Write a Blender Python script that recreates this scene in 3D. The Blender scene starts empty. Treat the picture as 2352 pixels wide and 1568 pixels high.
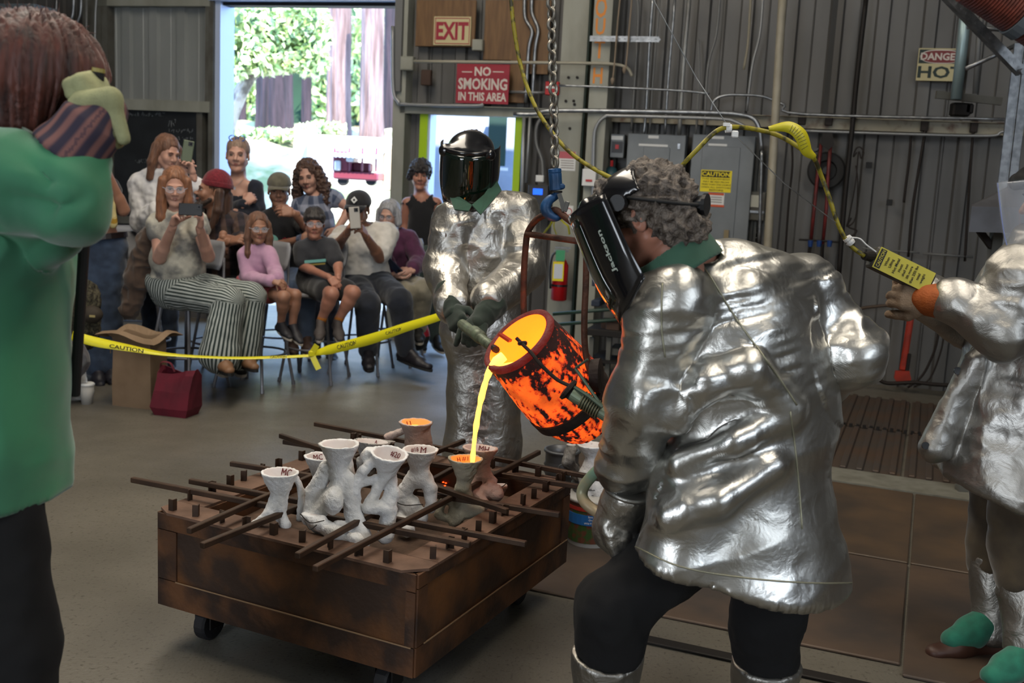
import bpy, math, random
import numpy as np
import openvdb as vdb
from mathutils import Matrix, Vector, Euler
random.seed(7)
sc = bpy.context.scene
COL = sc.collection
R = math.radians
# ------------------------------------------------------------------ camera, sky, sun, large lamps, exposure
UP = np.array([0, 0, 1.])
FPX, CAMH, PITCH, ROLL = 2400.0, 1.52, 8.98, 2.9
_t, _p = R(PITCH), R(ROLL)
CF = np.array([0, math.cos(_t), -math.sin(_t)])
_u0 = np.array([0, math.sin(_t), math.cos(_t)]); _r0 = np.array([1., 0, 0])
CR = math.cos(_p)*_r0 + math.sin(_p)*_u0
CU = math.cos(_p)*_u0 - math.sin(_p)*_r0
CC = np.array([0, 0, CAMH])
cam_d = bpy.data.cameras.new('camera'); cam = bpy.data.objects.new('camera', cam_d); COL.objects.link(cam)
cam_d.sensor_width = 36; cam_d.lens = 36*FPX/2352; cam_d.clip_end = 300
cam.matrix_world = Matrix(((CR[0], CU[0], -CF[0], 0), (CR[1], CU[1], -CF[1], 0), (CR[2], CU[2], -CF[2], CAMH), (0, 0, 0, 1)))
cam_d.dof.use_dof = True; cam_d.dof.focus_distance = 3.3; cam_d.dof.aperture_fstop = 4.5
sc.camera = cam
sc.view_settings.view_transform = 'Standard'; sc.view_settings.look = 'None'; sc.view_settings.gamma = 1
sc.view_settings.use_curve_mapping = False; sc.view_settings.exposure = 0.18
w = bpy.data.worlds.new('world'); sc.world = w; w.use_nodes = True
_bg = w.node_tree.nodes['Background']
_bg.inputs[0].default_value = (.36, .58, 1.0, 1); _bg.inputs[1].default_value = 11.0

def lamp(name, kind, loc, target, energy, color, size=None, sizey=None):
    d = bpy.data.lights.new(name, kind); o = bpy.data.objects.new(name, d); COL.objects.link(o)
    o.location = loc; d.energy = energy; d.color = color
    o.rotation_euler = (Vector(target)-Vector(loc)).to_track_quat('-Z', 'Y').to_euler()
    if kind == 'AREA':
        d.shape = 'RECTANGLE'; d.size = size; d.size_y = sizey or size
    if kind == 'SUN': d.angle = R(.6)
    return o
lamp('sun', 'SUN', (0, 0, 20), (-6.0, 12, 3), 20, (1, .93, .82))                  # from behind the building onto the trees
lamp('overhead_fill_lamp', 'AREA', (-1.6, 4.6, 4.9), (-1.6, 4.6, 0), 215, (1, .89, .74), 1.2, 5.5)  # added fill lamp below the closed ceiling, which has no skylight
lamp('overhead_fill_lamp', 'AREA', (1.6, 2.2, 4.9), (1.6, 2.2, 0), 110, (1, .90, .76), 1.0, 4.5)  # second added overhead fill, out of view
lamp('right_fill_lamp', 'AREA', (4.3, -2.4, 3.2), (0.8, 4, .8), 110, (.82, .9, 1), 2.6, 1.6)  # added fill from behind right; no window is built there
lamp('rear_fill_lamp', 'AREA', (-3.6, -3.0, 1.9), (-.5, 5, 1.0), 170, (.86, .92, 1), 2.0, 2.8)  # added fill from behind left; the rear wall has no door

# ------------------------------------------------------------------ picture measures turned into places in the hall
def ray(x, y): return CF + (x-1176)/FPX*CR - (y-784)/FPX*CU
def P(x, y, Y):
    d = ray(x, y); return CC + d*(Y/d[1])
def Zp(x, y, z=0):
    d = ray(x, y); return CC + d*((z-CAMH)/d[2])
WA = R(-16)
WO = np.array([3.0, 8.25, 0]); WT = np.array([math.cos(WA), math.sin(WA), 0]); WN = np.array([math.sin(WA), -math.cos(WA), 0])
def Wp(x, y, off=0):
    """point of the back wall (or a plane off metres in front of it) seen at x, y -> (s, z)"""
    d = ray(x, y); o = WO+WN*off
    k = ((o-CC)@WN)/(d@WN); q = CC+d*k
    return float((q-WO)@WT), float(q[2])
def ws(s, z, off=0): return WO+WT*s+WN*off+np.array([0, 0, z])
def wpt(x, y, off=0): return ws(*Wp(x, y, off), off)

# ------------------------------------------------------------------ materials
MATS = {}
def lin(c):
    if isinstance(c, str):
        c = [int(c[i:i+2], 16)/255 for i in (0, 2, 4)]
        c = [x/12.92 if x <= .04045 else ((x+.055)/1.055)**2.4 for x in c]
    return (c[0], c[1], c[2], 1)
def mat(name, col, rough=.6, metal=0, col2=None, nscale=8, lo=.35, hi=.65, bump=0, bscale=60, detail=4, stretch=None, emit=None, estr=0,
        trans=0, ior=1.45, sheen=0, bump2=0, bscale2=10, coat=0, alpha=None, rough2=None, bdist=.01, ridged=False):
    if name in MATS: return MATS[name]
    m = bpy.data.materials.new(name); m.use_nodes = True; MATS[name] = m
    nt = m.node_tree; b = nt.nodes['Principled BSDF']; L = nt.links.new
    b.inputs['Base Color'].default_value = lin(col); b.inputs['Roughness'].default_value = rough; b.inputs['Metallic'].default_value = metal
    b.inputs['IOR'].default_value = ior
    if trans: b.inputs['Transmission Weight'].default_value = trans
    if sheen: b.inputs['Sheen Weight'].default_value = sheen
    if coat: b.inputs['Coat Weight'].default_value = coat
    if alpha is not None: b.inputs['Alpha'].default_value = alpha
    if emit is not None:
        b.inputs['Emission Color'].default_value = lin(emit); b.inputs['Emission Strength'].default_value = estr
    tc = nt.nodes.new('ShaderNodeTexCoord'); vec = tc.outputs['Object']
    if stretch:
        mp = nt.nodes.new('ShaderNodeMapping'); mp.inputs['Scale'].default_value = stretch; L(vec, mp.inputs[0]); vec = mp.outputs[0]
    if col2 is not None:
        n = nt.nodes.new('ShaderNodeTexNoise'); n.inputs['Scale'].default_value = nscale; n.inputs['Detail'].default_value = detail; L(vec, n.inputs[0])
        r = nt.nodes.new('ShaderNodeValToRGB'); e = r.color_ramp.elements
        e[0].position = lo; e[0].color = lin(col); e[1].position = hi; e[1].color = lin(col2)
        L(n.outputs[0], r.inputs[0]); L(r.outputs[0], b.inputs['Base Color'])
        if rough2 is not None:
            mr = nt.nodes.new('ShaderNodeMapRange'); mr.inputs[1].default_value = lo; mr.inputs[2].default_value = hi
            mr.inputs[3].default_value = rough; mr.inputs[4].default_value = rough2; L(n.outputs[0], mr.inputs[0]); L(mr.outputs[0], b.inputs['Roughness'])
    nrm = None
    for bb, bs in ((bump, bscale), (bump2, bscale2)):
        if bb:
            n = nt.nodes.new('ShaderNodeTexNoise'); n.inputs['Scale'].default_value = bs; n.inputs['Detail'].default_value = 3; L(vec, n.inputs[0])
            if ridged: n.noise_type = 'RIDGED_MULTIFRACTAL'
            u = nt.nodes.new('ShaderNodeBump'); u.inputs['Strength'].default_value = bb; u.inputs['Distance'].default_value = bdist; L(n.outputs[0], u.inputs['Height'])
            if nrm: L(nrm, u.inputs['Normal'])
            nrm = u.outputs[0]
    if nrm: L(nrm, b.inputs['Normal'])
    return m
def stripes(name, ca, cb, attr, freq, thr=.5, rough=.85, soft=.06, extra=None, base=None):
    """print running along a limb: colour by a per-vertex measure of the cloth"""
    if name in MATS: return MATS[name]
    m = mat(name, ca, rough); nt = m.node_tree; L = nt.links.new; b = nt.nodes['Principled BSDF']
    a = nt.nodes.new('ShaderNodeAttribute'); a.attribute_name = attr
    def wave(out, f):
        mu = nt.nodes.new('ShaderNodeMath'); mu.operation = 'MULTIPLY'; mu.inputs[1].default_value = f; L(out, mu.inputs[0])
        pp = nt.nodes.new('ShaderNodeMath'); pp.operation = 'PINGPONG'; pp.inputs[1].default_value = 1; L(mu.outputs[0], pp.inputs[0]); return pp.outputs[0]
    r = nt.nodes.new('ShaderNodeValToRGB'); e = r.color_ramp.elements
    e[0].position = thr-soft; e[0].color = lin(ca); e[1].position = thr+soft; e[1].color = lin(cb)
    L(wave(a.outputs['Fac'], freq), r.inputs[0]); last = r.outputs[0]
    if extra:   # second direction for plaid
        a2 = nt.nodes.new('ShaderNodeAttribute'); a2.attribute_name = extra[0]
        r2 = nt.nodes.new('ShaderNodeValToRGB'); e = r2.color_ramp.elements
        e[0].position = thr-soft; e[0].color = lin(ca); e[1].position = thr+soft; e[1].color = lin(extra[2])
        L(wave(a2.outputs['Fac'], extra[1]), r2.inputs[0])
        mx = nt.nodes.new('ShaderNodeMixRGB'); mx.inputs[0].default_value = .5; L(last, mx.inputs[1]); L(r2.outputs[0], mx.inputs[2]); last = mx.outputs[0]
    L(last, b.inputs['Base Color']); return m

# ------------------------------------------------------------------ objects
def tag(o, label=None, cat=None, group=None, kind=None):
    if label: o['label'] = label
    if cat: o['category'] = cat
    if group: o['group'] = group
    if kind: o['kind'] = kind
    return o
def thing(name, label, cat, loc, group=None):
    o = bpy.data.objects.new(name, None); COL.objects.link(o); o.location = Vector([float(v) for v in loc]); o.empty_display_size = .1
    return tag(o, label, cat, group)
def link(name, me, parent=None, loc=None):
    o = bpy.data.objects.new(name, me); COL.objects.link(o)
    if loc is not None: o.location = loc
    if parent is not None:
        o.parent = parent; p = parent; M = Matrix.Identity(4)
        while p is not None:
            M = p.matrix_parent_inverse.inverted() @ M if False else M; p = p.parent
        o.matrix_parent_inverse = wmat(parent).inverted()
    return o
def wmat(o):
    M = o.matrix_basis.copy()
    if o.parent is not None: M = wmat(o.parent) @ o.matrix_parent_inverse @ M
    return M
def mkmesh(name, V, Fa, mats=None, parent=None, smooth=False, attrs=None, mi=None, base=False):
    V = np.asarray(V, dtype=np.float64).reshape(-1, 3)
    lo, hi = V.min(0), V.max(0); c = (lo+hi)/2
    if base or parent is None: c[2] = lo[2]
    me = bpy.data.meshes.new(name)
    if isinstance(Fa, np.ndarray):
        n, k = Fa.shape
        me.vertices.add(len(V)); me.vertices.foreach_set('co', (V-c).astype(np.float32).ravel())
        me.loops.add(n*k); me.loops.foreach_set('vertex_index', Fa.astype(np.int32).ravel())
        me.polygons.add(n); me.polygons.foreach_set('loop_start', np.arange(0, n*k, k, dtype=np.int32))
        me.update(calc_edges=True)
    else:
        me.from_pydata((V-c).tolist(), [], Fa); me.update()
    for m in (mats if isinstance(mats, (list, tuple)) else [mats]):
        if m is not None: me.materials.append(m)
    if smooth: me.polygons.foreach_set('use_smooth', [True]*len(me.polygons))
    if mi is not None: me.polygons.foreach_set('material_index', mi)
    if attrs:
        for k, a in attrs.items():
            at = me.attributes.new(k, 'FLOAT', 'POINT'); at.data.foreach_set('value', np.asarray(a, dtype=np.float32))
    return link(name, me, parent, Vector(c))
def nz(v):
    v = np.asarray(v, float); return v/max(1e-9, np.linalg.norm(v))
def frame(d, up=(0, 0, 1)):
    d = nz(d); up = np.asarray(up, float)
    if abs(d@nz(up)) > .98: up = np.array([1., 0, 0])
    x = nz(np.cross(up, d)); y = np.cross(d, x); return x, y, d
def bnd(x0, y0, x1, y1, Ya, Yb, m=.03):
    A_ = np.array([P(x, y, Yy) for x in (x0, x1) for y in (y0, y1) for Yy in (Ya, Yb)]); return A_.min(0)-m, A_.max(0)+m
class MB:
    def __init__(s): s.v = []; s.f = []; s.m = []; s.cm = 0; s.tex = []
    def add(s, V, Fa):
        n = len(s.v); s.v += [tuple(map(float, p)) for p in V]; s.f += [tuple(i+n for i in f) for f in Fa]; s.m += [s.cm]*len(Fa); return s
    def box(s, c, size, rz=0, axes=None, bev=0):
        c = np.asarray(c, float); h = np.asarray(size, float)/2
        if axes is None:
            ca, sa = math.cos(rz), math.sin(rz); axes = (np.array([ca, sa, 0]), np.array([-sa, ca, 0]), np.array([0, 0, 1.]))
        X, Y, Zz = [np.asarray(a, float) for a in axes]
        if bev <= 0:
            V = [c+X*h[0]*i+Y*h[1]*j+Zz*h[2]*k for k in (-1, 1) for j in (-1, 1) for i in (-1, 1)]
            return s.add(V, [(0, 2, 3, 1), (4, 5, 7, 6), (0, 1, 5, 4), (2, 6, 7, 3), (0, 4, 6, 2), (1, 3, 7, 5)])
        b = min(bev, min(h)*.95); rings = []
        V = []; 
        for k, ins in ((-1, b), (-1+b/h[2], 0), (1-b/h[2], 0), (1, b)):
            a, e = h[0]-ins, h[1]-ins; q = b if ins == 0 else b*.6
            for (i, j) in ((a-q, -e), (a, -e+q), (a, e-q), (a-q, e), (-a+q, e), (-a, e-q), (-a, -e+q), (-a+q, -e)):
                V.append(c+X*i+Y*j+Zz*h[2]*k)
        Fa = [tuple(range(7, -1, -1)), tuple(range(24, 32))]
        for r in range(3):
            for i in range(8): Fa.append((r*8+i, r*8+(i+1) % 8, (r+1)*8+(i+1) % 8, (r+1)*8+i))
        return s.add(V, Fa)
    def bar(s, a, b, w, h=None, up=(0, 0, 1), bev=0):
        a, b = np.asarray(a, float), np.asarray(b, float); x, y, d = frame(b-a, up)
        return s.box((a+b)/2, (w, h or w, np.linalg.norm(b-a)), axes=(x, y, d), bev=bev)
    def tube(s, pts, r, n=8, caps=True, up=None, flat=1.0):
        pts = [np.asarray(p, float) for p in pts]; rr = r if hasattr(r, '__len__') else [r]*len(pts)
        V = []; px = None
        for i, p in enumerate(pts):
            d = nz(pts[min(i+1, len(pts)-1)]-pts[max(i-1, 0)])
            if px is None: x, y, _ = frame(d, up if up is not None else (0, 0, 1))
            else:
                x = px-d*(px@d)
                if np.linalg.norm(x) < 1e-4: x, y, _ = frame(d)
                x = nz(x); y = np.cross(d, x)
            px = x
            for k in range(n):
                a = 2*math.pi*k/n; V.append(p+rr[i]*(math.cos(a)*x+math.sin(a)*y*flat))
        Fa = [(i*n+k, i*n+(k+1) % n, (i+1)*n+(k+1) % n, (i+1)*n+k) for i in range(len(pts)-1) for k in range(n)]
        if caps: Fa += [tuple(range(n-1, -1, -1)), tuple((len(pts)-1)*n+k for k in range(n))]
        return s.add(V, Fa)
    def loop(s, pts, r, n=8):
        pts = [np.asarray(p, float) for p in pts]; N = len(pts); V = []; c = sum(pts)/N
        nn = nz(np.cross(pts[0]-c, pts[N//4]-c))
        for i, p in enumerate(pts):
            d = nz(pts[(i+1) % N]-pts[i-1]); y = np.cross(d, nn)
            for k in range(n):
                a = 2*math.pi*k/n; V.append(p+r*(math.cos(a)*nn+math.sin(a)*y))
        return s.add(V, [(i*n+k, i*n+(k+1) % n, ((i+1) % N)*n+(k+1) % n, ((i+1) % N)*n+k) for i in range(N) for k in range(n)])
    def cyl(s, a, b, r, r2=None, n=16, caps=True): return s.tube([a, b], [r, r if r2 is None else r2], n, caps)
    def lathe(s, o, d, prof, n=24, up=(0, 0, 1), caps=True):
        """prof: (distance along d, radius)"""
        o = np.asarray(o, float); x, y, d = frame(d, up); V = []
        for (t, r) in prof:
            for k in range(n):
                a = 2*math.pi*k/n; V.append(o+d*t+r*(math.cos(a)*x+math.sin(a)*y))
        m = len(prof); Fa = [(i*n+k, i*n+(k+1) % n, (i+1)*n+(k+1) % n, (i+1)*n+k) for i in range(m-1) for k in range(n)]
        if caps: Fa += [tuple(range(n-1, -1, -1)), tuple((m-1)*n+k for k in range(n))]
        return s.add(V, Fa)
    def prism(s, poly, nvec):
        """flat polygon (3-D points) pushed along nvec"""
        poly = [np.asarray(p, float) for p in poly]; nvec = np.asarray(nvec, float); n = len(poly)
        V = poly+[p+nvec for p in poly]
        return s.add(V, [tuple(range(n-1, -1, -1)), tuple(range(n, 2*n))]+[(i, (i+1) % n, n+(i+1) % n, n+i) for i in range(n)])
    def sheet(s, grid, thick=None):
        """grid[i][j] points"""
        ni, nj = len(grid), len(grid[0]); V = [p for row in grid for p in row]
        Fa = [(i*nj+j, i*nj+j+1, (i+1)*nj+j+1, (i+1)*nj+j) for i in range(ni-1) for j in range(nj-1)]
        return s.add(V, Fa)
    def build(s, name, m, parent=None, smooth=False, base=False):
        return mkmesh(name, s.v, s.f, m, parent, smooth, mi=s.m if isinstance(m, (list, tuple)) else None, base=base)
def spline(pts, n=6):
    pts = [np.asarray(p, float) for p in pts]; q = [2*pts[0]-pts[1]]+pts+[2*pts[-1]-pts[-2]]; out = []
    for i in range(1, len(q)-2):
        for k in range(n):
            t = k/n; a, b, c, d = q[i-1:i+3]
            out.append(.5*((2*b)+(-a+c)*t+(2*a-5*b+4*c-d)*t*t+(-a+3*b-3*c+d)*t**3))
    out.append(pts[-1]); return out
_fonts = {}
def text(name, body, mt, parent, o, X, Y, h, w=None, depth=.001, align='CENTER', spacing=1, squash=None, bold=0.0):
    """raised lettering: o centre of the first line, X reading direction, Y up, h letter height"""
    cu = bpy.data.curves.new(name, 'FONT'); cu.body = body; cu.align_x = align; cu.align_y = 'CENTER'; cu.extrude = .02; cu.offset = bold
    cu.size = 1; cu.space_line = .95; cu.resolution_u = 2
    ob = bpy.data.objects.new(name, cu); COL.objects.link(ob)
    dg = bpy.context.evaluated_depsgraph_get(); me = bpy.data.meshes.new_from_object(ob.evaluated_get(dg)); bpy.data.objects.remove(ob)
    V = np.array([v.co[:] for v in me.vertices]); 
    if len(V) == 0: return None
    nl = body.count('\n')+1; k = h/.72
    lo, hi = V[:, 0].min(), V[:, 0].max(); kx = k if w is None else w/(hi-lo)
    if w is not None and align == 'CENTER': V[:, 0] -= (lo+hi)/2
    X, Y = nz(X), nz(Y); N = np.cross(X, Y); V[:, 1] -= (V[:, 1].min()+V[:, 1].max())/2
    Wd = np.asarray(o, float)+V[:, :1]*kx*X+V[:, 1:2]*k*Y+(V[:, 2:3]*(depth/.04)+depth*.5)*N
    Fa = [tuple(p.vertices) for p in me.polygons]
    return mkmesh(name, Wd, Fa, mt, parent)

# ------------------------------------------------------------------ rounded forms grown from distance fields
def vnoise(p, seed=0):
    p = np.asarray(p, float); i = np.floor(p).astype(np.int64); f = p-i; f = f*f*(3-2*f)
    def h(a, b, c):
        n = (a*374761393+b*668265263+c*2147483647+seed*1274126177) & 0xffffffff
        n = (n ^ (n >> 13))*1274126177 & 0xffffffff; n ^= n >> 16
        return (n & 0xffff)/32767.5-1
    x, y, z = i[:, 0], i[:, 1], i[:, 2]; fx, fy, fz = f[:, 0], f[:, 1], f[:, 2]
    def lx(b, c): return h(x, b, c)*(1-fx)+h(x+1, b, c)*fx
    return (lx(y, z)*(1-fy)+lx(y+1, z)*fy)*(1-fz)+(lx(y, z+1)*(1-fy)+lx(y+1, z+1)*fy)*fz
class SDF:
    def __init__(s, lo, hi, vox):
        s.lo = np.asarray(lo, float)-3*vox; s.vox = vox; s.n = np.ceil((np.asarray(hi, float)+3*vox-s.lo)/vox).astype(int)+1
        s.d = np.full(s.n, 1.0, np.float32)
    def _sub(s, lo, hi):
        a = np.clip(np.floor((lo-s.lo)/s.vox).astype(int), 0, s.n-1); b = np.clip(np.ceil((hi-s.lo)/s.vox).astype(int)+1, 1, s.n)
        sl = tuple(slice(int(i), int(j)) for i, j in zip(a, b)); g = [(s.lo[k]+s.vox*np.arange(a[k], b[k])).astype(np.float32) for k in range(3)]
        return sl, g[0][:, None, None], g[1][None, :, None], g[2][None, None, :]
    def _mix(s, sl, q, k, sub):
        d = s.d[sl]
        if sub:
            if k > 0:
                h = np.clip(.5-.5*(q+d)/k, 0, 1); s.d[sl] = d*(1-h)-q*h+k*h*(1-h)
            else: s.d[sl] = np.maximum(d, -q)
        elif k > 0:
            h = np.clip(.5+.5*(d-q)/k, 0, 1); s.d[sl] = d*(1-h)+q*h-k*h*(1-h)
        else: s.d[sl] = np.minimum(d, q)
    def cone(s, a, b, ra, rb, k=.02, sub=False, flat=None):
        """round cone; flat=(axis, ratio) squeezes it along an axis"""
        a, b = np.asarray(a, float), np.asarray(b, float); rm = max(ra, rb)*(1 if flat is None else max(1, flat[1]))+k+3*s.vox
        sl, x, y, z = s._sub(np.minimum(a, b)-rm, np.maximum(a, b)+rm); ab = b-a; L2 = max(ab@ab, 1e-9)
        px, py, pz = x-a[0], y-a[1], z-a[2]
        t = np.clip((px*ab[0]+py*ab[1]+pz*ab[2])/L2, 0, 1); px, py, pz = px-t*ab[0], py-t*ab[1], pz-t*ab[2]
        if flat is not None:
            ax = nz(flat[0]); dd = px*ax[0]+py*ax[1]+pz*ax[2]; g = 1/flat[1]-1
            px, py, pz = px+dd*g*ax[0], py+dd*g*ax[1], pz+dd*g*ax[2]
            q = (np.sqrt(px*px+py*py+pz*pz)-(ra+(rb-ra)*t))*min(1, flat[1])
        else: q = np.sqrt(px*px+py*py+pz*pz)-(ra+(rb-ra)*t)
        s._mix(sl, q, k, sub); return s
    def frust(s, a, b, ra, rb, k=.004, sub=False):
        a, b = np.asarray(a, float), np.asarray(b, float); L = np.linalg.norm(b-a); n = (b-a)/L; rm = max(ra, rb)+k+3*s.vox
        sl, x, y, z = s._sub(np.minimum(a, b)-rm, np.maximum(a, b)+rm); px, py, pz = x-a[0], y-a[1], z-a[2]
        t = px*n[0]+py*n[1]+pz*n[2]; rr = np.sqrt(np.maximum(px*px+py*py+pz*pz-t*t, 0)); cs = L/math.hypot(L, ra-rb)
        s._mix(sl, np.maximum((rr-(ra+(rb-ra)*t/L))*cs, np.maximum(-t, t-L)), k, sub); return s
    def ell(s, c, r, k=.02, sub=False, ax=None):
        c = np.asarray(c, float); r = np.asarray(r, float); rm = r.max()+k+3*s.vox
        sl, x, y, z = s._sub(c-rm, c+rm); px, py, pz = x-c[0], y-c[1], z-c[2]
        if ax is None: u, v, w_ = px/r[0], py/r[1], pz/r[2]
        else: u, v, w_ = [(px*a[0]+py*a[1]+pz*a[2])/rr for a, rr in zip(ax, r)]
        q = np.sqrt(u*u+v*v+w_*w_); q2 = (q-1)*r.min() if False else q*(q-1)/np.maximum(np.sqrt((u/r[0])**2+(v/r[1])**2+(w_/r[2])**2), 1e-6)
        s._mix(sl, q2, k, sub); return s
    def box(s, c, h, k=.01, sub=False, ax=None, rnd=.005):
        c = np.asarray(c, float); h = np.asarray(h, float)-rnd; rm = np.linalg.norm(h)+rnd+k+3*s.vox
        sl, x, y, z = s._sub(c-rm, c+rm); px, py, pz = x-c[0], y-c[1], z-c[2]
        if ax is None: u, v, w_ = px+0*py+0*pz, py+0*px+0*pz, pz+0*px+0*py
        else: u, v, w_ = [px*a[0]+py*a[1]+pz*a[2] for a in ax]
        u, v, w_ = abs(u)-h[0], abs(v)-h[1], abs(w_)-h[2]
        q = np.sqrt(np.maximum(u, 0)**2+np.maximum(v, 0)**2+np.maximum(w_, 0)**2)+np.minimum(np.maximum(np.maximum(u, v), w_), 0)-rnd
        s._mix(sl, q, k, sub); return s
    def cut(s, o, n, k=0):
        """remove what lies on the n side of the plane through o"""
        sl, x, y, z = s._sub(s.lo, s.lo+s.n*s.vox); n = nz(n); q = (x-o[0])*n[0]+(y-o[1])*n[1]+(z-o[2])*n[2]
        if k: h = np.clip(.5-.5*(-q+s.d)/k, 0, 1); s.d = (s.d*(1-h)+q*h+k*h*(1-h)).astype(np.float32)
        else: s.d = np.maximum(s.d, q).astype(np.float32)
        return s
    def mesh(s):
        g = vdb.FloatGrid(background=1.0); g.copyFromArray(s.d.astype(np.float32)); v, q = g.convertToQuads(isovalue=0.0)
        return v.astype(float)*s.vox+s.lo, q[:, ::1].astype(np.int32)
def vnormals(V, Q):
    a = V[Q[:, 2]]-V[Q[:, 0]]; b = V[Q[:, 3]]-V[Q[:, 1]]; n = np.cross(a, b); N = np.zeros_like(V)
    for k in range(4): np.add.at(N, Q[:, k], n)
    return N/np.maximum(np.linalg.norm(N, axis=1, keepdims=True), 1e-9)
def ridge(p, seed): return 1-2*np.abs(vnoise(p, seed))
def join(parts):
    V, Q, n = [], [], 0
    for v, q in parts: V.append(v); Q.append(q+n); n += len(v)
    return np.concatenate(V), np.concatenate(Q)
# ------------------------------------------------------------------ the hall: floor, ceiling, walls
def floor_material():
    m = mat('floor_concrete', '67635a', .36, 0, '4f4b42', 1.6, .3, .7, bump=.15, bscale=90, bump2=.1, bscale2=6, rough2=.6)
    nt = m.node_tree; L = nt.links.new; b = nt.nodes['Principled BSDF']; tc = nt.nodes['Texture Coordinate']
    src = b.inputs['Base Color'].links[0].from_socket
    n = nt.nodes.new('ShaderNodeTexNoise'); n.inputs['Scale'].default_value = 70; n.inputs['Detail'].default_value = 2; L(tc.outputs['Object'], n.inputs[0])
    r = nt.nodes.new('ShaderNodeValToRGB'); e = r.color_ramp.elements; e[0].position = .28; e[0].color = (.35, .34, .3, 1); e[1].position = .42; e[1].color = (1, 1, 1, 1)
    e2 = r.color_ramp.elements.new(.74); e2.color = (1, 1, 1, 1); e3 = r.color_ramp.elements.new(.8); e3.color = (1.7, 1.7, 1.6, 1)
    L(n.outputs[0], r.inputs[0]); mx = nt.nodes.new('ShaderNodeMixRGB'); mx.blend_type = 'MULTIPLY'; mx.inputs[0].default_value = .8
    L(src, mx.inputs[1]); L(r.outputs[0], mx.inputs[2]); L(mx.outputs[0], b.inputs['Base Color']); return m
M_floor = floor_material()
M_sheet = mat('painted_sheet_metal', '656462', .5, .25, '52514f', 3, .35, .7, bump=.05, bscale=20, stretch=(1, 1, .25))
M_sheetd = mat('dusty_sheet_metal', '5a5856', .6, .2, '474543', 3, .3, .7, stretch=(1, 1, .2))
M_beam = mat('grey_green_paint', '8b8c82', .55, 0, '77776c', 5, .4, .75, stretch=(1, 1, .4))
M_beamd = mat('dull_steel_paint', '5d5d57', .6, .1, '49463f', 4)
M_galv = mat('galvanised_steel', '9a9da0', .35, .85, '7d8083', 20, .4, .6)
M_conduit = mat('conduit_grey', '8d8f90', .42, .55)
M_conduitd = mat('dull_conduit', '6c6d6c', .55, .35)
M_rustp = mat('rusty_paint', '8d8878', .6, .1, '5b4334', 9, .55, .72)
M_black = mat('black_plastic', '101012', .38)
M_blackr = mat('matte_black', '131313', .7)
M_dark = mat('dark_iron', '221f1d', .6, .5)
M_ply = mat('plywood', '6e5233', .6, 0, '553c24', 5, .35, .7, stretch=(6, 6, .7))
M_white = mat('white_paint', 'c9cac8', .5)
M_red = mat('red_paint', 'a3191b', .4)
M_green = mat('lime_paint', '93b40c', .45)
M_slate = mat('chalkboard_slate', '16191c', .55, 0, '23272a', 4, .4, .75)
M_chalk = mat('chalk', '7d8284', .9)
M_bluej = mat('sky_tinted_paint', 'a9b6cf', .5)  # blue daylight on the door jambs is put into this colour
M_cabinet = mat('grey_cabinet_paint', '6d7275', .45, .1, '64696c', 6)
M_yellow = mat('yellow_label', 'd6c40e', .5)
M_ink = mat('black_ink', '0c0c0c', .6)

fl = MB(); fl.box((0, 3.8, -.05), (13, 15, .1)); tag(fl.build('floor', M_floor), kind='structure')

# steel plates, concrete strip and ribbed grating let into the floor beside the pouring cart
FA = R(-21.5); FT = np.array([math.cos(FA), math.sin(FA), 0]); FN = np.array([-math.sin(FA), math.cos(FA), 0]); FO = np.array([1.70, 4.17, 0])
M_plate = mat('worn_floor_plate', '5b4a3c', .5, .25, '3b3430', 2.2, .3, .62, bump=.12, bscale=14, rough2=.65)
M_plate2 = mat('rusty_floor_plate', '5c4936', .5, .2, '40372f', 2.8, .3, .65, bump=.12, bscale=14)
pl = thing('floor_plate_run', 'worn brown steel floor plates set beside the rusty pouring cart', 'floor plates', FO+FT*-.6+FN*-.4)
for (a0, a1, b0, b1, mm) in ((-1.75, -.005, -1.02, -.01, M_plate), (.005, 1.5, -1.10, -.01, M_plate), (-1.75, -.005, .01, 1.12, M_plate2), (.005, 1.5, .01, 1.12, M_plate2), (1.51, 3.0, -1.1, -.01, M_plate), (1.51, 3.0, .01, 1.12, M_plate)):
    q = MB(); q.box(FO+FT*(a0+a1)/2+FN*(b0+b1)/2+np.array([0, 0, .006]), (a1-a0, b1-b0, .012), axes=(FT, FN, (0, 0, 1)), bev=.004); q.build('plate', mm, pl)
q = MB(); q.box(FO+FT*.6+FN*1.28+np.array([0, 0, .004]), (4.6, .28, .02), axes=(FT, FN, (0, 0, 1))); q.build('concrete_strip', mat('pale_concrete', '6d6c62', .8, 0, '5c5a50', 12), pl)
gr = thing('floor_grating', 'ribbed rusty grating panels let into the floor in front of the corrugated wall', 'grating', FO+FN*2.4)
M_grate = mat('ribbed_grating', '4b443e', .6, .4, '574334', 3, .4, .7)
for i in range(5):
    for j in range(2):
        c = FO+FT*(-1.0+.62*i)+FN*(1.98+1.15*j); q = MB(); q.box(c+np.array([0, 0, .006]), (.6, 1.12, .012), axes=(FT, FN, (0, 0, 1)))
        for k in range(7): q.box(c+FT*(-.26+k*.0866)+np.array([0, 0, .018]), (.035, 1.1, .014), axes=(FT, FN, (0, 0, 1)), bev=.004)
        q.build('grate_panel', M_grate, gr)
q = MB()
for k in range(75): q.box(FO+FT*(-1.3+k*.042)+FN*2.552+np.array([0, 0, .022]), (.02, .035, .02), axes=(FT, FN, (0, 0, 1)))
tag(q.build('grate_teeth', M_dark, gr), kind='stuff')
cr = MB(); c0 = Zp(1500, 1476); c1 = Zp(1900, 1562); cr.box((c0+c1)/2+np.array([0, 0, .008]), (1.0, .05, .01), rz=math.atan2((c1-c0)[1], (c1-c0)[0]), bev=.003)
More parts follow.
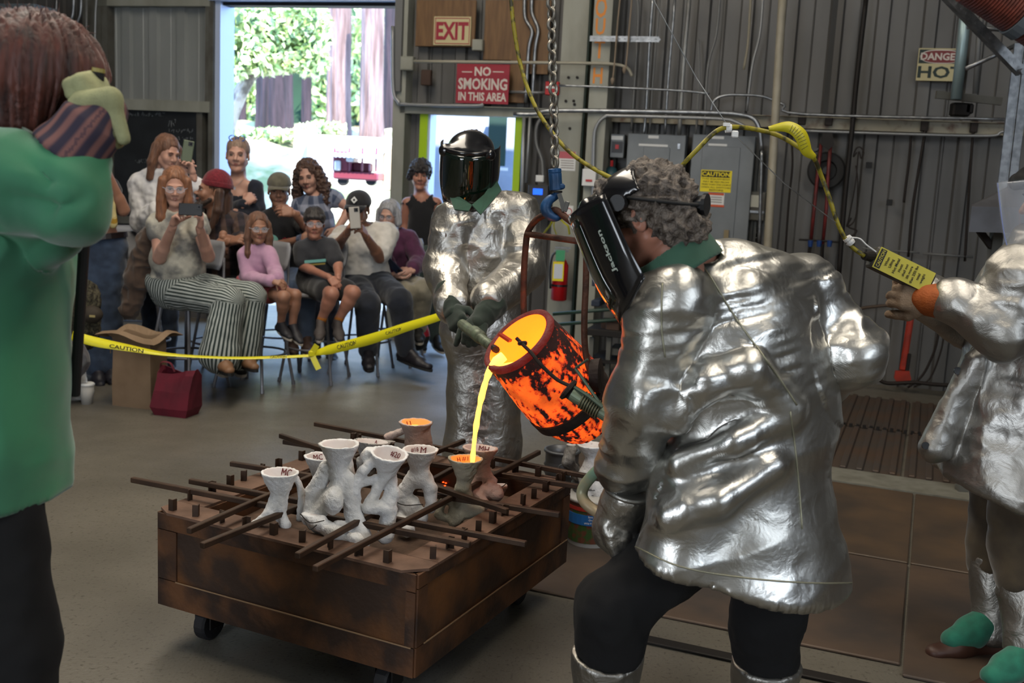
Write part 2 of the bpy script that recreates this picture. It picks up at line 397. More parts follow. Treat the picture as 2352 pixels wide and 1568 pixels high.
tag(cr.build('edge_strip', M_dark), 'thin dark steel edge strip lying along the front of the floor plates', 'strip')

# ---- walls
def wbox(q, s0, s1, z0, z1, off0, off1, bev=0):
    c = ws((s0+s1)/2, (z0+z1)/2, (off0+off1)/2); q.box(c, (abs(s1-s0), abs(off1-off0), abs(z1-z0)), axes=(WT, WN, (0, 0, 1)), bev=bev); return q
def wpx(q, x0, y0, x1, y1, off0, off1, bev=0):
    """box on the wall from its picture corners"""
    sa, za = Wp(x0, y0, off1); sb, zb = Wp(x1, y1, off1); sc_, zc = Wp(x0, y1, off1); sd, zd = Wp(x1, y0, off1)
    return wbox(q, (sa+sc_)/2, (sb+sd)/2, (zb+zc)/2, (za+zd)/2, off0, off1, bev)
def ribbed(name, s0, s1, z0, z1, off, m, parent, pitch=.345, phase=0.0):
    """one corrugated wall sheet with trapezoid ribs"""
    prof = []; s = s0
    k0 = math.floor((s0-phase)/pitch)
    pts = []
    for k in range(k0, k0+int((s1-s0)/pitch)+3):
        b = phase+k*pitch
        pts += [(b, 0), (b+.016, .03), (b+.1, .03), (b+.116, 0), (b+.222, 0), (b+.23, .007), (b+.238, 0)]
    pts = [(s0, 0)]+[p for p in pts if s0 < p[0] < s1]+[(s1, 0)]
    q = MB(); V = []; n = len(pts)
    for (s, d) in pts: V += [ws(s, z0, off+d), ws(s, z1, off+d), ws(s, z0, off+d-.004), ws(s, z1, off+d-.004)]
    Fa = []
    for i in range(n-1):
        a, b = i*4, (i+1)*4; Fa += [(a, b, b+1, a+1), (a+2, a+3, b+3, b+2)]
    Fa += [(0, 1, 3, 2), ((n-1)*4, (n-1)*4+2, (n-1)*4+3, (n-1)*4+1)]
    q.add(V, Fa); return q.build(name, m, parent)
SD0, SD1 = Wp(497, 200)[0], Wp(908, 200)[0]; ZD = Wp(700, 12)[1]
SS0, SS1 = Wp(972, 400)[0], Wp(1188, 400)[0]; ZS = Wp(1080, 257)[1]
SCOL0, SCOL1 = Wp(1268, 200)[0], Wp(1395, 200)[0]
SL, SRR, ZT = -9.5, 2.9, 5.1
wall = thing('wall_back', None, None, ws(-2, 0, 0)); tag(wall, kind='structure')
# sheets: left of the big door (under the recessed panel), over the doors, between, right field
sp0 = Wp(243, 130)[0]; sp1 = Wp(478, 130)[0]
def panels(s0, s1, z0, z1, off, m, wd=.93):
    n = max(1, round((s1-s0)/wd)); e = np.linspace(s0, s1, n+1)
    for a, b in zip(e[:-1], e[1:]): ribbed('panel', a, b+.012, z0, z1, off, m, wall)
panels(SL, SD0-.05, -.02, ZT, -.10, M_sheetd); panels(SD0-.05, SD1+.03, ZD+.02, ZT, -.10, M_sheetd)
panels(SD1+.03, SS0, -.02, ZT, -.10, M_sheet); panels(SS0, SS1, ZS, ZT, -.10, M_sheet); panels(SS1, SCOL1, -.02, ZT, -.10, M_sheetd)
panels(SCOL1, SRR, -.02, ZT, -.10, M_sheet)
ce = MB(); ce.box((0, 3.8, 5.15), (13, 15, .08)); tag(ce.build('ceiling', mat('roof_sheet', 'a5a5a1', .7)), kind='structure')
lw = MB(); lw.box((-5.6, 3.8, 2.55), (.1, 15, 5.2)); tag(lw.build('wall_left', M_sheetd), kind='structure')
rw = MB(); rw.box((5.9, 3.0, 2.55), (.1, 13, 5.2)); tag(rw.build('wall_right', M_sheetd), kind='structure')
bw = MB(); bw.box((0, -3.7, 2.55), (13, .1, 5.2)); tag(bw.build('wall_rear', mat('shop_rear_wall', 'a5a39c', .7)), kind='structure')

# ---- big roll-up doorway: frame posts, header, jamb
dr = thing('door_1', None, None, ws((SD0+SD1)/2, 0, 0)); tag(dr, kind='structure')
for (a, b, c, d, o0, o1, nm, mm) in ((487, 14, 505, 640, -.22, .02, 'jamb', M_bluej), (478, 14, 489, 640, -.1, .05, 'frame_post', M_beamd), (902, 0, 930, 700, -.2, .06, 'frame_post', M_beam)):
    q = MB(); s0, s1 = Wp(a, 250, o1)[0], Wp(c, 250, o1)[0]; wbox(q, s0, s1, 0, ZD+(.05 if nm == 'jamb' else .35), o0, o1); q.build(nm, mm, dr)
q = MB(); wbox(q, SD0-.15, SD1+.1, ZD+.10, ZD+.42, -.08, .05); q.build('header', M_rustp, dr)
q = MB(); wbox(q, SD0-.05, SD1+.03, ZD+.03, ZD+.10, -.18, .07); q.build('door_track', M_bluej, dr)
q = MB(); wbox(q, SD0, SD1, ZD-.0, ZD+.03, -.16, -.02); q.build('seal', M_blackr, dr)
# framed pale panel and chalkboard left of the doorway
rp = thing('sheet_wall_panel', 'pale grey corrugated wall panel recessed in a frame above the chalkboard', 'wall panel', ws((sp0+sp1)/2, Wp(360, 228)[1], .05))
z0, z1 = Wp(360, 230)[1], Wp(360, 16)[1]
ribbed('sheet', sp0, sp1, z0, z1, -.05, M_white if False else mat('pale_sheet', '8a8d8b', .5, .1, '7c7f7d', 3, stretch=(1, 1, .2)), rp, .30, .05)
for (a, b, c, d) in ((sp0-.06, sp0, z0-.1, z1+.05), (sp1, sp1+.05, z0-.1, z1+.05)):
    q = MB(); wbox(q, a, b, c, d, -.1, .05); q.build('frame_side', M_beamd, rp)
for (a, b) in ((z0-.10, z0), (z1, z1+.08)):
    q = MB(); wbox(q, sp0-.06, sp1+.05, a, b, -.1, .06); q.build('frame_rail', M_beam, rp)
cb0, cb1 = Wp(262, 400)[0], Wp(455, 400)[0]; zc1 = Wp(360, 244)[1]
cb = thing('chalkboard', 'black chalkboard with faint chalk writing under the pale corrugated panel', 'chalkboard', ws((cb0+cb1)/2, .95, 0))
q = MB(); wbox(q, cb0, cb1, .95, zc1-.02, -.06, .0); q.build('slate', M_slate, cb)
q = MB(); wbox(q, cb1, cb1+.06, .9, zc1-.02, -.08, .03); wbox(q, cb0-.06, cb0, .9, zc1-.02, -.08, .03); wbox(q, cb0-.06, cb1+.06, .88, .95, -.08, .04); q.build('frame', M_beamd, cb)
rr = random.Random(4)
q = MB()
for (cx, cy, n, sc_) in ((300, 262, 9, .022), (355, 262, 12, .022), (398, 282, 4, .04), (418, 300, 12, .02), (425, 318, 9, .016), (375, 345, 7, .02), (330, 370, 8, .02), (405, 400, 9, .02)):
    for k in range(n):
        s_, z_ = Wp(cx+k*4.6-n*2.3, cy+rr.uniform(-1, 1), .0); p0 = ws(s_, z_, .002)
        for t in range(2):
            a = p0+WT*rr.uniform(-.01, .01)+np.array([0, 0, rr.uniform(-sc_, sc_)]); b = p0+WT*rr.uniform(-.012, .012)+np.array([0, 0, rr.uniform(-sc_, sc_)])
            if np.linalg.norm(a-b) > .006: q.bar(a, b, .003, .0015)
tag(q.build('chalk_writing', M_chalk, cb), kind='stuff')

# ---- personnel doorway with lime frame
d2 = thing('door_2', None, None, ws((SS0+SS1)/2, 0, 0)); tag(d2, kind='structure')
for (a, b) in ((962, 979), (1180, 1196)):
    s0, s1 = Wp(a, 350, .02)[0], Wp(b, 350, .02)[0]; q = MB(); wbox(q, s0, s1, 0, ZS+.02, -.13, .02); q.build('lime_frame', M_green, d2)
s0, s1 = Wp(978, 350, 0)[0], Wp(986, 350, 0)[0]; q = MB(); wbox(q, s0, s1, 0, ZS, -.15, 0); q.build('jamb', M_bluej, d2)
# girts and purlins
def girt(name, x0, y0, x1, y1, h, off, m, lab):
    a, b = Wp(x0, y0, off), Wp(x1, y1, off); z = (a[1]+b[1])/2
    q = MB(); wbox(q, a[0], b[0], z-h/2, z+h/2, -.08, off); wbox(q, a[0], b[0], z+h/2-.006, z+h/2, off, off+.05)
    return tag(q.build(name, m), lab, 'beam')
girt('wall_girt', 918, 252, 1268, 258, .075, .06, M_beam, 'pale grey-green beam running over the lime framed doorway')
girt('wall_girt', 1395, 268, 2352, 296, .09, .05, M_rustp, 'rust-spotted beige beam running across the corrugated wall above the hung tools')
# building columns
s0, s1 = Wp(1283, 200, .16)[0], Wp(1350, 200, .16)[0]; s2 = Wp(1396, 200, .3)[0]
co = thing('steel_column', 'tall grey-green steel column with orange stencilled letters beside the electrical cabinets', 'column', ws((s0+s2)/2, 0, .1))
q = MB(); wbox(q, s0, s1-.01, 0, ZT, -.05, .14); q.build('web', M_beam, co)
q = MB(); s1b = Wp(1354, 200, .3)[0]; wbox(q, s1b, s2, 0, ZT, .0, .30); q.build('flange', M_beam, co)
M_cable = mat('dark_green_cable', '16261d', .5)
q = MB(); sx = Wp(1346, 200, .16)[0]; q.tube([ws(sx+.004*math.sin(z*3), z, .17) for z in np.linspace(0, ZT, 20)], .013, 8); q.build('cable', M_cable, co, smooth=True)
M_orange = mat('orange_letters', 'c4792a', .6)
for ch, x, y0, y1 in (('O', 1381, -6, 40), ('U', 1379, 42, 80), ('T', 1377, 92, 134), ('H', 1373, 155, 192)):
    s_, z_ = Wp(x, (y0+y1)/2, .301); hh = abs(Wp(x, y0, .3)[1]-Wp(x, y1, .3)[1])
    text('stencil_letter', ch, M_orange, co, ws(s_, z_, .301), WT, (0, 0, 1), hh, w=hh*.62, bold=.02)
q = MB()
for (x, y) in ((1306, 178), (1326, 178), (1300, 232), (1318, 232), (1320, 240), (1309, 295)):
    s_, z_ = Wp(x, y, .14); q.cyl(ws(s_, z_, .14), ws(s_, z_, .15), .012, n=8)
q.build('bolt', M_dark, co)
# left inner column and conduits
s0, s1 = Wp(193, 100, .08)[0], Wp(243, 100, .08)[0]
q = MB(); wbox(q, s0, s1, 0, ZT, -.05, .06); wbox(q, s0+.02, s0+.05, 0, ZT, .06, .12); tag(q.build('steel_column', M_beamd), 'brown-grey steel column left of the pale corrugated panel', 'column')
q = MB(); wbox(q, Wp(905, 100, .1)[0], Wp(922, 100, .1)[0], 2.2, ZT, .06, .10); tag(q.build('door_track_post', M_conduitd), 'grey steel track post above the girt at the edge of the big doorway', 'post')
# brick-red outlet and plywood infill over the door
PB = [('plywood_board', (955, 0, 1092, 107), .0, .02, 'brown plywood board behind the red and cream exit sign'), ('plywood_board', (1112, 0, 1180, 138), .0, .02, 'tan plywood board with two bolt holes between the conduits'),
      ('plywood_board', (1176, 0, 1262, 170), .0, .018, 'dark brown plywood board behind the twin bent conduits'), ('plywood_board', (1168, 150, 1212, 236), .0, .02, 'short dark plywood offcut beside the no smoking sign')]
for nm, (a, b, c, d), o0, o1, lab in PB:
    q = MB(); wpx(q, a, b, c, d, o0, o1, .003); tag(q.build(nm, M_ply), lab, 'board')
q = MB(); wpx(q, 966, 160, 989, 196, .0, .05, .006); tag(q.build('wooden_block', mat('dark_wood', '3c2a20', .7)), 'small dark wooden block on the wall beside the no smoking sign', 'block')

# ---- conduits: (name, [(x, y)...], off, radius, material, label)
def conduit(pts, off, r, m, lab, name='conduit', cat='conduit', n=8):
    P3 = [wpt(x, y, off) for (x, y) in pts]
    if len(P3) > 2: P3 = spline(P3, 5)
    q = MB(); q.tube(P3, r, n); return tag(q.build(name, m, smooth=True), lab, cat)
CD = [([(1205, -12), (1206, 40), (1222, 72), (1214, 115), (1207, 236)], .05, .016, M_galv, 'bent galvanised conduit passing in front of the dark plywood, first of the pair'),
      ([(1222, -12), (1222, 30), (1236, 68), (1229, 115), (1222, 236)], .05, .016, M_galv, 'bent galvanised conduit passing in front of the dark plywood, second of the pair'),
      ([(1204, 262), (1196, 540)], .05, .016, M_conduit, 'straight grey conduit just right of the lime door frame'),
      ([(1218, 262), (1208, 420)], .05, .013, M_conduit, 'short grey conduit dropping beside the lime door frame'),
      ([(950, 141), (1330, 145), (1410, 148), (1440, 156), (1452, 175)], .34, .013, mat('cream_conduit', '8f8b7c', .5), 'cream painted conduit running level over the no smoking sign to the column'),
      ([(1168, 211), (1255, 213)], .06, .012, M_conduit, 'short conduit between the no smoking sign and the red box'),
      ([(1283, 196), (1395, 200), (1560, 208), (1630, 215)], .33, .009, M_galv, 'thin steel conduit running from the red box across the lettered column'),
      ([(902, 60), (903, 200), (915, 232), (935, 240), (1090, 243), (1110, 238)], .12, .016, M_conduit, 'grey conduit curving under the no smoking sign from the doorway post'),
      ([(1180, 262), (1232, 262), (1280, 254), (1600, 258), (1705, 264), (1740, 285), (1750, 345)], .33, .018, M_galv, 'bright galvanised conduit running level over the electrical cabinets'),
      ([(1362, 470), (1364, 330), (1370, 290), (1390, 268), (1420, 266), (1640, 272), (1690, 280), (1725, 300)], .33, .014, M_conduit, 'grey conduit looping down beside the lettered column below the bright one'),
      ([(1288, 330), (1284, 300), (1275, 270), (1262, 262), (1245, 262)], .1, .015, M_conduitd, 'dull conduit elbow behind the hoist chain'),
      ([(1247, 420), (1245, 370), (1232, 330), (1233, 290), (1250, 262)], .06, .015, M_conduitd, 'dull conduit curving down to the grey meter box'),
      ([(1460, -10), (1466, 20), (1462, 120), (1450, 300)], .1, .011, M_conduitd, 'bluish dull conduit nearest the lettered column'),
      ([(1500, -10), (1492, 90), (1484, 250), (1478, 310)], .12, .013, M_galv, 'galvanised conduit with a coupling dropping to the first cabinet'),
      ([(1516, -10), (1500, 180), (1492, 305)], .08, .008, M_conduitd, 'thin dull conduit behind the coupled one'),
      ([(1551, -10), (1535, 180), (1527, 308)], .1, .011, M_galv, 'slim galvanised conduit over the middle of the first cabinet'),
      ([(1584, -10), (1570, 150), (1560, 312)], .12, .018, mat('weathered_conduit', '8b8d8c', .5, .5, '55504a', 8, .45, .7, stretch=(1, 1, .3)), 'thick weathered conduit streaked with paint over the cabinets'),
      ([(1604, 90), (1606, 180), (1598, 312)], .06, .008, M_conduitd, 'thin dull conduit between the thick weathered and forked ones'),
      ([(1654, -10), (1645, 80), (1625, 160), (1618, 312)], .1, .011, M_conduitd, 'slanting conduit that leans left over the second cabinet'),
      ([(1725, -10), (1718, 100), (1708, 160)], .09, .01, mat('tan_pipe', '86806f', .6), 'short tan pipe hanging over the second cabinet'),
      ([(1753, -10), (1745, 80), (1728, 150), (1715, 255)], .1, .011, M_conduit, 'grey conduit beside the beige pole, bent half way'),
      ([(1632, 258), (1640, 232), (1665, 219), (1710, 218), (1755, 222), (1800, 240), (1845, 262), (2352, 275)], .16, .011, M_galv, 'long galvanised conduit that humps up and runs along the beam to the frame'),
      ([(1838, 300), (2080, 308), (2270, 312), (2300, 303), (2352, 293)], .12, .011, M_conduit, 'grey conduit running level just under the rust-spotted beam'),
      ([(1750, 345), (1748, 420), (1744, 560)], .33, .014, M_galv, 'galvanised conduit dropping right of the second cabinet'),
      ([(1990, -10), (1966, 200), (1958, 290), (1940, 460), (1926, 640)], .14, .02, M_dark, 'thick black iron pipe standing from floor to roof among the hung tools'),
      ([(2112, 580), (2030, 574), (1980, 570)], .08, .007, M_conduitd, 'thin pipe behind the yellow pendant box'),
      ([(2235, 590), (2120, 582)], .08, .009, M_conduitd, 'thin tan pipe ending in a flared fitting by the hood stand'),
      ([(1972, 730), (1976, 712), (1990, 706), (2070, 698)], .12, .013, mat('rusted_bent_pipe', '4a3d33', .6, .4), 'rusted bent pipe low on the wall behind the silver jacket elbow'),
      ([(130, -10), (128, 90), (127, 200)], .3, .008, M_galv, 'thin bright conduit, leftmost above the red hair'),
      ([(170, -10), (167, 35), (155, 60), (150, 90)], .3, .014, M_galv, 'bent conduit above the red hair, first of the sweeping pair'),
      ([(187, -10), (185, 30), (176, 60), (176, 110)], .3, .012, M_galv, 'bent conduit above the red hair, second of the sweeping pair'),
      ([(199, -10), (198, 120)], .3, .01, M_conduitd, 'straight dull conduit between the sweeping pair and the column'),
      ([(222, -10), (219, 40), (218, 110), (216, 140)], .2, .01, M_conduit, 'thin blue-grey conduit in front of the brown-grey column'),
      ]
for c in CD: conduit(*c)
conduit([(1798, -10), (1782, 250), (1764, 560), (1755, 720)], .45, .032, mat('beige_pole', '9a9484', .5, 0, '8a8474', 6), 'thick beige pole standing in front of the corrugated wall beside the cabinets', 'pole', 'pole')
# strut rail with slots
q = MB(); 
for (x0, y0, x1, y1) in ((1355, 85, 1514, 87), (1355, 92, 1514, 94)): q.bar(wpt(x0, y0, .36), wpt(x1, y1, .36), .008, .02)
for k in range(12): x = 1358+k*13.8; q.bar(wpt(x, 86, .36), wpt(x+6, 93, .36), .012, .02)
tag(q.build('strut_rail', M_galv), 'slotted galvanised strut rail fixed across the lettered column', 'rail')
# ropes
def rope(pts, off, r, lab, m=None):
    q = MB(); P3 = spline([wpt(x, y, off) for x, y in pts], 5); q.tube(P3, r, 6); e = P3[-1]; q.tube([e+np.array([0, 0, .02]), e, e-np.array([0, 0, .03])], [.014, .018, .008], 6)
    tag(q.build('rope', m or mat('tan_rope', '7c6f5f', .9), smooth=True), lab, 'rope')
rope([(1425, -10), (1418, 60), (1411, 150), (1407, 185)], .4, .007, 'tan rope hanging with a knot beside the lettered column, longer one')
rope([(1452, -10), (1446, 60), (1438, 150), (1434, 160)], .4, .007, 'tan rope hanging beside the lettered column, shorter one')

# ---- boxes and cabinets
def wallbox(name, label, cat, rect, off0, off1, m, group=None, bev=.004, body='body'):
    s_, z_ = Wp((rect[0]+rect[2])/2, rect[3], off1); t = thing(name, label, cat, ws(s_, z_, (off0+off1)/2), group)
    q = MB(); wpx(q, *rect, off0, off1, bev); q.build(body, m, t); return t
def onbox(t, nm, rect, off, d, m, bev=0):
    q = MB(); wpx(q, *rect, off, off+d, bev); return q.build(nm, m, t)
cab = wallbox('electrical_cabinet', 'grey electrical cabinet with two small white labels, left of the pair', 'cabinet', (1433, 308, 1565, 600), .0, .17, M_cabinet)
onbox(cab, 'door', (1470, 338, 1530, 590), .17, .008, M_cabinet, .003); onbox(cab, 'label_strip', (1489, 311, 1513, 318), .171, .002, M_white); onbox(cab, 'label_strip', (1467, 331, 1534, 336), .171, .002, M_white)
onbox(cab, 'latch', (1556, 330, 1562, 342), .17, .01, M_galv)
cab = wallbox('electrical_cabinet', 'grey electrical cabinet with the yellow caution label, right of the pair', 'cabinet', (1580, 310, 1723, 620), .0, .17, M_cabinet)
onbox(cab, 'door', (1603, 336, 1690, 610), .17, .008, M_cabinet, .003); onbox(cab, 'label_strip', (1635, 313, 1663, 319), .171, .002, M_white); onbox(cab, 'label_strip', (1627, 330, 1670, 335), .171, .002, M_white)
onbox(cab, 'hasp', (1605, 474, 1613, 497), .178, .012, mat('copper_hasp', '6e4531', .5, .4)); onbox(cab, 'handle', (1662, 528, 1673, 560), .178, .02, mat('brass_handle', '7c6e52', .4, .6))
lb = onbox(cab, 'caution_label', (1609, 391, 1680, 441), .178, .002, M_yellow)
def wtext(body, m, parent, x, y, off, hpx, wpx_=None, name='lettering', bold=0.0, squash=None):
    p = wpt(x, y, off); h = hpx/FPX*(p[1]); return text(name, body, m, parent, p, WT, (0, 0, 1), h, None if wpx_ is None else wpx_/FPX*p[1]*1.04, .001, bold=bold)
onbox(lb, 'caution_band', (1612, 393, 1677, 407), .1805, .001, M_ink); wtext('CAUTION', M_yellow, lb, 1644.5, 400, .1825, 9, 60, bold=.03)
for k, (a, b) in enumerate(((1614, 1675), (1617, 1672), (1614, 1676), (1613, 1676), (1630, 1660))):
    wtext(('THIS EQUIPMENT', 'MAY BE FED FROM', 'MORE THAN ONE SOURCE', 'OPEN ALL SWITCHES', 'BEFORE')[k], M_ink, lb, (a+b)/2, 411.5+6.3*k, .181, 3.6, b-a)
lb2 = onbox(cab, 'warning_label', (1627, 443, 1663, 475), .178, .002, M_white)
onbox(lb2, 'orange_band', (1627, 443, 1663, 448), .1805, .001, mat('orange_label', 'b8491c', .5)); onbox(lb2, 'orange_band', (1627, 470, 1663, 475), .1805, .001, MATS['orange_label'])
for k in range(3): onbox(lb2, 'print_line', (1632, 452+k*5.5, 1658, 454+k*5.5), .1805, .0008, mat('grey_ink', '77706c', .6))
bx = wallbox('breaker_box', 'small grey breaker box with a black switch left of the grey cabinets', 'box', (1402, 308, 1433, 362), .0, .13, M_cabinet)
onbox(bx, 'label_strip', (1404, 312, 1431, 321), .131, .002, M_white); onbox(bx, 'switch_plate', (1405, 325, 1430, 350), .131, .006, M_black); onbox(bx, 'red_toggle', (1413, 332, 1421, 342), .137, .01, M_red)
bx = wallbox('disconnect_box', 'dark grey meter box with a round cream window beside the beige pole', 'box', (1716, 440, 1757, 506), .0, .14, M_beamd)
onbox(bx, 'window', (1724, 448, 1750, 476), .141, .004, mat('cream_glass', 'a7a594', .3), .001); onbox(bx, 'bar', (1716, 484, 1756, 489), .141, .008, M_galv)
st = MB()
for (x0, x1) in ((1726, 1741), (1758, 1770)): wpx(st, x0, 330, x1-8, 620, .0, .05); wpx(st, x0+9, 330, x1, 620, .0, .05)
for k in range(24): wpx(st, 1730, 340+k*12, 1738, 343+k*12, .03, .045); wpx(st, 1760, 340+k*12, 1767, 343+k*12, .03, .045)
tag(st.build('strut_channel', M_beamd), 'pair of slotted strut channels standing behind the meter box', 'channel')
bx = wallbox('junction_box', 'beige junction box where conduits meet at the edge of the big doorway', 'box', (919, 129, 948, 161), .06, .14, M_beam)
onbox(bx, 'cover', (921, 132, 946, 158), .14, .004, M_beam)
bx = wallbox('junction_box', 'small grey junction box at the corner of the plywood beside the exit sign', 'box', (1084, 90, 1108, 116), .02, .08, M_beam)
onbox(bx, 'cover', (1086, 92, 1106, 114), .08, .004, M_beam)
bx = wallbox('fire_alarm_box', 'red pull box on the wall behind the hoist chain', 'box', (1252, 187, 1283, 218), .1, .18, M_red); onbox(bx, 'white_bar', (1254, 198, 1280, 203), .18, .004, M_white)
bx = wallbox('switch_box', 'white switch box with a red rocker on the lettered column', 'box', (1337, 388, 1368, 427), .3, .36, M_white); onbox(bx, 'rocker', (1345, 412, 1360, 417), .36, .006, M_red)
bx = wallbox('meter_box', 'dark grey box with a glowing blue display beside the lime door frame', 'box', (1212, 425, 1258, 482), .02, .12, mat('charcoal_box', '2c2e33', .5))
onbox(bx, 'display', (1224, 433, 1246, 447), .12, .004, mat('blue_display', '1245c0', .4, emit='1e66ff', estr=1.2)); onbox(bx, 'cover', (1216, 452, 1254, 476), .12, .004, MATS['charcoal_box'])
bx = wallbox('notice_sheet', 'white notice sheet with a pink heading on the column behind the hoist chain', 'notice', (1284, 348, 1322, 392), .14, .143, M_white)
onbox(bx, 'heading', (1284, 348, 1322, 364), .143, .001, mat('pink_print', 'a8545c', .6))
for k in range(4): onbox(bx, 'print_line', (1288, 368+k*5.5, 1318, 370+k*5.5), .143, .001, MATS['grey_ink'])
bx = wallbox('round_notice', 'white sign with a red ring on the column behind the blue hook', 'notice', (1296, 472, 1316, 504), .14, .143, M_white, bev=0)
q = MB(); c = wpt(1306, 486, .144); q.loop([c+WT*.028*math.cos(a)+np.array([0, 0, .028*math.sin(a)]) for a in np.linspace(0, 2*math.pi, 16, False)], .004, 6); q.build('red_ring', M_red, bx)
bx = wallbox('wall_socket', 'small white device under a cable behind the silver shoulder', 'socket', (1230, 402, 1248, 418), .06, .1, M_white); onbox(bx, 'cover', (1232, 404, 1246, 416), .1, .003, M_white)
bx = wallbox('electrical_box', 'blue-grey steel box high on the wall above the red hair', 'box', (-40, 8, 78, 52), .5, .8, mat('blue_grey_paint', '5c666b', .5)); onbox(bx, 'cover', (-36, 11, 20, 50), .8, .004, MATS['blue_grey_paint'])

# ---- signs
es = wallbox('exit_sign', 'cream exit sign with red letters on the plywood board', 'sign', (996, 38, 1081, 104), .02, .035, mat('cream_sign', 'b5ab82', .55), bev=.002)
for (a, b, c, d) in ((999, 41, 1078, 43), (999, 99, 1078, 101), (999, 43, 1000.5, 99), (1077, 43, 1078.5, 99)): onbox(es, 'border', (a, b, c, d), .036, .001, mat('sign_red', '8c2030', .55))
wtext('EXIT', MATS['sign_red'], es, 1038.5, 71, .037, 37, 73, bold=.035)
ns = wallbox('no_smoking_sign', 'red no smoking sign with white letters over the lime framed doorway', 'sign', (1048, 147, 1169, 238), .12, .13, mat('sign_red', '8c2030', .55), bev=.001)
M_let = mat('cream_letters', 'c2b9b0', .6)
wtext('NO', M_let, ns, 1109, 164, .131, 19, 37, bold=.03); wtext('SMOKING', M_let, ns, 1108.5, 193, .131, 24, 111, bold=.03); wtext('IN THIS AREA', M_let, ns, 1107.5, 222, .131, 18, 109, bold=.03)
for a, b in ((1061, 1084), (1132, 1157)): onbox(ns, 'dash', (a, 164, b, 166), .131, .001, M_let)
ds = wallbox('danger_sign', 'cream danger hot sign on the corrugated wall partly behind the bracket', 'sign', (2107, 111, 2218, 186), .0, .012, MATS['cream_sign'], bev=.001)
M_sgreen = mat('sign_green', '10251f', .55)
onbox(ds, 'dark_field', (2111, 114, 2214, 146), .0125, .001, M_sgreen)
def oval(x0, y0, x1, y1, off, m, nm, par):
    c = wpt((x0+x1)/2, (y0+y1)/2, off); a = np.linalg.norm(wpt(x1, (y0+y1)/2, off)-c); b = (y1-y0)/2/FPX*c[1]
    q = MB(); q.prism([c+WT*a*np.sign(math.cos(t))*abs(math.cos(t))**.7+np.array([0, 0, b*math.sin(t)]) for t in np.linspace(0, 2*math.pi, 32, False)], WN*.001); q.build(nm, m, par)
oval(2113, 115, 2213, 145, .0137, M_let, 'white_oval', ds); oval(2115, 117, 2211, 143.5, .015, mat('danger_red', '6b1518', .5), 'red_oval', ds)
wtext('DANGER', M_let, ds, 2162, 130, .0165, 15, 82, bold=.03); wtext('HOT', M_sgreen, ds, 2160, 166, .0125, 25, 92, bold=.03)

# ---- hung tools on the right wall
def wt(pts, off): return [wpt(x, y, off) for x, y in pts]
M_redr = mat('worn_red_paint', '6b2220', .5, .1, '4a1c1a', 12)
bc = thing('bolt_cutters', 'long bolt cutters with worn red handles hanging from the beam', 'tool', wpt(1880, 600, .08))
q = MB(); q.tube(wt([(1886, 330), (1878, 400), (1870, 480), (1862, 560)], .1), .014, 8); q.build('handle', M_redr, bc, smooth=True)
q = MB(); q.tube(wt([(1908, 330), (1902, 400), (1898, 480), (1890, 560)], .1), .014, 8); q.build('handle', M_redr, bc, smooth=True)
q = MB(); q.prism(wt([(1885, 332), (1890, 306), (1900, 300), (1912, 306), (1916, 332), (1903, 345)], .09), WN*.03); q.build('jaw', M_dark, bc)
q = MB(); q.tube(wt([(1862, 560), (1857, 595)], .1), .013, 8); q.tube(wt([(1890, 560), (1888, 600)], .1), .013, 8); q.build('grip', M_dark, bc)
wh = thing('hose_reel', 'round black reel hanging behind the bolt cutter handles', 'reel', wpt(1898, 432, .04))
c = wpt(1898, 392, .03); rad = 42/FPX*c[1]
q = MB(); q.lathe(c-WN*.02, WN, [(0, rad*.2), (0, rad*.9), (.01, rad), (.04, rad), (.05, rad*.9), (.05, rad*.55), (.025, rad*.5), (.025, rad*.2)], 32); q.build('rim', M_blackr, wh, smooth=False)
q = MB(); q.cyl(c, c+WN*.06, rad*.2, n=16); q.build('hub', M_black, wh)
cl = []
def wire(nm, lab, cat, pts, off, r, m, **k):
    q = MB(); q.tube(spline(wt(pts, off), 5), r, 6); return tag(q.build(nm, m, smooth=True), lab, cat)
M_rod = mat('dark_rod', '241d19', .6, .4)
wire('hanging_rod', 'thin dark rod hanging left of the bolt cutters', 'rod', [(1818, 310), (1820, 380), (1812, 460), (1803, 590)], .08, .009, M_rod)
wire('hanging_rod', 'short dark rod ending in a knob, hanging over the yellow pendant box', 'rod', [(2093, 308), (2088, 370), (2080, 430), (2076, 465)], .08, .010, M_rod)
wire('hanging_rod', 'long dark rod hanging from the beam beside the knobbed rod', 'rod', [(2127, 290), (2112, 380), (2096, 480), (2086, 590)], .08, .011, M_rod)
wire('hanging_rod', 'long dark rod hanging from the beam nearest the hood stand', 'rod', [(2236, 290), (2228, 400), (2222, 500), (2216, 600)], .08, .010, M_rod)
wire('lifting_chain', 'dark hooked lifting sling looped beside the black iron pipe', 'sling', [(1968, 350), (1960, 360), (1966, 342), (1976, 338), (1984, 350), (1978, 364), (1972, 350), (1965, 420), (1950, 500), (1945, 520), (1965, 500), (1970, 420), (1966, 380)], .1, .006, M_rod)
wire('hook_wire', 'bent wire hook hanging low beside the black iron pipe', 'hook', [(1955, 500), (1948, 520), (1968, 530), (1952, 545), (1966, 535)], .1, .007, M_rod)
for i, (x, y) in enumerate(((1996, 379), (2043, 465))):
    q = MB(); wpx(q, x-7, y-7, x+7, y+7, .0, .012, .002); tag(q.build('wall_plate', M_ink), ('small square black plate on the wall beside the hooked sling', 'small square black plate on the wall below the other one')[i], 'plate')
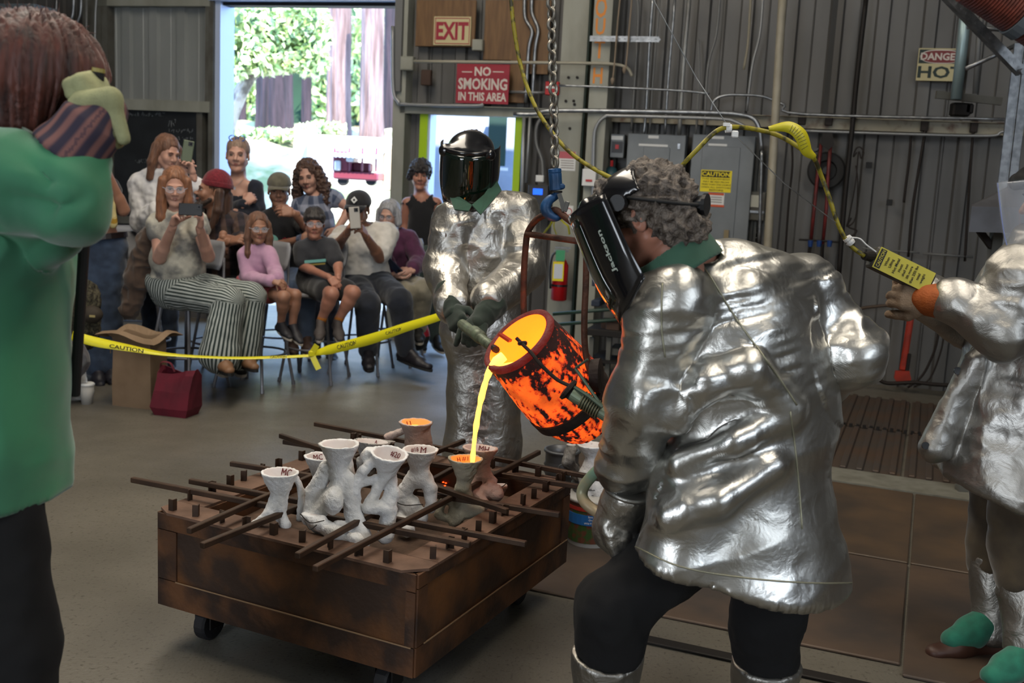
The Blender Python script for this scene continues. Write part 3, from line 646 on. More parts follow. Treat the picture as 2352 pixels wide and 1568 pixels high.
for i, (x, y) in enumerate(((1842, 270), (1904, 272), (2124, 285), (2238, 288))):
    q = MB(); wpx(q, x-9, y-12, x+9, y+16, .05, .09, .004); tag(q.build('beam_clip', M_rod), ('dark rusty clip on the beam left of the bolt cutters', 'dark rusty clip on the beam holding the bolt cutters', 'dark rusty clip on the beam holding the long rod', 'dark rusty clip on the beam nearest the hood stand')[i], 'clip')
# gas fittings under the red handles
gf = thing('gas_manifold', 'blue valves on a small pipe manifold under the bolt cutter handles', 'valves', wpt(1884, 620, .1))
q = MB(); q.tube(wt([(1835, 550), (1935, 556)], .12), .008, 8); q.build('pipe', M_dark, gf)
for x in (1862, 1882, 1906):
    q = MB(); a = wpt(x, 552, .12); q.cyl(a, a-np.array([0, 0, .05]), .022, .016, 10); q.build('valve', mat('blue_valve', '1d3c74', .4), gf)
q = MB(); q.tube(wt([(1862, 565), (1857, 640)], .12), .006, 6); q.tube(wt([(1888, 565), (1886, 640)], .12), .006, 6); q.build('hose', M_rod, gf)
# pipe wrench
wr = thing('pipe_wrench', 'big orange pipe wrench leaning against the corrugated wall over the grating', 'wrench', wpt(2078, 880, .12))
a, b = wpt(2098, 690, .12), wpt(2073, 850, .12)
q = MB(); q.bar(a, b, .05, .026, up=WN, bev=.008); q.bar(a+(b-a)*.08+WN*.014, a+(b-a)*.9+WN*.014, .022, .012, up=WN); q.build('handle', mat('orange_enamel', '9d2a14', .45, 0, '7c2413', 9), wr)
q = MB(); q.prism(wt([(2053, 866), (2056, 850), (2088, 850), (2092, 868), (2088, 880), (2062, 880)], .11), WN*.045); q.build('head', MATS['orange_enamel'], wr)
q = MB(); q.bar(wpt(2089, 812, .13), wpt(2078, 884, .13), .028, .028, up=WN, bev=.005); q.build('jaw', M_dark, wr)
wire('coiled_hose', 'tangle of dark hose lying along the foot of the wall by the wrench', 'hose', [(1955, 872), (1972, 862), (1995, 868), (2010, 855), (2018, 870), (2040, 880), (2100, 878), (2140, 882), (2200, 886)], .2, .016, M_rod)
wire('leaning_cable', 'dark cable sweeping up the wall behind the wrench', 'cable', [(2085, 890), (2120, 860), (2148, 800), (2160, 740), (2172, 700)], .2, .010, M_rod)
wire('leaning_cable', 'thinner dark cable arcing up behind the silver coat', 'cable', [(2100, 888), (2135, 870), (2160, 810), (2170, 760), (2180, 720)], .2, .007, M_rod)
# strut frame, brackets, duct and hood at the right edge
fy = 6.6
def pf(pts, Y=fy): return [P(x, y, Y) for x, y in pts]
fr = thing('strut_stand', 'tall galvanised strut post with a slotted diagonal brace near the red duct', 'frame', [P(2290, 640, fy)[0], fy, 0])
q = MB(); a, b = P(2352-5, 100, fy), P(2282, 640, fy); d = (b-a)/np.linalg.norm(b-a); e = b+d*1.1
q.bar(a+np.array([-.02, 0, 0]), e+np.array([-.02, 0, 0]), .012, .05); q.bar(a+np.array([.045, 0, 0]), e+np.array([.045, 0, 0]), .012, .05); q.bar(a+np.array([.012, .03, 0]), e+np.array([.012, .03, 0]), .06, .006); q.build('post', M_galv, fr)
q = MB(); a, b = P(2170, -20, fy-.1), P(2345, 160, fy-.1); q.bar(a, b, .055, .012, up=(0, 1, 0)); q.bar(a+np.array([0, .03, -.03]), b+np.array([0, .03, -.03]), .008, .05, up=(0, 1, 0))
for k in range(16): c = a+(b-a)*(k+.5)/16; q.cyl(c+np.array([0, -.009, -.0]), c+np.array([0, -.0065, 0]), .009, n=6)
q.build('brace', M_galv, fr)
for pts in ([(2218, 158), (2290, 125), (2352, 95)], [(2222, 62), (2352, 72)]):
    q = MB(); q.tube(pf(pts, fy+.1), .014, 8); q.build('rod', M_galv, fr, smooth=True)
q = MB(); c = P(2345, 165, fy-.12); q.cyl(c, c+np.array([0, -.04, 0]), .02, n=6); q.build('bolt', M_galv, fr)
sl = thing('silver_tube', 'pale silver tube standing on a steel bracket in front of the danger sign', 'tube', P(2200, 230, 7.2))
q = MB(); q.tube(pf([(2222, -20), (2212, 90), (2196, 228)], 7.2), .036, 12); q.build('tube', mat('pale_silver', '8da2a6', .4, .5), sl, smooth=True)
q = MB(); q.bar(P(2150, 217, 7.25), P(2300, 233, 7.25), .05, .03, up=(0, 1, 0)); q.build('bracket', M_beamd, sl)
q = MB(); q.box(P(2205, 252, 7.3), (.12, .08, .09), bev=.01); q.box(P(2222, 250, 7.3), (.06, .08, .07), bev=.01); q.build('clamp', M_dark, sl)
q = MB(); q.tube(pf([(2262, -20), (2248, 90), (2240, 215)], 7.4), .02, 8); q.build('rod', M_conduitd, sl, smooth=True)
du = thing('flexible_duct', 'ribbed rust-red flexible duct hanging at the roof beside the strut frame', 'duct', P(2330, 60, 6.1))
q = MB(); a, b = P(2240, -60, 6.1), P(2420, 60, 6.1); n = 60; pr = [(np.linalg.norm(b-a)*i/n, .16+(.008 if i % 2 else 0)) for i in range(n+1)]; q.lathe(a, b-a, pr, 28); q.build('ribbed_hose', mat('duct_red', '6a3226', .6, 0, '4c251d', 12), du)
q = MB(); d = nz(b-a); c = a+(b-a)*.60; q.lathe(c, d, [(0, .172), (.0, .178), (.07, .178), (.07, .172)], 28); q.build('band', mat('grey_strap', '5b646b', .5), du)
hd = thing('extraction_hood', 'grey sheet metal hood on an angle stand beside the clear face shield', 'hood', [P(2290, 520, 5.2)[0], 5.2, 0])
top = [P(2340, 415, 5.5), P(2400, 415, 5.5), P(2400, 418, 5.2), P(2340, 420, 5.2)]; bot = [P(2232, 470, 5.6), P(2480, 480, 5.6), P(2480, 480, 5.0), P(2232, 474, 5.0)]; sk = [p-np.array([0, 0, .12]) for p in bot]
q = MB(); V = top+bot+sk; q.add(V, [(0, 1, 2, 3)]+[(i, 4+i, 4+(i+1) % 4, (i+1) % 4) for i in range(4)]+[(4+i, 8+i, 8+(i+1) % 4, 4+(i+1) % 4) for i in range(4)]); q.build('hood', mat('hood_sheet', '54555a', .5, .4, '464649', 9), hd)
q = MB(); x0 = P(2290, 530, 5.3); q.bar(x0, (x0[0]-.02, 5.3, 0), .05, .05); q.build('leg', M_beamd, hd)
q = MB(); q.bar(P(2250, 530, 5.3), P(2310, 610, 5.3), .03, .03); q.build('brace', M_rod, hd)
# ---- cluttered corner behind the ladle: extinguisher, bench, shelf
ex = thing('fire_extinguisher', 'red fire extinguisher with a green tag and yellow label hanging on the column', 'extinguisher', ws(Wp(1283, 692, .3)[0], Wp(1283, 692, .3)[1], .3))
s_, zb = Wp(1283, 690, .32); zt = Wp(1287, 592, .32)[1]; c = ws(s_, zb, .32)
q = MB(); q.lathe(c, (0, 0, 1), [(0, .05), (.01, .066), (zt-zb-.06, .066), (zt-zb-.02, .045), (zt-zb, .02)], 20); q.build('cylinder', mat('extinguisher_red', '9a0f14', .3), ex, smooth=True)
q = MB(); q.cyl(c+np.array([0, 0, zt-zb]), c+np.array([0, 0, zt-zb+.04]), .02, n=10); q.box(c+np.array([0, 0, zt-zb+.06]), (.12, .02, .018)); q.box(c+np.array([.01, 0, zt-zb+.085]), (.13, .02, .014)); q.build('valve_head', M_galv, ex)
q = MB(); q.tube(spline([c+np.array([-.01, 0, zt-zb+.05]), c+np.array([-.07, -.02, zt-zb+.02]), c+np.array([-.085, -.02, .25]), c+np.array([-.075, -.02, .1])], 5), .01, 8); q.build('hose', M_black, ex, smooth=True)
q = MB(); q.lathe(c+np.array([0, 0, .12]), (0, 0, 1), [(0, .0672), (0, .068), (.018, .068), (.018, .0672)], 20); q.build('strap', M_black, ex)
lf = c-np.array([0, .07, 0])
q = MB(); q.box(lf+np.array([-.02, .0, .25]), (.09, .006, .16)); lb = q.build('label', M_yellow, ex); q = MB(); q.box(lf+np.array([-.02, -.004, .25]), (.07, .003, .12)); q.build('print_panel', mat('pale_print', 'b9bdc4', .5), lb)
q = MB(); q.box(lf+np.array([-.01, -.006, .38]), (.075, .003, .09), rz=.1); q.build('green_tag', mat('green_tag', '3f8e63', .6), ex)
hz = thing('yellow_ribbon', 'bundle of yellow caution tape hanging on the column behind the ladle bail', 'tape', wpt(1285, 560, .3))
q = MB()
for pts in ([(1262, 495), (1268, 510), (1250, 535), (1238, 556)], [(1285, 500), (1296, 512), (1305, 520), (1308, 538)], [(1275, 500), (1272, 520), (1278, 538)]):
    P3 = spline(wt(pts, .36), 4); q.tube(P3, [.035]*len(P3), 6, flat=.15)
q.build('loose_loops', mat('tape_yellow', 'b9b31a', .5), hz)
q = MB(); q.cyl(wpt(1285, 494, .3), wpt(1285, 494, .4), .012, n=8); q.build('hook', M_galv, hz)
bn = thing('work_bench', 'cluttered low steel bench with green rails in the shade behind the ladle', 'bench', wpt(1400, 880, .9))
M_greenp = mat('green_pipe_rail', '24382f', .5)
for yy in (715, 740): q = MB(); q.tube(wt([(1270, yy+6), (1440, yy-8)], .95), .014, 8); q.build('rail', M_greenp, bn, smooth=True)
q = MB(); wpx(q, 1345, 760, 1470, 775, .5, 1.0, .004); q.build('top', M_dark, bn)
for x in (1350, 1390, 1460): q = MB(); wpx(q, x, 775, x+10, 900, .6, .65); wpx(q, x, 775, x+10, 900, .9, .95); q.build('leg', M_beamd, bn)
q = MB(); wpx(q, 1350, 830, 1465, 836, .5, 1.0); q.build('shelf', M_dark, bn)
rr = random.Random(11)
M_clut = [mat('rust_brown', '3d2a1e', .7), M_dark, mat('dull_blue', '1c2433', .6), M_beamd, mat('dull_tan', '5d4f3a', .7)]
for k in range(16):
    x = rr.uniform(1350, 1440); y = rr.choice([640, 665, 690, 712, 740, 800, 820]); w_, h_ = rr.uniform(14, 34), rr.uniform(10, 26)
    q = MB(); wpx(q, x, y, x+w_, y+h_, .55+rr.random()*.2, .85+rr.random()*.1, .006); q.cm = 0
    tag(q.build('scrap_block', M_clut[k % 5]), '%s block of foundry clutter %s behind the ladle bail' % (('rust brown', 'black iron', 'dull blue', 'grey steel', 'tan')[k % 5], {640: 'topmost', 665: 'near the top', 690: 'at mid height', 712: 'by the upper green rail', 740: 'by the lower green rail', 800: 'under the bench top', 820: 'on the bench shelf'}[y]), 'scrap', 'foundry clutter behind the ladle')
tk = thing('gas_cylinder', 'small blue-green gas cylinder beside the first grey cabinet', 'cylinder', wpt(1399, 460, .15))
c = wpt(1400, 455, .12); q = MB(); q.lathe(c, (0, 0, 1), [(0, .06), (.2, .06), (.24, .045), (.26, .02)], 16); q.build('tank', mat('teal_paint', '23444c', .5), tk, smooth=True)
q = MB(); q.cyl(c+np.array([0, 0, .26]), c+np.array([0, 0, .31]), .012, n=8); q.build('valve', M_red, tk)
# ------------------------------------------------------------------ outside the doors: yard, redwoods, walls, little vehicle
M_yard = mat('sunny_yard', 'b7ab9a', .9, 0, '938672', .5, .35, .65, bump=.2, bscale=3)
q = MB(); q.box((-3, 30.2, -.06), (40, 39, .1)); tag(q.build('ground', M_yard), kind='structure')
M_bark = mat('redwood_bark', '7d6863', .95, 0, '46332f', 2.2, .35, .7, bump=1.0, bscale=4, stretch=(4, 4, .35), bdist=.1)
M_barkd = mat('shaded_redwood_bark', '33262a', .95, 0, '150f12', 2, .35, .7, bump=1.0, bscale=4, stretch=(4, 4, .35), bdist=.1)  # same bark as above, with the forest shade put into its colour
M_barkp = mat('mottled_bark', 'a09a90', .9, 0, '565049', 3.5, .42, .6, bump=.5, bscale=6, bdist=.05)
M_leaf = [mat('leaf_%s' % n, c, .55, trans=0) for n, c in (('light', 'a6b777'), ('mid', '7a9657'), ('deep', '3f5a3c'), ('pale', 'c9d3a4'))]
def trunk(label, x0, x1, yb, yt, Y, m=None, lean=0, pts=None, name='redwood_tree', flare=1.35):
    a = P((x0+x1)/2, yb, Y); b = P((x0+x1)/2+lean, yt, Y); a = a-UP*(.8 if Y > 20 else 0); rad = abs(P(x1, yb, Y)[0]-P(x0, yb, Y)[0])/2
    n, ns = 22, 26; V = []; 
    rs = np.random.RandomState(int(x0)); fl = rs.rand(n)*.22
    P3 = [a+(b-a)*t for t in np.linspace(0, 1, ns)] if pts is None else spline([P(x, y, Y) for x, y in pts], 6); ns = len(P3); P3[0] = P3[0]-UP*(.5 if pts else 0)
    for i, p in enumerate(P3):
        t = i/(ns-1); r_ = rad*(1+(flare-1)*max(0, 1-t*4)**2)*(1-.12*t)
        for k in range(n):
            ang = 2*math.pi*k/n; rr_ = r_*(1+.10*(k % 2)+fl[k]*.4+.04*math.sin(t*9+k)); V.append(p+np.array([rr_*math.cos(ang), rr_*math.sin(ang), 0]))
    Fa = [(i*n+k, i*n+(k+1) % n, (i+1)*n+(k+1) % n, (i+1)*n+k) for i in range(ns-1) for k in range(n)]+[tuple((ns-1)*n+k for k in range(n))]
    t_ = thing(name, label, 'tree', (a[0], Y, min(a[2], 0) if a[2] < .3 else a[2]))
    q = MB(); q.add(V, Fa); q.build('trunk', m or M_bark, t_); return t_
def leaves(parent, blobs, Y0, dY, n, size, seed, name='foliage', mats=M_leaf):
    rs = np.random.RandomState(seed); V = []; Fa = []; mi = []
    for j in range(n):
        bx_, by_, rx, ry = blobs[rs.randint(len(blobs))]; a = rs.rand()*2*math.pi; rr_ = math.sqrt(rs.rand())
        c = P(bx_+rx*rr_*math.cos(a), by_+ry*rr_*math.sin(a), Y0+rs.uniform(-dY, dY)); s_ = size*rs.uniform(.6, 1.4)
        d = rs.randn(3); d /= np.linalg.norm(d); u = np.cross(d, rs.randn(3)); u /= np.linalg.norm(u); i0 = len(V)
        V += [c-d*s_, c+u*s_*.45, c+d*s_, c-u*s_*.45]; Fa.append((i0, i0+1, i0+2, i0+3)); mi.append(int(rs.choice(4, p=[.35, .25, .1, .3])))
    return tag(mkmesh(name, V, np.array(Fa), mats, parent, mi=mi), kind='stuff')
def hillside():
    xs = np.linspace(-22, 12, 60); ys = np.linspace(17, 46, 26); V = []; 
    for y in ys:
        for x in xs: V.append((x, y, -.05+max(0, min((y-18)*.5, 2.2))+max(0, y-22.4)*.04+.25*math.sin(x*1.3+y)*min(1, max(0, (y-18)/4))))
    n = len(xs); Fa = [(i*n+j, i*n+j+1, (i+1)*n+j+1, (i+1)*n+j) for i in range(len(ys)-1) for j in range(n-1)]
    tag(mkmesh('hillside', V, Fa, mat('leaf_litter', '9c8f78', .95, 0, '55603c', 1.2, .4, .62, bump=.5, bscale=5, bdist=.1), None, True), kind='structure')
hillside()
trunk('sunlit pale redwood trunk beside the oak foliage, seen through the big doorway', 754, 806, 300, -60, 24)
trunk('sunlit pale redwood trunk with dark scars, nearest the doorway post', 830, 880, 282, -60, 23)
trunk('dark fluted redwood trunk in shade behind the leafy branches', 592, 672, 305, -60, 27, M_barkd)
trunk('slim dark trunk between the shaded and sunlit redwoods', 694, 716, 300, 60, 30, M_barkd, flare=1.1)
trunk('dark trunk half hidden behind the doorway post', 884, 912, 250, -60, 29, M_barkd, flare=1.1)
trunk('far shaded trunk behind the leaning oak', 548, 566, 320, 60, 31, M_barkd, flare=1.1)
oak = trunk('leaning mottled oak trunk with bright green leaves across the big doorway', 500, 535, 360, 120, 19, M_barkp, pts=[(505, 385), (520, 300), (545, 230), (580, 165), (625, 120), (700, 60)], name='leaning_oak', flare=1.2)
leaves(oak, [(600, 60, 110, 50), (560, 110, 70, 45), (680, 90, 80, 60), (710, 60, 50, 50), (620, 140, 80, 30), (540, 60, 50, 60), (715, 140, 40, 35), (660, 40, 90, 40), (545, 155, 30, 25)], 18.5, 1.2, 13000, .075, 3)
bg = thing('forest_edge', 'distant green redwood foliage filling the big doorway behind the trunks', 'foliage', (-9, 34, 5))
leaves(bg, [(520, 200, 40, 90), (560, 230, 30, 60), (735, 190, 25, 90), (822, 130, 14, 140), (898, 120, 14, 160), (650, 60, 150, 60), (770, 250, 40, 40), (1030, 300, 80, 60)], 34, 2.5, 9000, .2, 5)
q = MB(); q.box((-9, 38.5, 9), (44, .4, 20)); tag(q.build('forest_backing', mat('deep_forest', '24402f', 1, 0, '0c1814', .35, .4, .6)), 'dense dark forest far behind the redwoods', 'forest')  # woodland shade is put into the backing's dark colours
sh = thing('hillside_shrubs', 'low sunlit shrubs and grass on the slope behind the fair haired woman', 'shrubs', (-6.5, 19, .3))
leaves(sh, [(600, 312, 90, 14), (530, 330, 30, 20), (740, 295, 50, 10)], 22.6, .8, 2600, .1, 8)
# concrete walls and the maroon cart with a canopy
M_conc = mat('sunlit_concrete', 'c9c4b8', .9, 0, 'aaa597', 2, .4, .7)
def extbox(nm, lab, cat, x0, y0, x1, y1, Y, dY, m):
    a, b = P(x0, y0, Y), P(x1, y1, Y); q = MB(); q.box(((a[0]+b[0])/2, Y+dY/2, (a[2]+b[2])/2), (abs(b[0]-a[0]), dY, abs(a[2]-b[2])), bev=.02); return tag(q.build(nm, m), lab, cat)
extbox('retaining_wall', 'long sunlit concrete retaining wall behind the maroon cart', 'wall', 712, 308, 925, 425, 17, .4, M_conc)
q = MB(); q.bar(P(676, 610, 16), P(702, 300, 16), .35, .25); tag(q.build('leaning_post', M_conc), 'pale leaning concrete post by the retaining wall', 'post')
extbox('grey_post', 'grey post standing between the leaning post and the retaining wall', 'post', 706, 290, 718, 640, 15.5, .2, mat('grey_post_paint', '8d8f94', .7))
extbox('block_wall', 'pale block wall by the doorway post right of the maroon cart', 'wall', 880, 330, 925, 440, 15.2, .3, mat('tan_blocks', 'c2b196', .9))
vc = thing('canopy_cart', 'maroon utility cart with a corrugated canopy parked by the retaining wall', 'cart', P(810, 418, 14.5))
Yc = 14.5
def vb(nm, x0, y0, x1, y1, dy0, dy1, m):
    a, b = P(x0, y0, Yc+dy0), P(x1, y1, Yc+dy0); q = MB(); q.box(((a[0]+b[0])/2, Yc+(dy0+dy1)/2, (a[2]+b[2])/2), (abs(b[0]-a[0]), dy1-dy0, abs(a[2]-b[2])), bev=.02); return q.build(nm, m, vc)
M_mar = mat('maroon_paint', '6d2f3c', .4)
vb('lower_body', 764, 392, 868, 416, 0, .9, M_mar); vb('rear_panel', 764, 345, 800, 394, .0, .9, M_mar); vb('seat_back', 808, 372, 850, 396, .3, .6, M_mar)
for x in (766, 800, 830, 862): vb('post', x, 338, x+3, 395, 0, .05, M_mar)
vb('window', 768, 368, 782, 392, -.03, 0, M_white); vb('window', 795, 350, 812, 372, -.03, 0, M_white)
q = MB(); a, b = P(757, 332, Yc), P(872, 352, Yc); n = 24; g = []
for i in range(n+1):
    x = a[0]+(b[0]-a[0])*i/n; zz = .04*(i % 2); g.append([(x, Yc-.15, a[2]-.14+zz*.4), (x+.0, Yc+1.1, a[2]+.08+zz*.4)])
V = [p for r_ in g for p in r_]; V2 = [(x, y, z-.03) for x, y, z in V]; N = len(V); Fa = [(2*i, 2*i+2, 2*i+3, 2*i+1) for i in range(n)]+[(N+2*i, N+2*i+1, N+2*i+3, N+2*i+2) for i in range(n)]+[(2*i, N+2*i, N+2*i+2, 2*i+2) for i in range(n)]
q.add(V+V2, Fa); q.build('canopy', mat('pale_canopy', '9fb0c4', .5), vc)
for x in (785, 850):
    q = MB(); c = P(x, 415, Yc); q.cyl(c+np.array([0, .05, .0]), c+np.array([0, .2, 0]), .07, n=16); q.build('wheel', M_blackr, vc)
# neighbour building seen through the lime frame
nb = thing('neighbour_building', 'pale blue-grey building with a dark window seen through the lime framed doorway', 'building', P(1100, 480, 13.5))
a, b = P(984, 335, 13.6), P(1290, 700, 13.6); q = MB(); q.box(((a[0]+b[0])/2, 13.8, 1.3), (b[0]-a[0], .3, 2.75)); q.build('wall', mat('pale_blue_wall', '8d97a8', .8, 0, '7e889a', 3), nb)
a, b = P(1048, 262, 13.7), P(1290, 350, 13.7); q = MB(); q.box(((a[0]+b[0])/2, 13.85, 2.75), (b[0]-a[0], .3, 1.4)); q.build('wall', MATS['pale_blue_wall'], nb)
a, b = P(1124, 266, 13.5), P(1160, 382, 13.5); q = MB(); q.box(((a[0]+b[0])/2, 13.5, (a[2]+b[2])/2), (b[0]-a[0], .12, a[2]-b[2])); wn = q.build('window', mat('dark_pane', '2c3d38', .15), nb)
a, b = P(1118, 383, 13.45), P(1166, 392, 13.45); q = MB(); q.box(((a[0]+b[0])/2, 13.5, (a[2]+b[2])/2), (b[0]-a[0], .2, a[2]-b[2])); q.build('sill', M_white, nb)

# ------------------------------------------------------------------ the pouring cart
ZTOP = .45
A, B, Cn = Zp(352, 1170, ZTOP), Zp(962, 1319, ZTOP), Zp(1331, 1105, ZTOP)
E1 = nz(A-B); L1 = np.linalg.norm(A-B); E2 = np.cross((0, 0, 1), -E1) if False else nz(np.array([-(-E1[1]), -E1[0], 0])*-1)
if E2 @ (Cn-B) < 0: E2 = -E2
L2 = float((Cn-B) @ E2)
def cp(a, b, z): return np.array([B[0], B[1], 0])+E1*a+E2*b+UP*z      # a along the front, b along the long side
M_rust = mat('rusted_steel', '5e3d25', .58, .3, '2e2019', 7, .38, .62, bump=.15, bscale=60, bump2=.15, bscale2=8, detail=8)
M_rust2 = mat('orange_rusted_steel', '66401f', .6, .25, '33241b', 5, .36, .60, bump=.15, bscale=50, detail=9)
M_rim = mat('dusty_rusted_rim', '6a5142', .7, .2, '4b3629', 9, .35, .68, bump=.2, bscale=60, detail=8)
M_bar = mat('dark_steel_bar', '473528', .55, .5, '33261e', 10)
M_weld = mat('scratched_line', '8a7258', .6, .4)
cart = thing('pouring_cart', 'large rusty steel pouring cart on casters holding the white moulds', 'cart', cp(L1/2, L2/2, 0))
zb = .145; ch = .055
def cbox(nm, a0, a1, b0, b1, z0, z1, m, bev=0, par=None):
    q = MB(); q.box(cp((a0+a1)/2, (b0+b1)/2, (z0+z1)/2), (abs(a1-a0), abs(b1-b0), abs(z1-z0)), axes=(E1, E2, UP), bev=bev); return q.build(nm, m, par or cart)
ins = .012
# side panels (front, far, long sides) with raised borders
for nm, a0, a1, b0, b1 in (('side_panel', ins, L1-ins, ins, ins+.01), ('side_panel', ins, L1-ins, L2-ins-.01, L2-ins), ('side_panel', ins, ins+.01, ins, L2-ins), ('side_panel', L1-ins-.01, L1-ins, ins, L2-ins)):
    cbox(nm, a0, a1, b0, b1, zb, ZTOP-.01, M_rust2)
for b0, b1 in ((ins-.006, ins), (L2-ins, L2-ins+.006)):
    cbox('lower_band', ins, L1-ins, b0, b1, zb, zb+.085, M_rust); cbox('end_strip', L1-ins-.075, L1-ins, b0, b1, zb+.088, ZTOP-.06, M_rust); cbox('end_strip', ins, ins+.03, b0, b1, zb+.088, ZTOP-.06, M_rust); cbox('upper_band', ins, L1-ins, b0, b1, ZTOP-.057, ZTOP-.008, M_rust)
for a0, a1 in ((ins-.006, ins), (L1-ins, L1-ins+.006)):
    cbox('lower_band', a0, a1, ins, L2-ins, zb, zb+.085, M_rust); cbox('end_strip', a0, a1, ins, ins+.05, zb+.088, ZTOP-.05, M_rust); cbox('end_strip', a0, a1, L2-ins-.06, L2-ins, zb+.088, ZTOP-.05, M_rust); cbox('upper_band', a0, a1, ins, L2-ins, ZTOP-.047, ZTOP-.008, M_rust)
q = MB()
q.bar(cp(.02, ins-.007, zb+.086), cp(L1-.085, ins-.007, zb+.086), .003, .003); q.bar(cp(ins-.007, .05, zb+.087), cp(ins-.007, L2-.02, zb+.087), .003, .003); q.build('weld_line', M_weld, cart)
cbox('base_plate', ins, L1-ins, ins, L2-ins, zb, zb+.01, M_rust)
# rim plates with clipped corners
RW = .105; zt0, zt1 = ZTOP-.008, ZTOP
def rim(poly, nm='rim_plate'):
    q = MB(); q.prism([cp(a, b, zt0) for a, b in poly], UP*(zt1-zt0)); q.build(nm, M_rim, cart)
rim([(ch, 0), (0, ch), (0, RW), (L1, RW), (L1, ch*.6), (L1-ch, 0)]); rim([(0, L2-RW), (0, L2-ch), (ch, L2), (L1-ch, L2), (L1, L2-ch), (L1, L2-RW)])
rim([(0, RW+.002), (0, L2-RW-.002), (RW, L2-RW-.002), (RW, RW+.002)]); rim([(L1, RW+.002), (L1, L2-RW-.002), (L1-RW, L2-RW-.002), (L1-RW, RW+.002)])
for a0, a1, b0, b1 in ((RW, RW+.006, RW, L2-RW), (L1-RW-.006, L1-RW, RW, L2-RW), (RW, L1-RW, RW-.006, RW), (RW, L1-RW, L2-RW, L2-RW+.006)): cbox('inner_wall', a0, a1, b0, b1, .33, zt0, M_rust)
# sand bed
n = 26; V = []; 
for i in range(n):
    for j in range(n): a = RW+(L1-2*RW)*i/(n-1); b = RW+(L2-2*RW)*j/(n-1); V.append(cp(a, b, .375+.008*float(vnoise(np.array([[a*14, b*14, 0]]), 5)[0])))
Fa = [(i*n+j, (i+1)*n+j, (i+1)*n+j+1, i*n+j+1) for i in range(n-1) for j in range(n-1)]
tag(mkmesh('sand_bed', V, Fa, mat('brown_sand', '5b483a', .95, 0, '42342a', 14, bump=.5, bscale=90), cart, True), kind='stuff')
# casters
M_wheel = mat('caster_rubber', '1d1d20', .5)
for a, b in ((L1-.10, .14), (.16, .12), (L1-.12, L2-.14), (.14, L2-.14)):
    c = cp(a, b, 0); q = MB(); q.box(c+UP*.14, (.1, .08, .012), axes=(E1, E2, UP)); q.box(c+E1*.03+UP*.09, (.006, .06, .09), axes=(E1, E2, UP)); q.box(c-E1*.03+UP*.09, (.006, .06, .09), axes=(E1, E2, UP)); q.cyl(c+UP*.125, c+UP*.145, .03, n=12); f_ = q.build('caster', M_dark, cart)
    q = MB(); o = c+UP*.055-E1*.022; q.lathe(o, E1, [(0, .03), (0, .048), (.006, .055), (.038, .055), (.044, .048), (.044, .03)], 20); q.build('wheel', M_wheel, f_); q = MB(); q.cyl(o-E1*.004, o+E1*.048, .016, n=10); q.build('axle', M_galv, f_)
# upright angle pegs along the rim
pegs = [(394, 1172), (449, 1185), (505, 1200), (563, 1214), (627, 1228), (692, 1245), (755, 1260), (818, 1278), (885, 1293), (1005, 1283),
        (392, 1137), (438, 1117), (483, 1104), (525, 1095), (565, 1080), (604, 1067), (657, 1049), (691, 1036), (726, 1019), (757, 1004), (788, 1002), (818, 986),
        (899, 990), (970, 1003), (1036, 1016), (1110, 1030), (1190, 1045), (1240, 1054), (1292, 1062), (1328, 1083),
        (1305, 1101), (1283, 1110), (1259, 1129), (1234, 1145), (1207, 1160), (1168, 1185), (1140, 1202), (1109, 1221), (1077, 1241), (1042, 1260)]
q0 = None
for i, (x, y) in enumerate(pegs):
    p = Zp(x, y, ZTOP); a = float(np.clip((p-B)@E1, .03, L1-.02)); b = float(np.clip((p-B)@E2, .03, L2-.03)); c = cp(a, b, ZTOP)
    if q0 is None:
        q = MB(); s_ = .009; h_ = .036; w_ = .004; q.prism([c+E1*x_+E2*y_ for x_, y_ in ((-s_, -s_), (s_, -s_), (s_, -s_+w_), (-s_+w_, -s_+w_), (-s_+w_, s_), (-s_, s_))], UP*h_); q0 = q.build('peg', M_bar, cart); base0 = c
    else:
        o = q0.copy(); COL.objects.link(o); o.location = q0.location+Vector((c-base0).tolist()); o.rotation_euler[2] = [0, .5, 1.57, 3.14][i % 4]
# steel bars laid over the cart
bars = [((303, 1101), (1080, 1251), .478, 'long dark bar lying across the cart, nearest the camera'), ((436, 1104), (1209, 1249), .475, 'long dark bar crossing behind the nearest one and jutting past the near corner'), ((530, 1064), (1286, 1182), .477, 'long dark bar running behind the tall white mould to the near side rim'),
        ((644, 1000), (1166, 1174), .502, 'dark bar slanting over the crossing bars in front of the glowing mould'), ((651, 1014), (1329, 1117), .478, 'dark bar ending at the far right pegs behind the glowing mould'), ((723, 973), (1382, 1100), .480, 'long dark bar along the far side of the cart, jutting past both ends'),
        ((433, 1219), (905, 1010), .486, 'dark crossing bar whose end juts over the front rim, leftmost of four'), ((463, 1253), (1066, 1012), .486, 'dark crossing bar whose end juts over the front rim, second from the left'), ((682, 1276), (1037, 1078), .486, 'dark crossing bar whose end juts over the front rim, third from the left'), ((723, 1306), (1238, 1038), .486, 'dark crossing bar whose end juts lowest over the front rim')]
for (a, b, z, lab) in bars:
    q = MB(); q.bar(Zp(*a, z), Zp(*b, z), .017, .017, bev=.002); tag(q.build('steel_bar', M_bar), lab, 'bar', 'steel bars over the pouring cart')

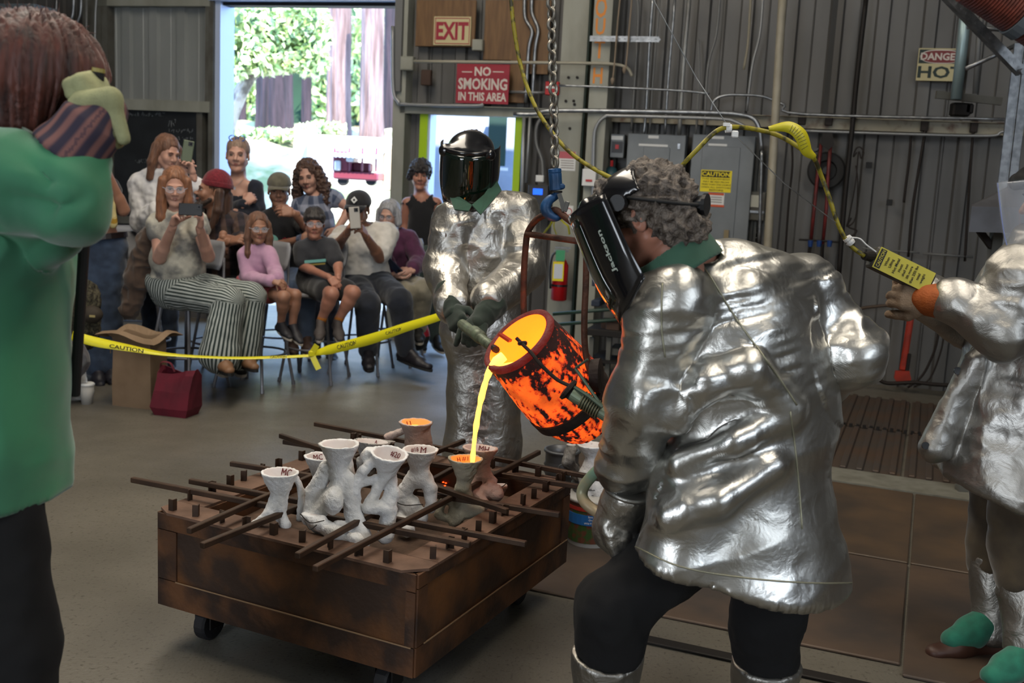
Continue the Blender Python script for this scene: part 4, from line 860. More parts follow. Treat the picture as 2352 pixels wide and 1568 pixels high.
# ------------------------------------------------------------------ ceramic shell moulds
M_shell = mat('white_ceramic_shell', 'dadbdd', .95, 0, 'c6c5c1', 12, .35, .7, bump=.6, bscale=220, bdist=.004)
M_shellp = mat('pinkish_ceramic_shell', 'c2b2aa', .95, 0, 'b59f95', 10, bump=.6, bscale=220, bdist=.004)
M_shelld = mat('scorched_ceramic_shell', 'a5a39f', .95, 0, '4b4744', 9, .42, .62, bump=.6, bscale=220, bdist=.004)
M_cupin = mat('smooth_cup_lining', 'c9c2c0', .8)
M_cupg = mat('glowing_cup_lining', 'd08a55', .8, emit='ff7a2a', estr=.55)
M_molten = mat('molten_metal', 'ffb050', .5, emit='ffa63a', estr=3.2)
M_mark = mat('maroon_marker', '5e1218', .7)
def mould(label, rim, Y, rpx, segs, m=M_shell, tilt=(0, 0), hot=None, marks=(), cone=.085, name='shell_mould', vox=.0036, extra_ell=(), cat='mould', wire=()):
    """rim: cup centre in the picture, rpx its half width; segs: tubes ((x, y, dY, r), (x, y, dY, r)) below it"""
    c = P(rim[0], rim[1], Y); r = rpx/FPX*Y; ax = nz(np.array([tilt[0], tilt[1], 1.])); o = c-ax*cone
    pts = [c-r, c+r, o]
    S = []
    for (a, b) in segs:
        pa = P(a[0], a[1], Y+a[2]); pb = P(b[0], b[1], Y+b[2]); ra, rb = a[3]/FPX*Y, b[3]/FPX*Y; S.append((pa, pb, ra, rb)); pts += [pa-ra, pb-rb, pa+ra, pb+rb]
    for (x, y, dY, rx, ry) in extra_ell: e = P(x, y, Y+dY); pts += [e-rx/FPX*Y*1.2, e+rx/FPX*Y*1.2]
    lo, hi = np.min(pts, 0)-.012, np.max(pts, 0)+.012; s = SDF(lo, hi, vox)
    s.frust(c+ax*.012, o, r*1.15, r*.34, .007)
    for (pa, pb, ra, rb) in S: s.cone(pa, pb, ra*.92, rb*.95, .009)
    for (x, y, dY, rx, ry) in extra_ell: s.ell(P(x, y, Y+dY), (rx/FPX*Y, rx/FPX*Y, ry/FPX*Y), .015)
    s.cut(c, ax); s.frust(c+ax*.02, o+ax*.02, r*1.10, r*.18, .003, sub=True)
    s.cut(np.array([0, 0, .37]), (0, 0, -1)) if not name.startswith('bucket') else None
    V, Q = s.mesh(); N = vnormals(V, Q); ins = ((V-c)@ax > -cone*.7) & (np.linalg.norm(np.cross(V-c, ax), axis=1) < r*.90+(V-c)@ax*.6) & (np.einsum('ij,ij->i', N, c+ax*.03-V) > 0)
    d = (vnoise(V*150, 1)*.0016+vnoise(V*60, 2)*.0022); d[ins] *= .2; V = V+N*d[:, None]
    t = thing(name, label, cat, (c[0], c[1], V[:, 2].min()))
    fi = ins[Q].sum(1) >= 3
    mkmesh('shell', V, Q, [m, M_cupg if hot is not None else M_cupin], t, True, mi=fi.astype(np.int32))
    if hot is not None:
        q = MB(); k = hot; q.lathe(c-ax*(cone*k), ax, [(-.004, r*.3), (0, max(r*(1-k*.62)*.93, .01))], 24); q.build('molten_pool', M_molten, t)
    Xr = nz(np.cross((0, 1, 0), ax)) if False else np.array([1., 0, 0]); Xr = nz(Xr-ax*(Xr@ax))
    for (txt, ang, dz, hh, wd) in marks:
        a = R(ang); rad = np.cross(ax, Xr)*math.sin(a)+Xr*math.cos(a); rin = r*.88*(1-dz/cone*.66)-.004
        p = c-ax*dz+rad*rin; Ydir = nz(ax*1.0+rad*(r*.6/cone)); Xd = nz(np.cross(Ydir, -rad)); text('marker_letters', txt, M_mark, t, p-rad*.003, Xd, np.cross(-rad, Xd)*-1 if False else Ydir, hh*1.25, wd, .0012)
    for pts_ in wire:
        q = MB(); q.tube(spline([P(x, y, Y+dy) for x, y, dy in pts_], 4), .0016, 5); q.build('tie_wire', M_dark, t)
    return t
T = lambda x, y, dy, r: (x, y, dy, r)
mould('white mould with a short forked foot and MC on its cup, nearest the left rim', (643, 1082), 3.02, 44, [(T(645, 1128, 0, 17), T(640, 1150, 0, 18)), (T(636, 1140, 0, 18), T(618, 1180, -.02, 14)), (T(618, 1180, -.02, 14), T(588, 1203, -.03, 12)), (T(645, 1140, 0, 18), T(645, 1185, .0, 14)), (T(645, 1185, 0, 14), T(656, 1206, -.02, 14)), (T(682, 1098, .02, 7), T(692, 1130, .03, 9)), (T(692, 1130, .03, 9), T(690, 1190, .02, 10))], marks=(('MC', 70, .014, .020, .034),))
mould('tallest white mould in the middle of the cart, on many thick legs', (779, 1018), 3.0, 46, [(T(777, 1068, 0, 23), T(782, 1110, 0, 24)), (T(750, 1075, .01, 20), T(722, 1130, .02, 22)), (T(722, 1130, .02, 22), T(712, 1190, .02, 20)), (T(782, 1110, 0, 22), T(730, 1180, 0, 20)), (T(797, 1100, 0, 20), T(812, 1180, 0, 22)), (T(812, 1180, 0, 22), T(835, 1230, -.03, 20)), (T(712, 1190, .0, 20), T(745, 1215, 0, 24)), (T(745, 1215, 0, 22), T(815, 1225, 0, 20)), (T(780, 1215, -.02, 24), T(835, 1245, -.04, 18)), (T(800, 1055, .06, 12), T(808, 1130, .06, 14))], extra_ell=((765, 1150, -.045, 24, 33),), wire=([(700, 1195, -.06), (712, 1215, -.08), (728, 1205, -.07)],))
mould('white mould with looping arms and number 20 on its tilted cup', (895, 1040), 3.02, 43, [(T(893, 1078, 0, 18), T(868, 1120, 0, 13)), (T(868, 1120, 0, 13), T(845, 1165, -.02, 16)), (T(850, 1035, .01, 15), T(840, 1050, .01, 15)), (T(870, 1050, .0, 13), T(835, 1080, -.01, 12)), (T(835, 1080, -.01, 12), T(808, 1125, -.02, 16)), (T(860, 1100, .0, 11), T(818, 1112, -.01, 12)), (T(895, 1085, .02, 16), T(900, 1130, .02, 18)), (T(900, 1130, .02, 20), T(885, 1170, .0, 20)), (T(885, 1165, 0, 18), T(850, 1165, -.02, 16)), (T(895, 1170, .01, 20), T(885, 1230, .0, 22)), (T(815, 1130, -.02, 15), T(820, 1180, .0, 13))], tilt=(.12, -.16), marks=(('#20', 62, .017, .014, .034),))
mould('white mould marked 18 M on a fat two-legged stem behind the crossing bars', (965, 1030), 3.2, 42, [(T(965, 1075, 0, 22), T(960, 1100, 0, 24)), (T(950, 1095, 0, 20), T(922, 1140, .0, 20)), (T(972, 1090, 0, 20), T(988, 1120, .0, 17)), (T(988, 1120, 0, 16), T(990, 1165, .0, 15)), (T(925, 1140, 0, 20), T(945, 1160, .0, 24)), (T(925, 1160, 0, 20), T(960, 1185, .0, 26)), (T(915, 1190, -.02, 16), T(935, 1215, -.05, 20))], marks=(('#18', 122, .013, .011, .026), ('M', 78, .014, .016, .018)), wire=([(905, 1150, -.06), (930, 1160, -.07), (972, 1158, -.06)], [(905, 1185, -.08), (930, 1192, -.09), (968, 1180, -.06)]))
mould('white mould half hidden behind the tallest mould', (738, 1046), 3.22, 39, [(T(740, 1080, 0, 20), T(733, 1115, 0, 20)), (T(733, 1115, 0, 18), T(760, 1170, 0, 16))], marks=(('MC', 118, .014, .015, .030),))
mould('scorched grey white mould with a black smudge on its rim, behind number 20', (856, 1012), 3.5, 42, [(T(850, 1050, 0, 20), T(845, 1090, 0, 20)), (T(832, 1060, 0, 16), T(835, 1100, 0, 16)), (T(880, 1000, .02, 9), T(900, 1010, .04, 10))], m=M_shelld, tilt=(.05, .1), marks=(('A', 80, .014, .018, .014),))
mould('white mould filled with glowing metal at the far side of the cart', (955, 968), 3.72, 39, [(T(957, 1000, 0, 30), T(955, 1035, 0, 28)), (T(925, 990, .02, 9), T(890, 1003, .04, 9)), (T(978, 985, 0, 12), T(984, 1030, 0, 12))], m=M_shellp, hot=.28, marks=(('11', 135, .014, .013, .018),), cone=.075)
mould('greyish mould receiving the pour, number 1 on its glowing cup', (1070, 1052), 3.3, 40, [(T(1066, 1098, 0, 16), T(1062, 1118, 0, 17)), (T(1062, 1118, 0, 18), T(1048, 1150, 0, 18)), (T(1048, 1145, .0, 14), T(1020, 1150, -.01, 11)), (T(1015, 1150, -.01, 10), T(1008, 1180, -.02, 11)), (T(1008, 1184, -.02, 10), T(1032, 1192, -.02, 10)), (T(1045, 1150, 0, 14), T(1038, 1188, -.02, 11)), (T(1068, 1120, .0, 16), T(1075, 1165, .0, 18)), (T(1062, 1180, -.02, 16), T(1042, 1200, -.03, 12)), (T(1075, 1175, -.01, 19), T(1100, 1172, -.02, 15))], m=mat('buff_ceramic_shell', 'a8a493', .95, 0, '8d8977', 12, bump=.6, bscale=220, bdist=.004), hot=.45, marks=(('H', 132, .013, .012, .012), ('#1', 96, .012, .012, .020)))
mould('pinkish mould marked MH standing behind the one being poured', (1103, 1027), 3.45, 41, [(T(1110, 1062, 0, 18), T(1108, 1090, 0, 20)), (T(1105, 1080, 0, 18), T(1085, 1115, 0, 22)), (T(1115, 1085, 0, 10), T(1135, 1105, 0, 9)), (T(1110, 1130, -.03, 20), T(1140, 1135, -.03, 18)), (T(1125, 1115, -.02, 12), T(1140, 1125, -.02, 14)), (T(1080, 1125, -.04, 16), T(1110, 1160, -.08, 18))], m=M_shellp, tilt=(.03, .05), marks=(('MH', 72, .013, .017, .036),))
mould('bundled knotted mould lying wired together at the right rim', (1148, 1112), 3.5, 16, [(T(1120, 1120, -.02, 14), T(1155, 1115, 0, 12)), (T(1135, 1105, 0, 10), T(1150, 1125, 0, 10))], m=M_shellp, cone=.02, wire=([(1130, 1105, -.04), (1150, 1118, -.05), (1165, 1108, -.03)],))
mould('small white mould base lying in the sand before the tallest mould', (722, 1180), 2.98, 12, [(T(705, 1185, 0, 16), T(735, 1200, -.02, 20)), (T(735, 1205, -.02, 18), T(775, 1225, -.05, 20)), (T(790, 1235, -.05, 16), T(822, 1238, -.07, 16))], cone=.015, wire=([(690, 1180, -.06), (712, 1200, -.07), (745, 1195, -.06)],))
q = MB()
for x, y in ((1018, 1107), (1024, 1109), (1027, 1106), (1022, 1115)):
    c = Zp(x, y, .385); q.tube([c-CR*.004, c, c+CR*.004], [.001, .003, .001], 6)
tag(q.build('glowing_spatter', mat('hot_spatter', 'ff5520', .6, emit='ff3c10', estr=4), None), 'tiny glowing drops of spilt metal on the sand', 'spatter')
# ------------------------------------------------------------------ galvanised cans and bucket behind the near worker
def can(label, cx, yrim, ybase, rpx, Y, nm='galvanised_can'):
    c = P(cx, yrim, Y); b = np.array([c[0], c[1], 0.]); r = rpx/FPX*Y; h = c[2]
    t = thing(nm, label, 'can', b); q = MB(); pr = [(0, r*.9), (.02, r*.9)]
    for k in range(1, 9): z = h*k/9; pr += [(z-.012, r*(.9+.1*k/9)), (z, r*(.9+.1*k/9)+(.007 if k in (6, 7) else 0)), (z+.012, r*(.9+.1*k/9))]
    pr += [(h-.01, r), (h-.005, r+.008), (h+.004, r+.006), (h+.004, r-.006), (h-.03, r-.008), (h-.06, r-.01)]
    q.lathe(b, UP, pr, 36, caps=False); q.lathe(b, UP, [(0, .001), (0, r*.9)], 36, caps=False); q.build('drum', M_galvd, t, smooth=True)
    q = MB(); q.lathe(b+UP*(h-.05), UP, [(0, .001), (0, r-.01)], 36, caps=False); tag(q.build('sand_fill', mat('tan_sand', '8d745a', .95, 0, '75604a', 20, bump=.4, bscale=90), t), kind='stuff')
    q = MB(); hc = b+UP*(h*.80)+np.array([0, -r-.008, 0])*1.0; q.loop([hc+np.array([.018*math.cos(a), -.004, .018*math.sin(a)]) for a in np.linspace(0, 6.28, 14, False)], .003, 6); q.tube([hc+np.array([.015, -.006, -.01]), hc+np.array([.07, -.02, -.07])], .003, 6); q.build('bail_ring', M_galv, t); return c, r
M_galvd = mat('dull_galvanised_can', '74767a', .45, .7, '5e5f60', 7)
c1, r1 = can('large galvanised can of sand behind the bent worker, holding a white casting', 1515, 1050, 1300, 68, 4.15)
c2, r2 = can('smaller galvanised can beside the cart, holding a white mould', 1360, 1110, 1290, 46, 4.3)
mould('white mould with marker letters standing in the smaller can beside the cart', (1358, 1020), 4.25, 34, [(T(1358, 1060, 0, 18), T(1352, 1085, 0, 22)), (T(1350, 1090, 0, 24), T(1372, 1125, 0, 24)), (T(1345, 1095, 0, 18), T(1350, 1130, 0, 20))], marks=(('MCM', 85, .014, .012, .05),), name='bucket_mould', cone=.06)
mould('dark spattered mould leaning beside the marked one in the can', (1312, 1020), 4.35, 14, [(T(1312, 1030, 0, 14), T(1305, 1060, 0, 16)), (T(1305, 1060, 0, 14), T(1325, 1090, 0, 16))], m=M_shelld, name='bucket_mould', cone=.02)
mould('white casting with a bent arm lying on the sand of the large can', (1530, 965), 4.15, 12, [(T(1532, 975, 0, 12), T(1537, 1000, 0, 12)), (T(1537, 1000, 0, 12), T(1530, 1030, 0, 13)), (T(1530, 1035, 0, 12), T(1560, 1030, -.02, 12)), (T(1560, 1030, -.02, 11), T(1572, 1020, -.02, 9))], name='bucket_mould', cone=.02, cat='casting')
bk = P(1285, 1040, 4.5); can('blue-grey steel tub with a sandy fill at the far corner of the cart', 1292, 1033, 1290, 40, 4.62, 'steel_tub')
bb = Zp(1352, 1248); pb = thing('plastic_bucket', 'white plastic bucket with a colourful seed label between the cart and the cans', 'bucket', bb); q = MB(); q.lathe(bb, UP, [(0, .085), (.01, .09), (.20, .1025), (.205, .110), (.215, .110), (.217, .1)], 28); q.build('tub', mat('white_bucket', 'a9a8a4', .5), pb, smooth=True)
q = MB(); q.lathe(bb, UP, [(.03, .0925), (.03, .094), (.2, .1025), (.2, .101)], 28); lb = q.build('label', mat('photo_label', '5a3324', .5, 0, '2f4a22', 30, .45, .55), pb)
q = MB(); q.lathe(bb, UP, [(.11, .099), (.11, .1), (.155, .1025), (.155, .101)], 28); q.build('blue_band', mat('blue_print', '1d5c9a', .5), lb)
q = MB(); q.lathe(bb, UP, [(.17, .1025), (.17, .1035), (.185, .1045), (.185, .103)], 28); q.build('red_band', mat('red_print', '9a2c22', .5), lb)
for k, s_ in enumerate(('Save Enough', 'One Bag of', 'Wild Food or Seed')):
    text('label_words', s_, M_white, lb, bb+np.array([.01, -.1045, .149-.013*k]), (1, 0, 0), (0, 0, 1), .008, None, .001)

# ------------------------------------------------------------------ glowing crucible, bail, hook, chain
YC = 3.28
rc = P(1193, 785, YC); AX = nz(-.60*CR+.68*CU-.46*CF); Lc = 300/FPX*YC
def crucible():
    t = thing('crucible', 'glowing orange crucible tilted to pour beneath the rusty bail', 'crucible', rc-AX*Lc)
    x, y, d = frame(AX); n, m = 96, 60; kpx = YC/FPX
    prof = [(0, .052), (.002, 80), (.14, 96), (.30, 107), (.42, 112), (.55, 110), (.75, 104), (.9, 99), (1.0, 95)]
    def rad(t_): return float(np.interp(t_, [0, .05, .15, .30, .45, .6, .8, 1], [62, 74, 88, 100, 105, 104, 98, 92]))*kpx
    V = []; ts = np.linspace(0, 1, m)
    for t_ in ts:
        for k in range(n): a = 2*math.pi*k/n; V.append(rc-AX*Lc*(1-t_)+rad(t_)*(math.cos(a)*x+math.sin(a)*y))
    V = np.array(V); Q = [(i*n+k, i*n+(k+1) % n, (i+1)*n+(k+1) % n, (i+1)*n+k) for i in range(m-1) for k in range(n)]
    rel = V-rc; ang = np.arctan2(rel@y, rel@x); ht = rel@AX
    # dark crust stands a little proud of the glowing wall
    s1 = vnoise(np.stack([np.cos(ang)*9, np.sin(ang)*9, ht*16], 1), 3)*.6+vnoise(np.stack([np.cos(ang)*22, np.sin(ang)*22, ht*60], 1), 4)*.55+vnoise(V*130, 6)*.35
    top = (1+ht/Lc); out0 = (rel@CR)/.12; crust = s1+np.clip((top-.86)*9, 0, 2)+np.clip((top-.45), 0, 1)*.35+np.clip(out0*.9, 0, .4)-.52
    cr_ = 1/(1+np.exp(-crust*9)); out = rel-np.outer(rel@AX, AX); out /= np.linalg.norm(out, axis=1, keepdims=True)
    V = V+out*(cr_*.0035+vnoise(V*60, 9)*.0012)[:, None]
    o = mkmesh('wall', V, np.array(Q), [hot_wall()], t, True, attrs={'crust': cr_})
    # bottom, inner wall, rim
    q = MB(); q.lathe(rc-AX*Lc, -AX, [(0, rad(0)), (.012, rad(0)*.8), (.016, .001)], 40, caps=False); q.build('base', M_crust, t, smooth=True)
    r0 = rad(1); V = []; pr = [(-.012, r0*1.01), (-.004, r0*1.05), (.012, r0*1.04), (.017, r0*.97), (.010, r0*.88), (-.02, r0*.86), (-.14, r0*.85), (-.24, r0*.78)]
    q = MB(); q.lathe(rc, AX, pr[:5], 64, caps=False); o = q.build('rim', M_rimc, t, smooth=True)
    q = MB(); q.lathe(rc, AX, pr[4:]+[(-.25, .001)], 48, caps=False); q.build('lining', M_hotin, t, smooth=True)
    # level metal inside: plane through the lip
    lipdir = nz(-UP+AX*(UP@AX)); lipdir = nz(lipdir-CR*.35); lipdir = nz(lipdir-AX*(lipdir@AX)); lip = rc+lipdir*r0*.93+AX*.006
    q = MB(); V = []; nn_ = 40; xx, yy = frame(AX)[:2]; V = []
    for k in range(nn_):
        a = 2*math.pi*k/nn_; dr_ = math.cos(a)*xx+math.sin(a)*yy; p = rc+dr_*r0*.845; tt = (lip[2]-.006-p[2])/AX[2]; tt = np.clip(tt, -.24, .0); V.append(p+AX*tt)
    q.add(V, [tuple(range(nn_))]); q.build('molten_metal', M_molten, t)
    return t, lip, r0, rad
def hot_wall():
    m = mat('glowing_crucible_wall', '2a1512', .85, bump=.4, bscale=120, bdist=.004); nt = m.node_tree; L = nt.links.new; b = nt.nodes['Principled BSDF']
    a = nt.nodes.new('ShaderNodeAttribute'); a.attribute_name = 'crust'; r = nt.nodes.new('ShaderNodeValToRGB'); e = r.color_ramp.elements
    e[0].position = .15; e[0].color = (1.0, .13, .012, 1); e[1].position = .75; e[1].color = (.006, .002, .002, 1); e2 = r.color_ramp.elements.new(.45); e2.color = (.75, .045, .006, 1)
    tc = nt.nodes['Texture Coordinate']; n = nt.nodes.new('ShaderNodeTexNoise'); n.inputs['Scale'].default_value = 58; n.inputs['Detail'].default_value = 8; n.inputs['Roughness'].default_value = .75; L(tc.outputs['Object'], n.inputs[0])
    mm = nt.nodes.new('ShaderNodeMath'); mm.operation = 'MULTIPLY_ADD'; mm.inputs[1].default_value = 2.6; mm.inputs[2].default_value = -1.30; L(n.outputs[0], mm.inputs[0])
    ad = nt.nodes.new('ShaderNodeMath'); ad.operation = 'ADD'; L(mm.outputs[0], ad.inputs[0]); L(a.outputs['Fac'], ad.inputs[1]); L(ad.outputs[0], r.inputs[0])
    n2 = nt.nodes.new('ShaderNodeTexNoise'); n2.inputs['Scale'].default_value = 14; L(tc.outputs['Object'], n2.inputs[0]); m2 = nt.nodes.new('ShaderNodeMapRange'); m2.inputs[1].default_value = .3; m2.inputs[2].default_value = .7; m2.inputs[3].default_value = .55; m2.inputs[4].default_value = 1.25; L(n2.outputs[0], m2.inputs[0])
    L(r.outputs[0], b.inputs['Emission Color']); L(m2.outputs[0], b.inputs['Emission Strength']); return m
M_crust = mat('dark_slag', '1c1418', .8, 0, '120c0e', 30, bump=1, bscale=90, bdist=.01)
M_rimc = mat('crucible_rim', '4a3436', .8, 0, '291c1f', 26, bump=.8, bscale=120, bdist=.006, emit='ff2a08', estr=.10)
M_hotin = mat('glowing_lining', 'ff8a30', .8, emit='ff7b1c', estr=1.25, bump=.4, bscale=30)
cru, LIP, R0, RADF = crucible()
# slag hanging at the base, ring band, cross rods
s = SDF(rc-AX*Lc-.09, rc-AX*Lc+.09, .004)
rs = np.random.RandomState(2); xx, yy, _ = frame(AX)
for k in range(22):
    a = rs.rand()*6.28; p = rc-AX*Lc+(math.cos(a)*xx+math.sin(a)*yy)*rs.uniform(0, .07); s.ell(p, rs.uniform(.007, .017, 3), .008)
V, Q = s.mesh(); V += vnormals(V, Q)*(vnoise(V*140, 3)*.003)[:, None]; mkmesh('slag_drips', V, Q, M_crust, cru, True)
hold = thing('pouring_shank', 'dark steel ring and long handled shank gripping the glowing crucible', 'ladle holder', rc-AX*Lc*.68)
M_ring = mat('scaled_ring_steel', '2e2420', .75, .3, '1e1715', 14, bump=.3, bscale=60)
q = MB(); o = rc-AX*Lc*.72; rr_ = RADF(.28)+.004; q.lathe(o, AX, [(0, rr_), (0, rr_+.008), (.038, rr_+.010), (.038, rr_+.002)], 56, caps=False); q.lathe(o, AX, [(0, rr_), (.038, rr_+.002)], 56, caps=False); q.build('ring_band', M_ring, hold, smooth=False)
Zr = lambda x, y, dy=0: P(x, y, YC+dy)
q = MB(); q.tube(spline([Zr(1186, 776, -.10), Zr(1205, 795, -.115), Zr(1222, 812, -.13), Zr(1240, 835, -.14), Zr(1275, 868, -.15), Zr(1300, 882, -.16), Zr(1318, 888, -.17)], 4), .006, 8); q.box(Zr(1200, 788, -.108), (.03, .012, .014), rz=.4, bev=.003); q.build('lid_rod', M_ring, hold, smooth=False)
q = MB(); q.bar(Zr(1148, 767, .02), Zr(1172, 783, .0), .02, .008); q.build('rear_clip', mat('hot_clip', '5a2a18', .7, .2, emit='ff4010', estr=.15), hold)
# right handle: collar, spring, pipe grip
M_greenh = mat('worn_green_handle', '6f7d68', .5, .3, '4f5548', 14, .4, .65)
q = MB(); q.lathe(Zr(1300, 890, -.15), Zr(1335, 920, -.16)-Zr(1300, 890, -.15), [(0, .02), (.004, .036), (.014, .036), (.02, .024), (.05, .022)], 20); q.build('collar', M_ring, hold)
q = MB(); a, b = Zr(1315, 903, -.16), Zr(1400, 958, -.20); q.cyl(a, b, .0235, .02, 20); q.build('socket', M_greenh, hold, smooth=False)
q = MB(); x, y, d = frame(b-a); Ls = np.linalg.norm(b-a); q.tube([a+d*(Ls*.25+Ls*.5*i/110)+.026*(math.cos(i*.46)*x+math.sin(i*.46)*y) for i in range(111)], .0032, 5); q.build('spring', mat('spring_steel', '6c6a54', .45, .6), hold, smooth=True)
q = MB(); q.tube([Zr(1322, 845, -.16), Zr(1350, 825, -.19)], .004, 6); q.tube([Zr(1322, 847, -.16), Zr(1340, 872, -.18), Zr(1382, 932, -.21)], .005, 6); q.tube([Zr(1318, 888, -.17), Zr(1350, 908, -.2), Zr(1384, 935, -.22)], .006, 6); q.build('latch_rod', mat('green_rod', '4c5a4d', .5, .4), hold)
# pivot boss by the right bail leg
q = MB(); c = Zr(1358, 862, -.02); q.lathe(c, nz(CR*.8+CF*-.2), [(0, .02), (0, .052), (.03, .056), (.036, .03)], 24); q.build('pivot_boss', M_ring, hold)
# left handle: wrapped tubes in the silver man's hands
q = MB(); q.tube([Zr(1128, 795, .12), Zr(1095, 770, .4), Zr(1062, 745, .72)], [.017, .019, .021], 12); q.tube([Zr(1088, 762, .46), Zr(1104, 775, .32)], [.024, .024], 12); q.build('rear_handle', M_greenh, hold, smooth=True)
q = MB(); q.tube([Zr(1140, 803, .02), Zr(1120, 788, .2)], .012, 8); q.build('rear_pin', M_ring, hold)
grip = MB(); grip.tube(spline([P(1440, 1000, 2.75), P(1405, 1052, 2.82), P(1362, 1090, 2.86), P(1338, 1125, 2.88), P(1345, 1155, 2.86), P(1385, 1185, 2.82), P(1440, 1222, 2.72)], 6), .0165, 12)
grip.build('crank_handle', mat('turned_green_handle', '6f8b78', .4, .2, '95856a', 6, .45, .6), hold, smooth=True)
# stream of metal
mc = P(1085, 1062, 3.3); st = []
for t_ in np.linspace(0, 1, 30):
    p = LIP+(mc-LIP)*np.array([1-(1-t_)**1.9, t_, t_**1.0]); p[2] = LIP[2]+(mc[2]-.03-LIP[2])*t_**1.25; st.append(p)
rad_ = [.0112*(1-.42*t_)+.0012*math.sin(t_*23)+.0008*math.sin(t_*51+1) for t_ in np.linspace(0, 1, 30)]
q = MB(); q.tube([LIP+AX*.0-UP*0+nz(rc-LIP)*.05, LIP+nz(rc-LIP)*.02+UP*.002]+st, [.016, .018]+rad_, 12); tag(q.build('molten_stream', mat('molten_stream_glow', 'ffc060', .5, emit='ffb040', estr=3.6), smooth=True), 'bright yellow stream of molten metal falling into the mould', 'molten metal')
# bail
M_bail = mat('rusty_bail', '5b3a2c', .65, .4, '3c2820', 18, bump=.3, bscale=90)
bl = thing('lifting_bail', 'rusty tube bail frame hanging from the blue hook over the crucible', 'bail', Zr(1280, 700))
BL = [Zr(1216, 745, .12), Zr(1204, 725, .12), Zr(1203, 640, .12), Zr(1208, 560, .11), Zr(1214, 530, .1), Zr(1232, 505, .07), Zr(1258, 490, .03), Zr(1276, 482, .0), Zr(1300, 500, -.02), Zr(1330, 525, -.05), Zr(1345, 560, -.06), Zr(1346, 640, -.05), Zr(1342, 740, -.04), Zr(1345, 810, -.03), Zr(1358, 862, -.02)]
q = MB(); q.tube(spline(BL, 6), .0105, 12); q.build('frame_tube', M_bail, bl, smooth=True)
q = MB(); q.tube([Zr(1210, 537, .1), Zr(1345, 556, -.06)], .0100, 12); q.build('cross_tube', M_bail, bl, smooth=True)
# hook
M_hook = mat('worn_blue_paint', '1d4a78', .45, .2, '16324f', 12, .4, .7, bump=.2, bscale=60)
hk = thing('crane_hook', 'worn blue crane hook with a safety latch holding the rusty bail', 'hook', Zr(1276, 500))
q = MB(); a, b = Zr(1277, 437, 0), Zr(1274, 388, 0); q.lathe(a, b-a, [(0, .018), (.002, .0205), (.052, .0205), (.053, .0190), (.055, .0205), (.065, .0205), (.067, .016)], 28); q.box(Zr(1290, 428, 0), (.02, .034, .018), bev=.005); q.build('swivel_body', M_hook, hk)
q = MB(); q.lathe(Zr(1277, 442, 0), UP, [(0, .012), (0, .0195), (.006, .0195), (.006, .012)], 20); q.build('swivel_collar', M_dark, hk)
hp = [(1280, 440, .010), (1276, 450, .012), (1262, 459, .0145), (1254, 472, .017), (1255, 485, .0175), (1266, 496, .016), (1278, 499, .013), (1287, 494, .0105), (1291, 486, .007)]
q = MB(); q.tube(spline([Zr(x, y, 0) for x, y, _ in hp], 4), np.interp(np.linspace(0, 8, 33), range(9), [r_ for *_, r_ in hp]), 12); q.build('hook_curve', M_hook, hk, smooth=True)
q = MB(); q.bar(Zr(1284, 444, -.02), Zr(1292, 468, -.02), .008, .014); q.bar(Zr(1292, 466, -.02), Zr(1297, 484, -.02), .006, .018); q.bar(Zr(1304, 462, -.02), Zr(1297, 486, -.02), .008, .014, bev=.002); q.build('safety_latch', mat('latch_steel', '6a6a68', .4, .7), hk)
# chain
chn = thing('hoist_chain', 'steel hoist chain hanging down from the roof to the blue hook', 'chain', Zr(1275, 385))
top, bot = Zr(1265, -30), Zr(1275, 385); n = 17; L = np.linalg.norm(top-bot)/n; d = nz(top-bot); sx, sy, _ = frame(d, (0, 1, 0)); first = None; q90 = None
M_chain = mat('chain_steel', 'a09c92', .38, .7, '6a665e', 30)
for k in range(n):
    c = bot+d*(L*(k+.5)); e = sx*.8+sy*.6 if k % 2 else sx*.6-sy*.8; hl, w_ = L*.5+.001, .0105
    pts = [c+d*(hl*math.sin(a))+e*(w_*math.cos(a)*(1.25 if abs(math.cos(a)) > .3 else 1)) for a in np.linspace(0, 2*math.pi, 18, False)]
    q = MB(); q.loop(pts, .0052, 8); q.build('chain_link', M_chain, chn, smooth=True)

# ------------------------------------------------------------------ yellow hoist cable and pendant control
M_ycab = mat('yellow_cable', '857b1c', .5, 0, '34311a', 40, .46, .62, stretch=(1, 1, 1))
cbp = [(1172, -20, 3.5), (1180, 60, 3.5), (1196, 150, 3.5), (1225, 235, 3.45), (1265, 300, 3.4), (1310, 350, 3.35), (1360, 385, 3.3), (1415, 412, 3.25), (1470, 422, 3.2), (1540, 402, 3.1), (1590, 355, 3.05), (1640, 305, 3.05), (1675, 292, 3.05), (1730, 296, 3.1), (1790, 312, 3.1), (1845, 345, 3.1), (1870, 365, 3.15), (1885, 400, 3.2), (1905, 455, 3.2), (1925, 515, 3.2), (1950, 560, 3.2), (1985, 588, 3.2)]
q = MB(); q.tube(spline([P(*p) for p in cbp], 6), .0068, 10); tag(q.build('hoist_cable', M_ycab, smooth=True), 'worn yellow hoist cable drooping from the roof to the pendant control', 'cable')
sw = thing('yellow_tag', 'yellow printed tag folded over the hoist cable', 'tag', P(1830, 330, 3.05))
ctr = spline([P(1765, 296, 3.04), P(1810, 292, 3.04), P(1838, 310, 3.03), P(1852, 345, 3.04), P(1872, 362, 3.07)], 5); wd = np.interp(range(len(ctr)), [0, 5, 10, 15, 20], [.006, .016, .019, .017, .007])
g = []
for i, p in enumerate(ctr):
    d = nz(ctr[min(i+1, len(ctr)-1)]-ctr[max(i-1, 0)]); s_ = nz(np.cross(d, CF)); g.append([p-s_*wd[i], p-CF*.004, p+s_*wd[i]])
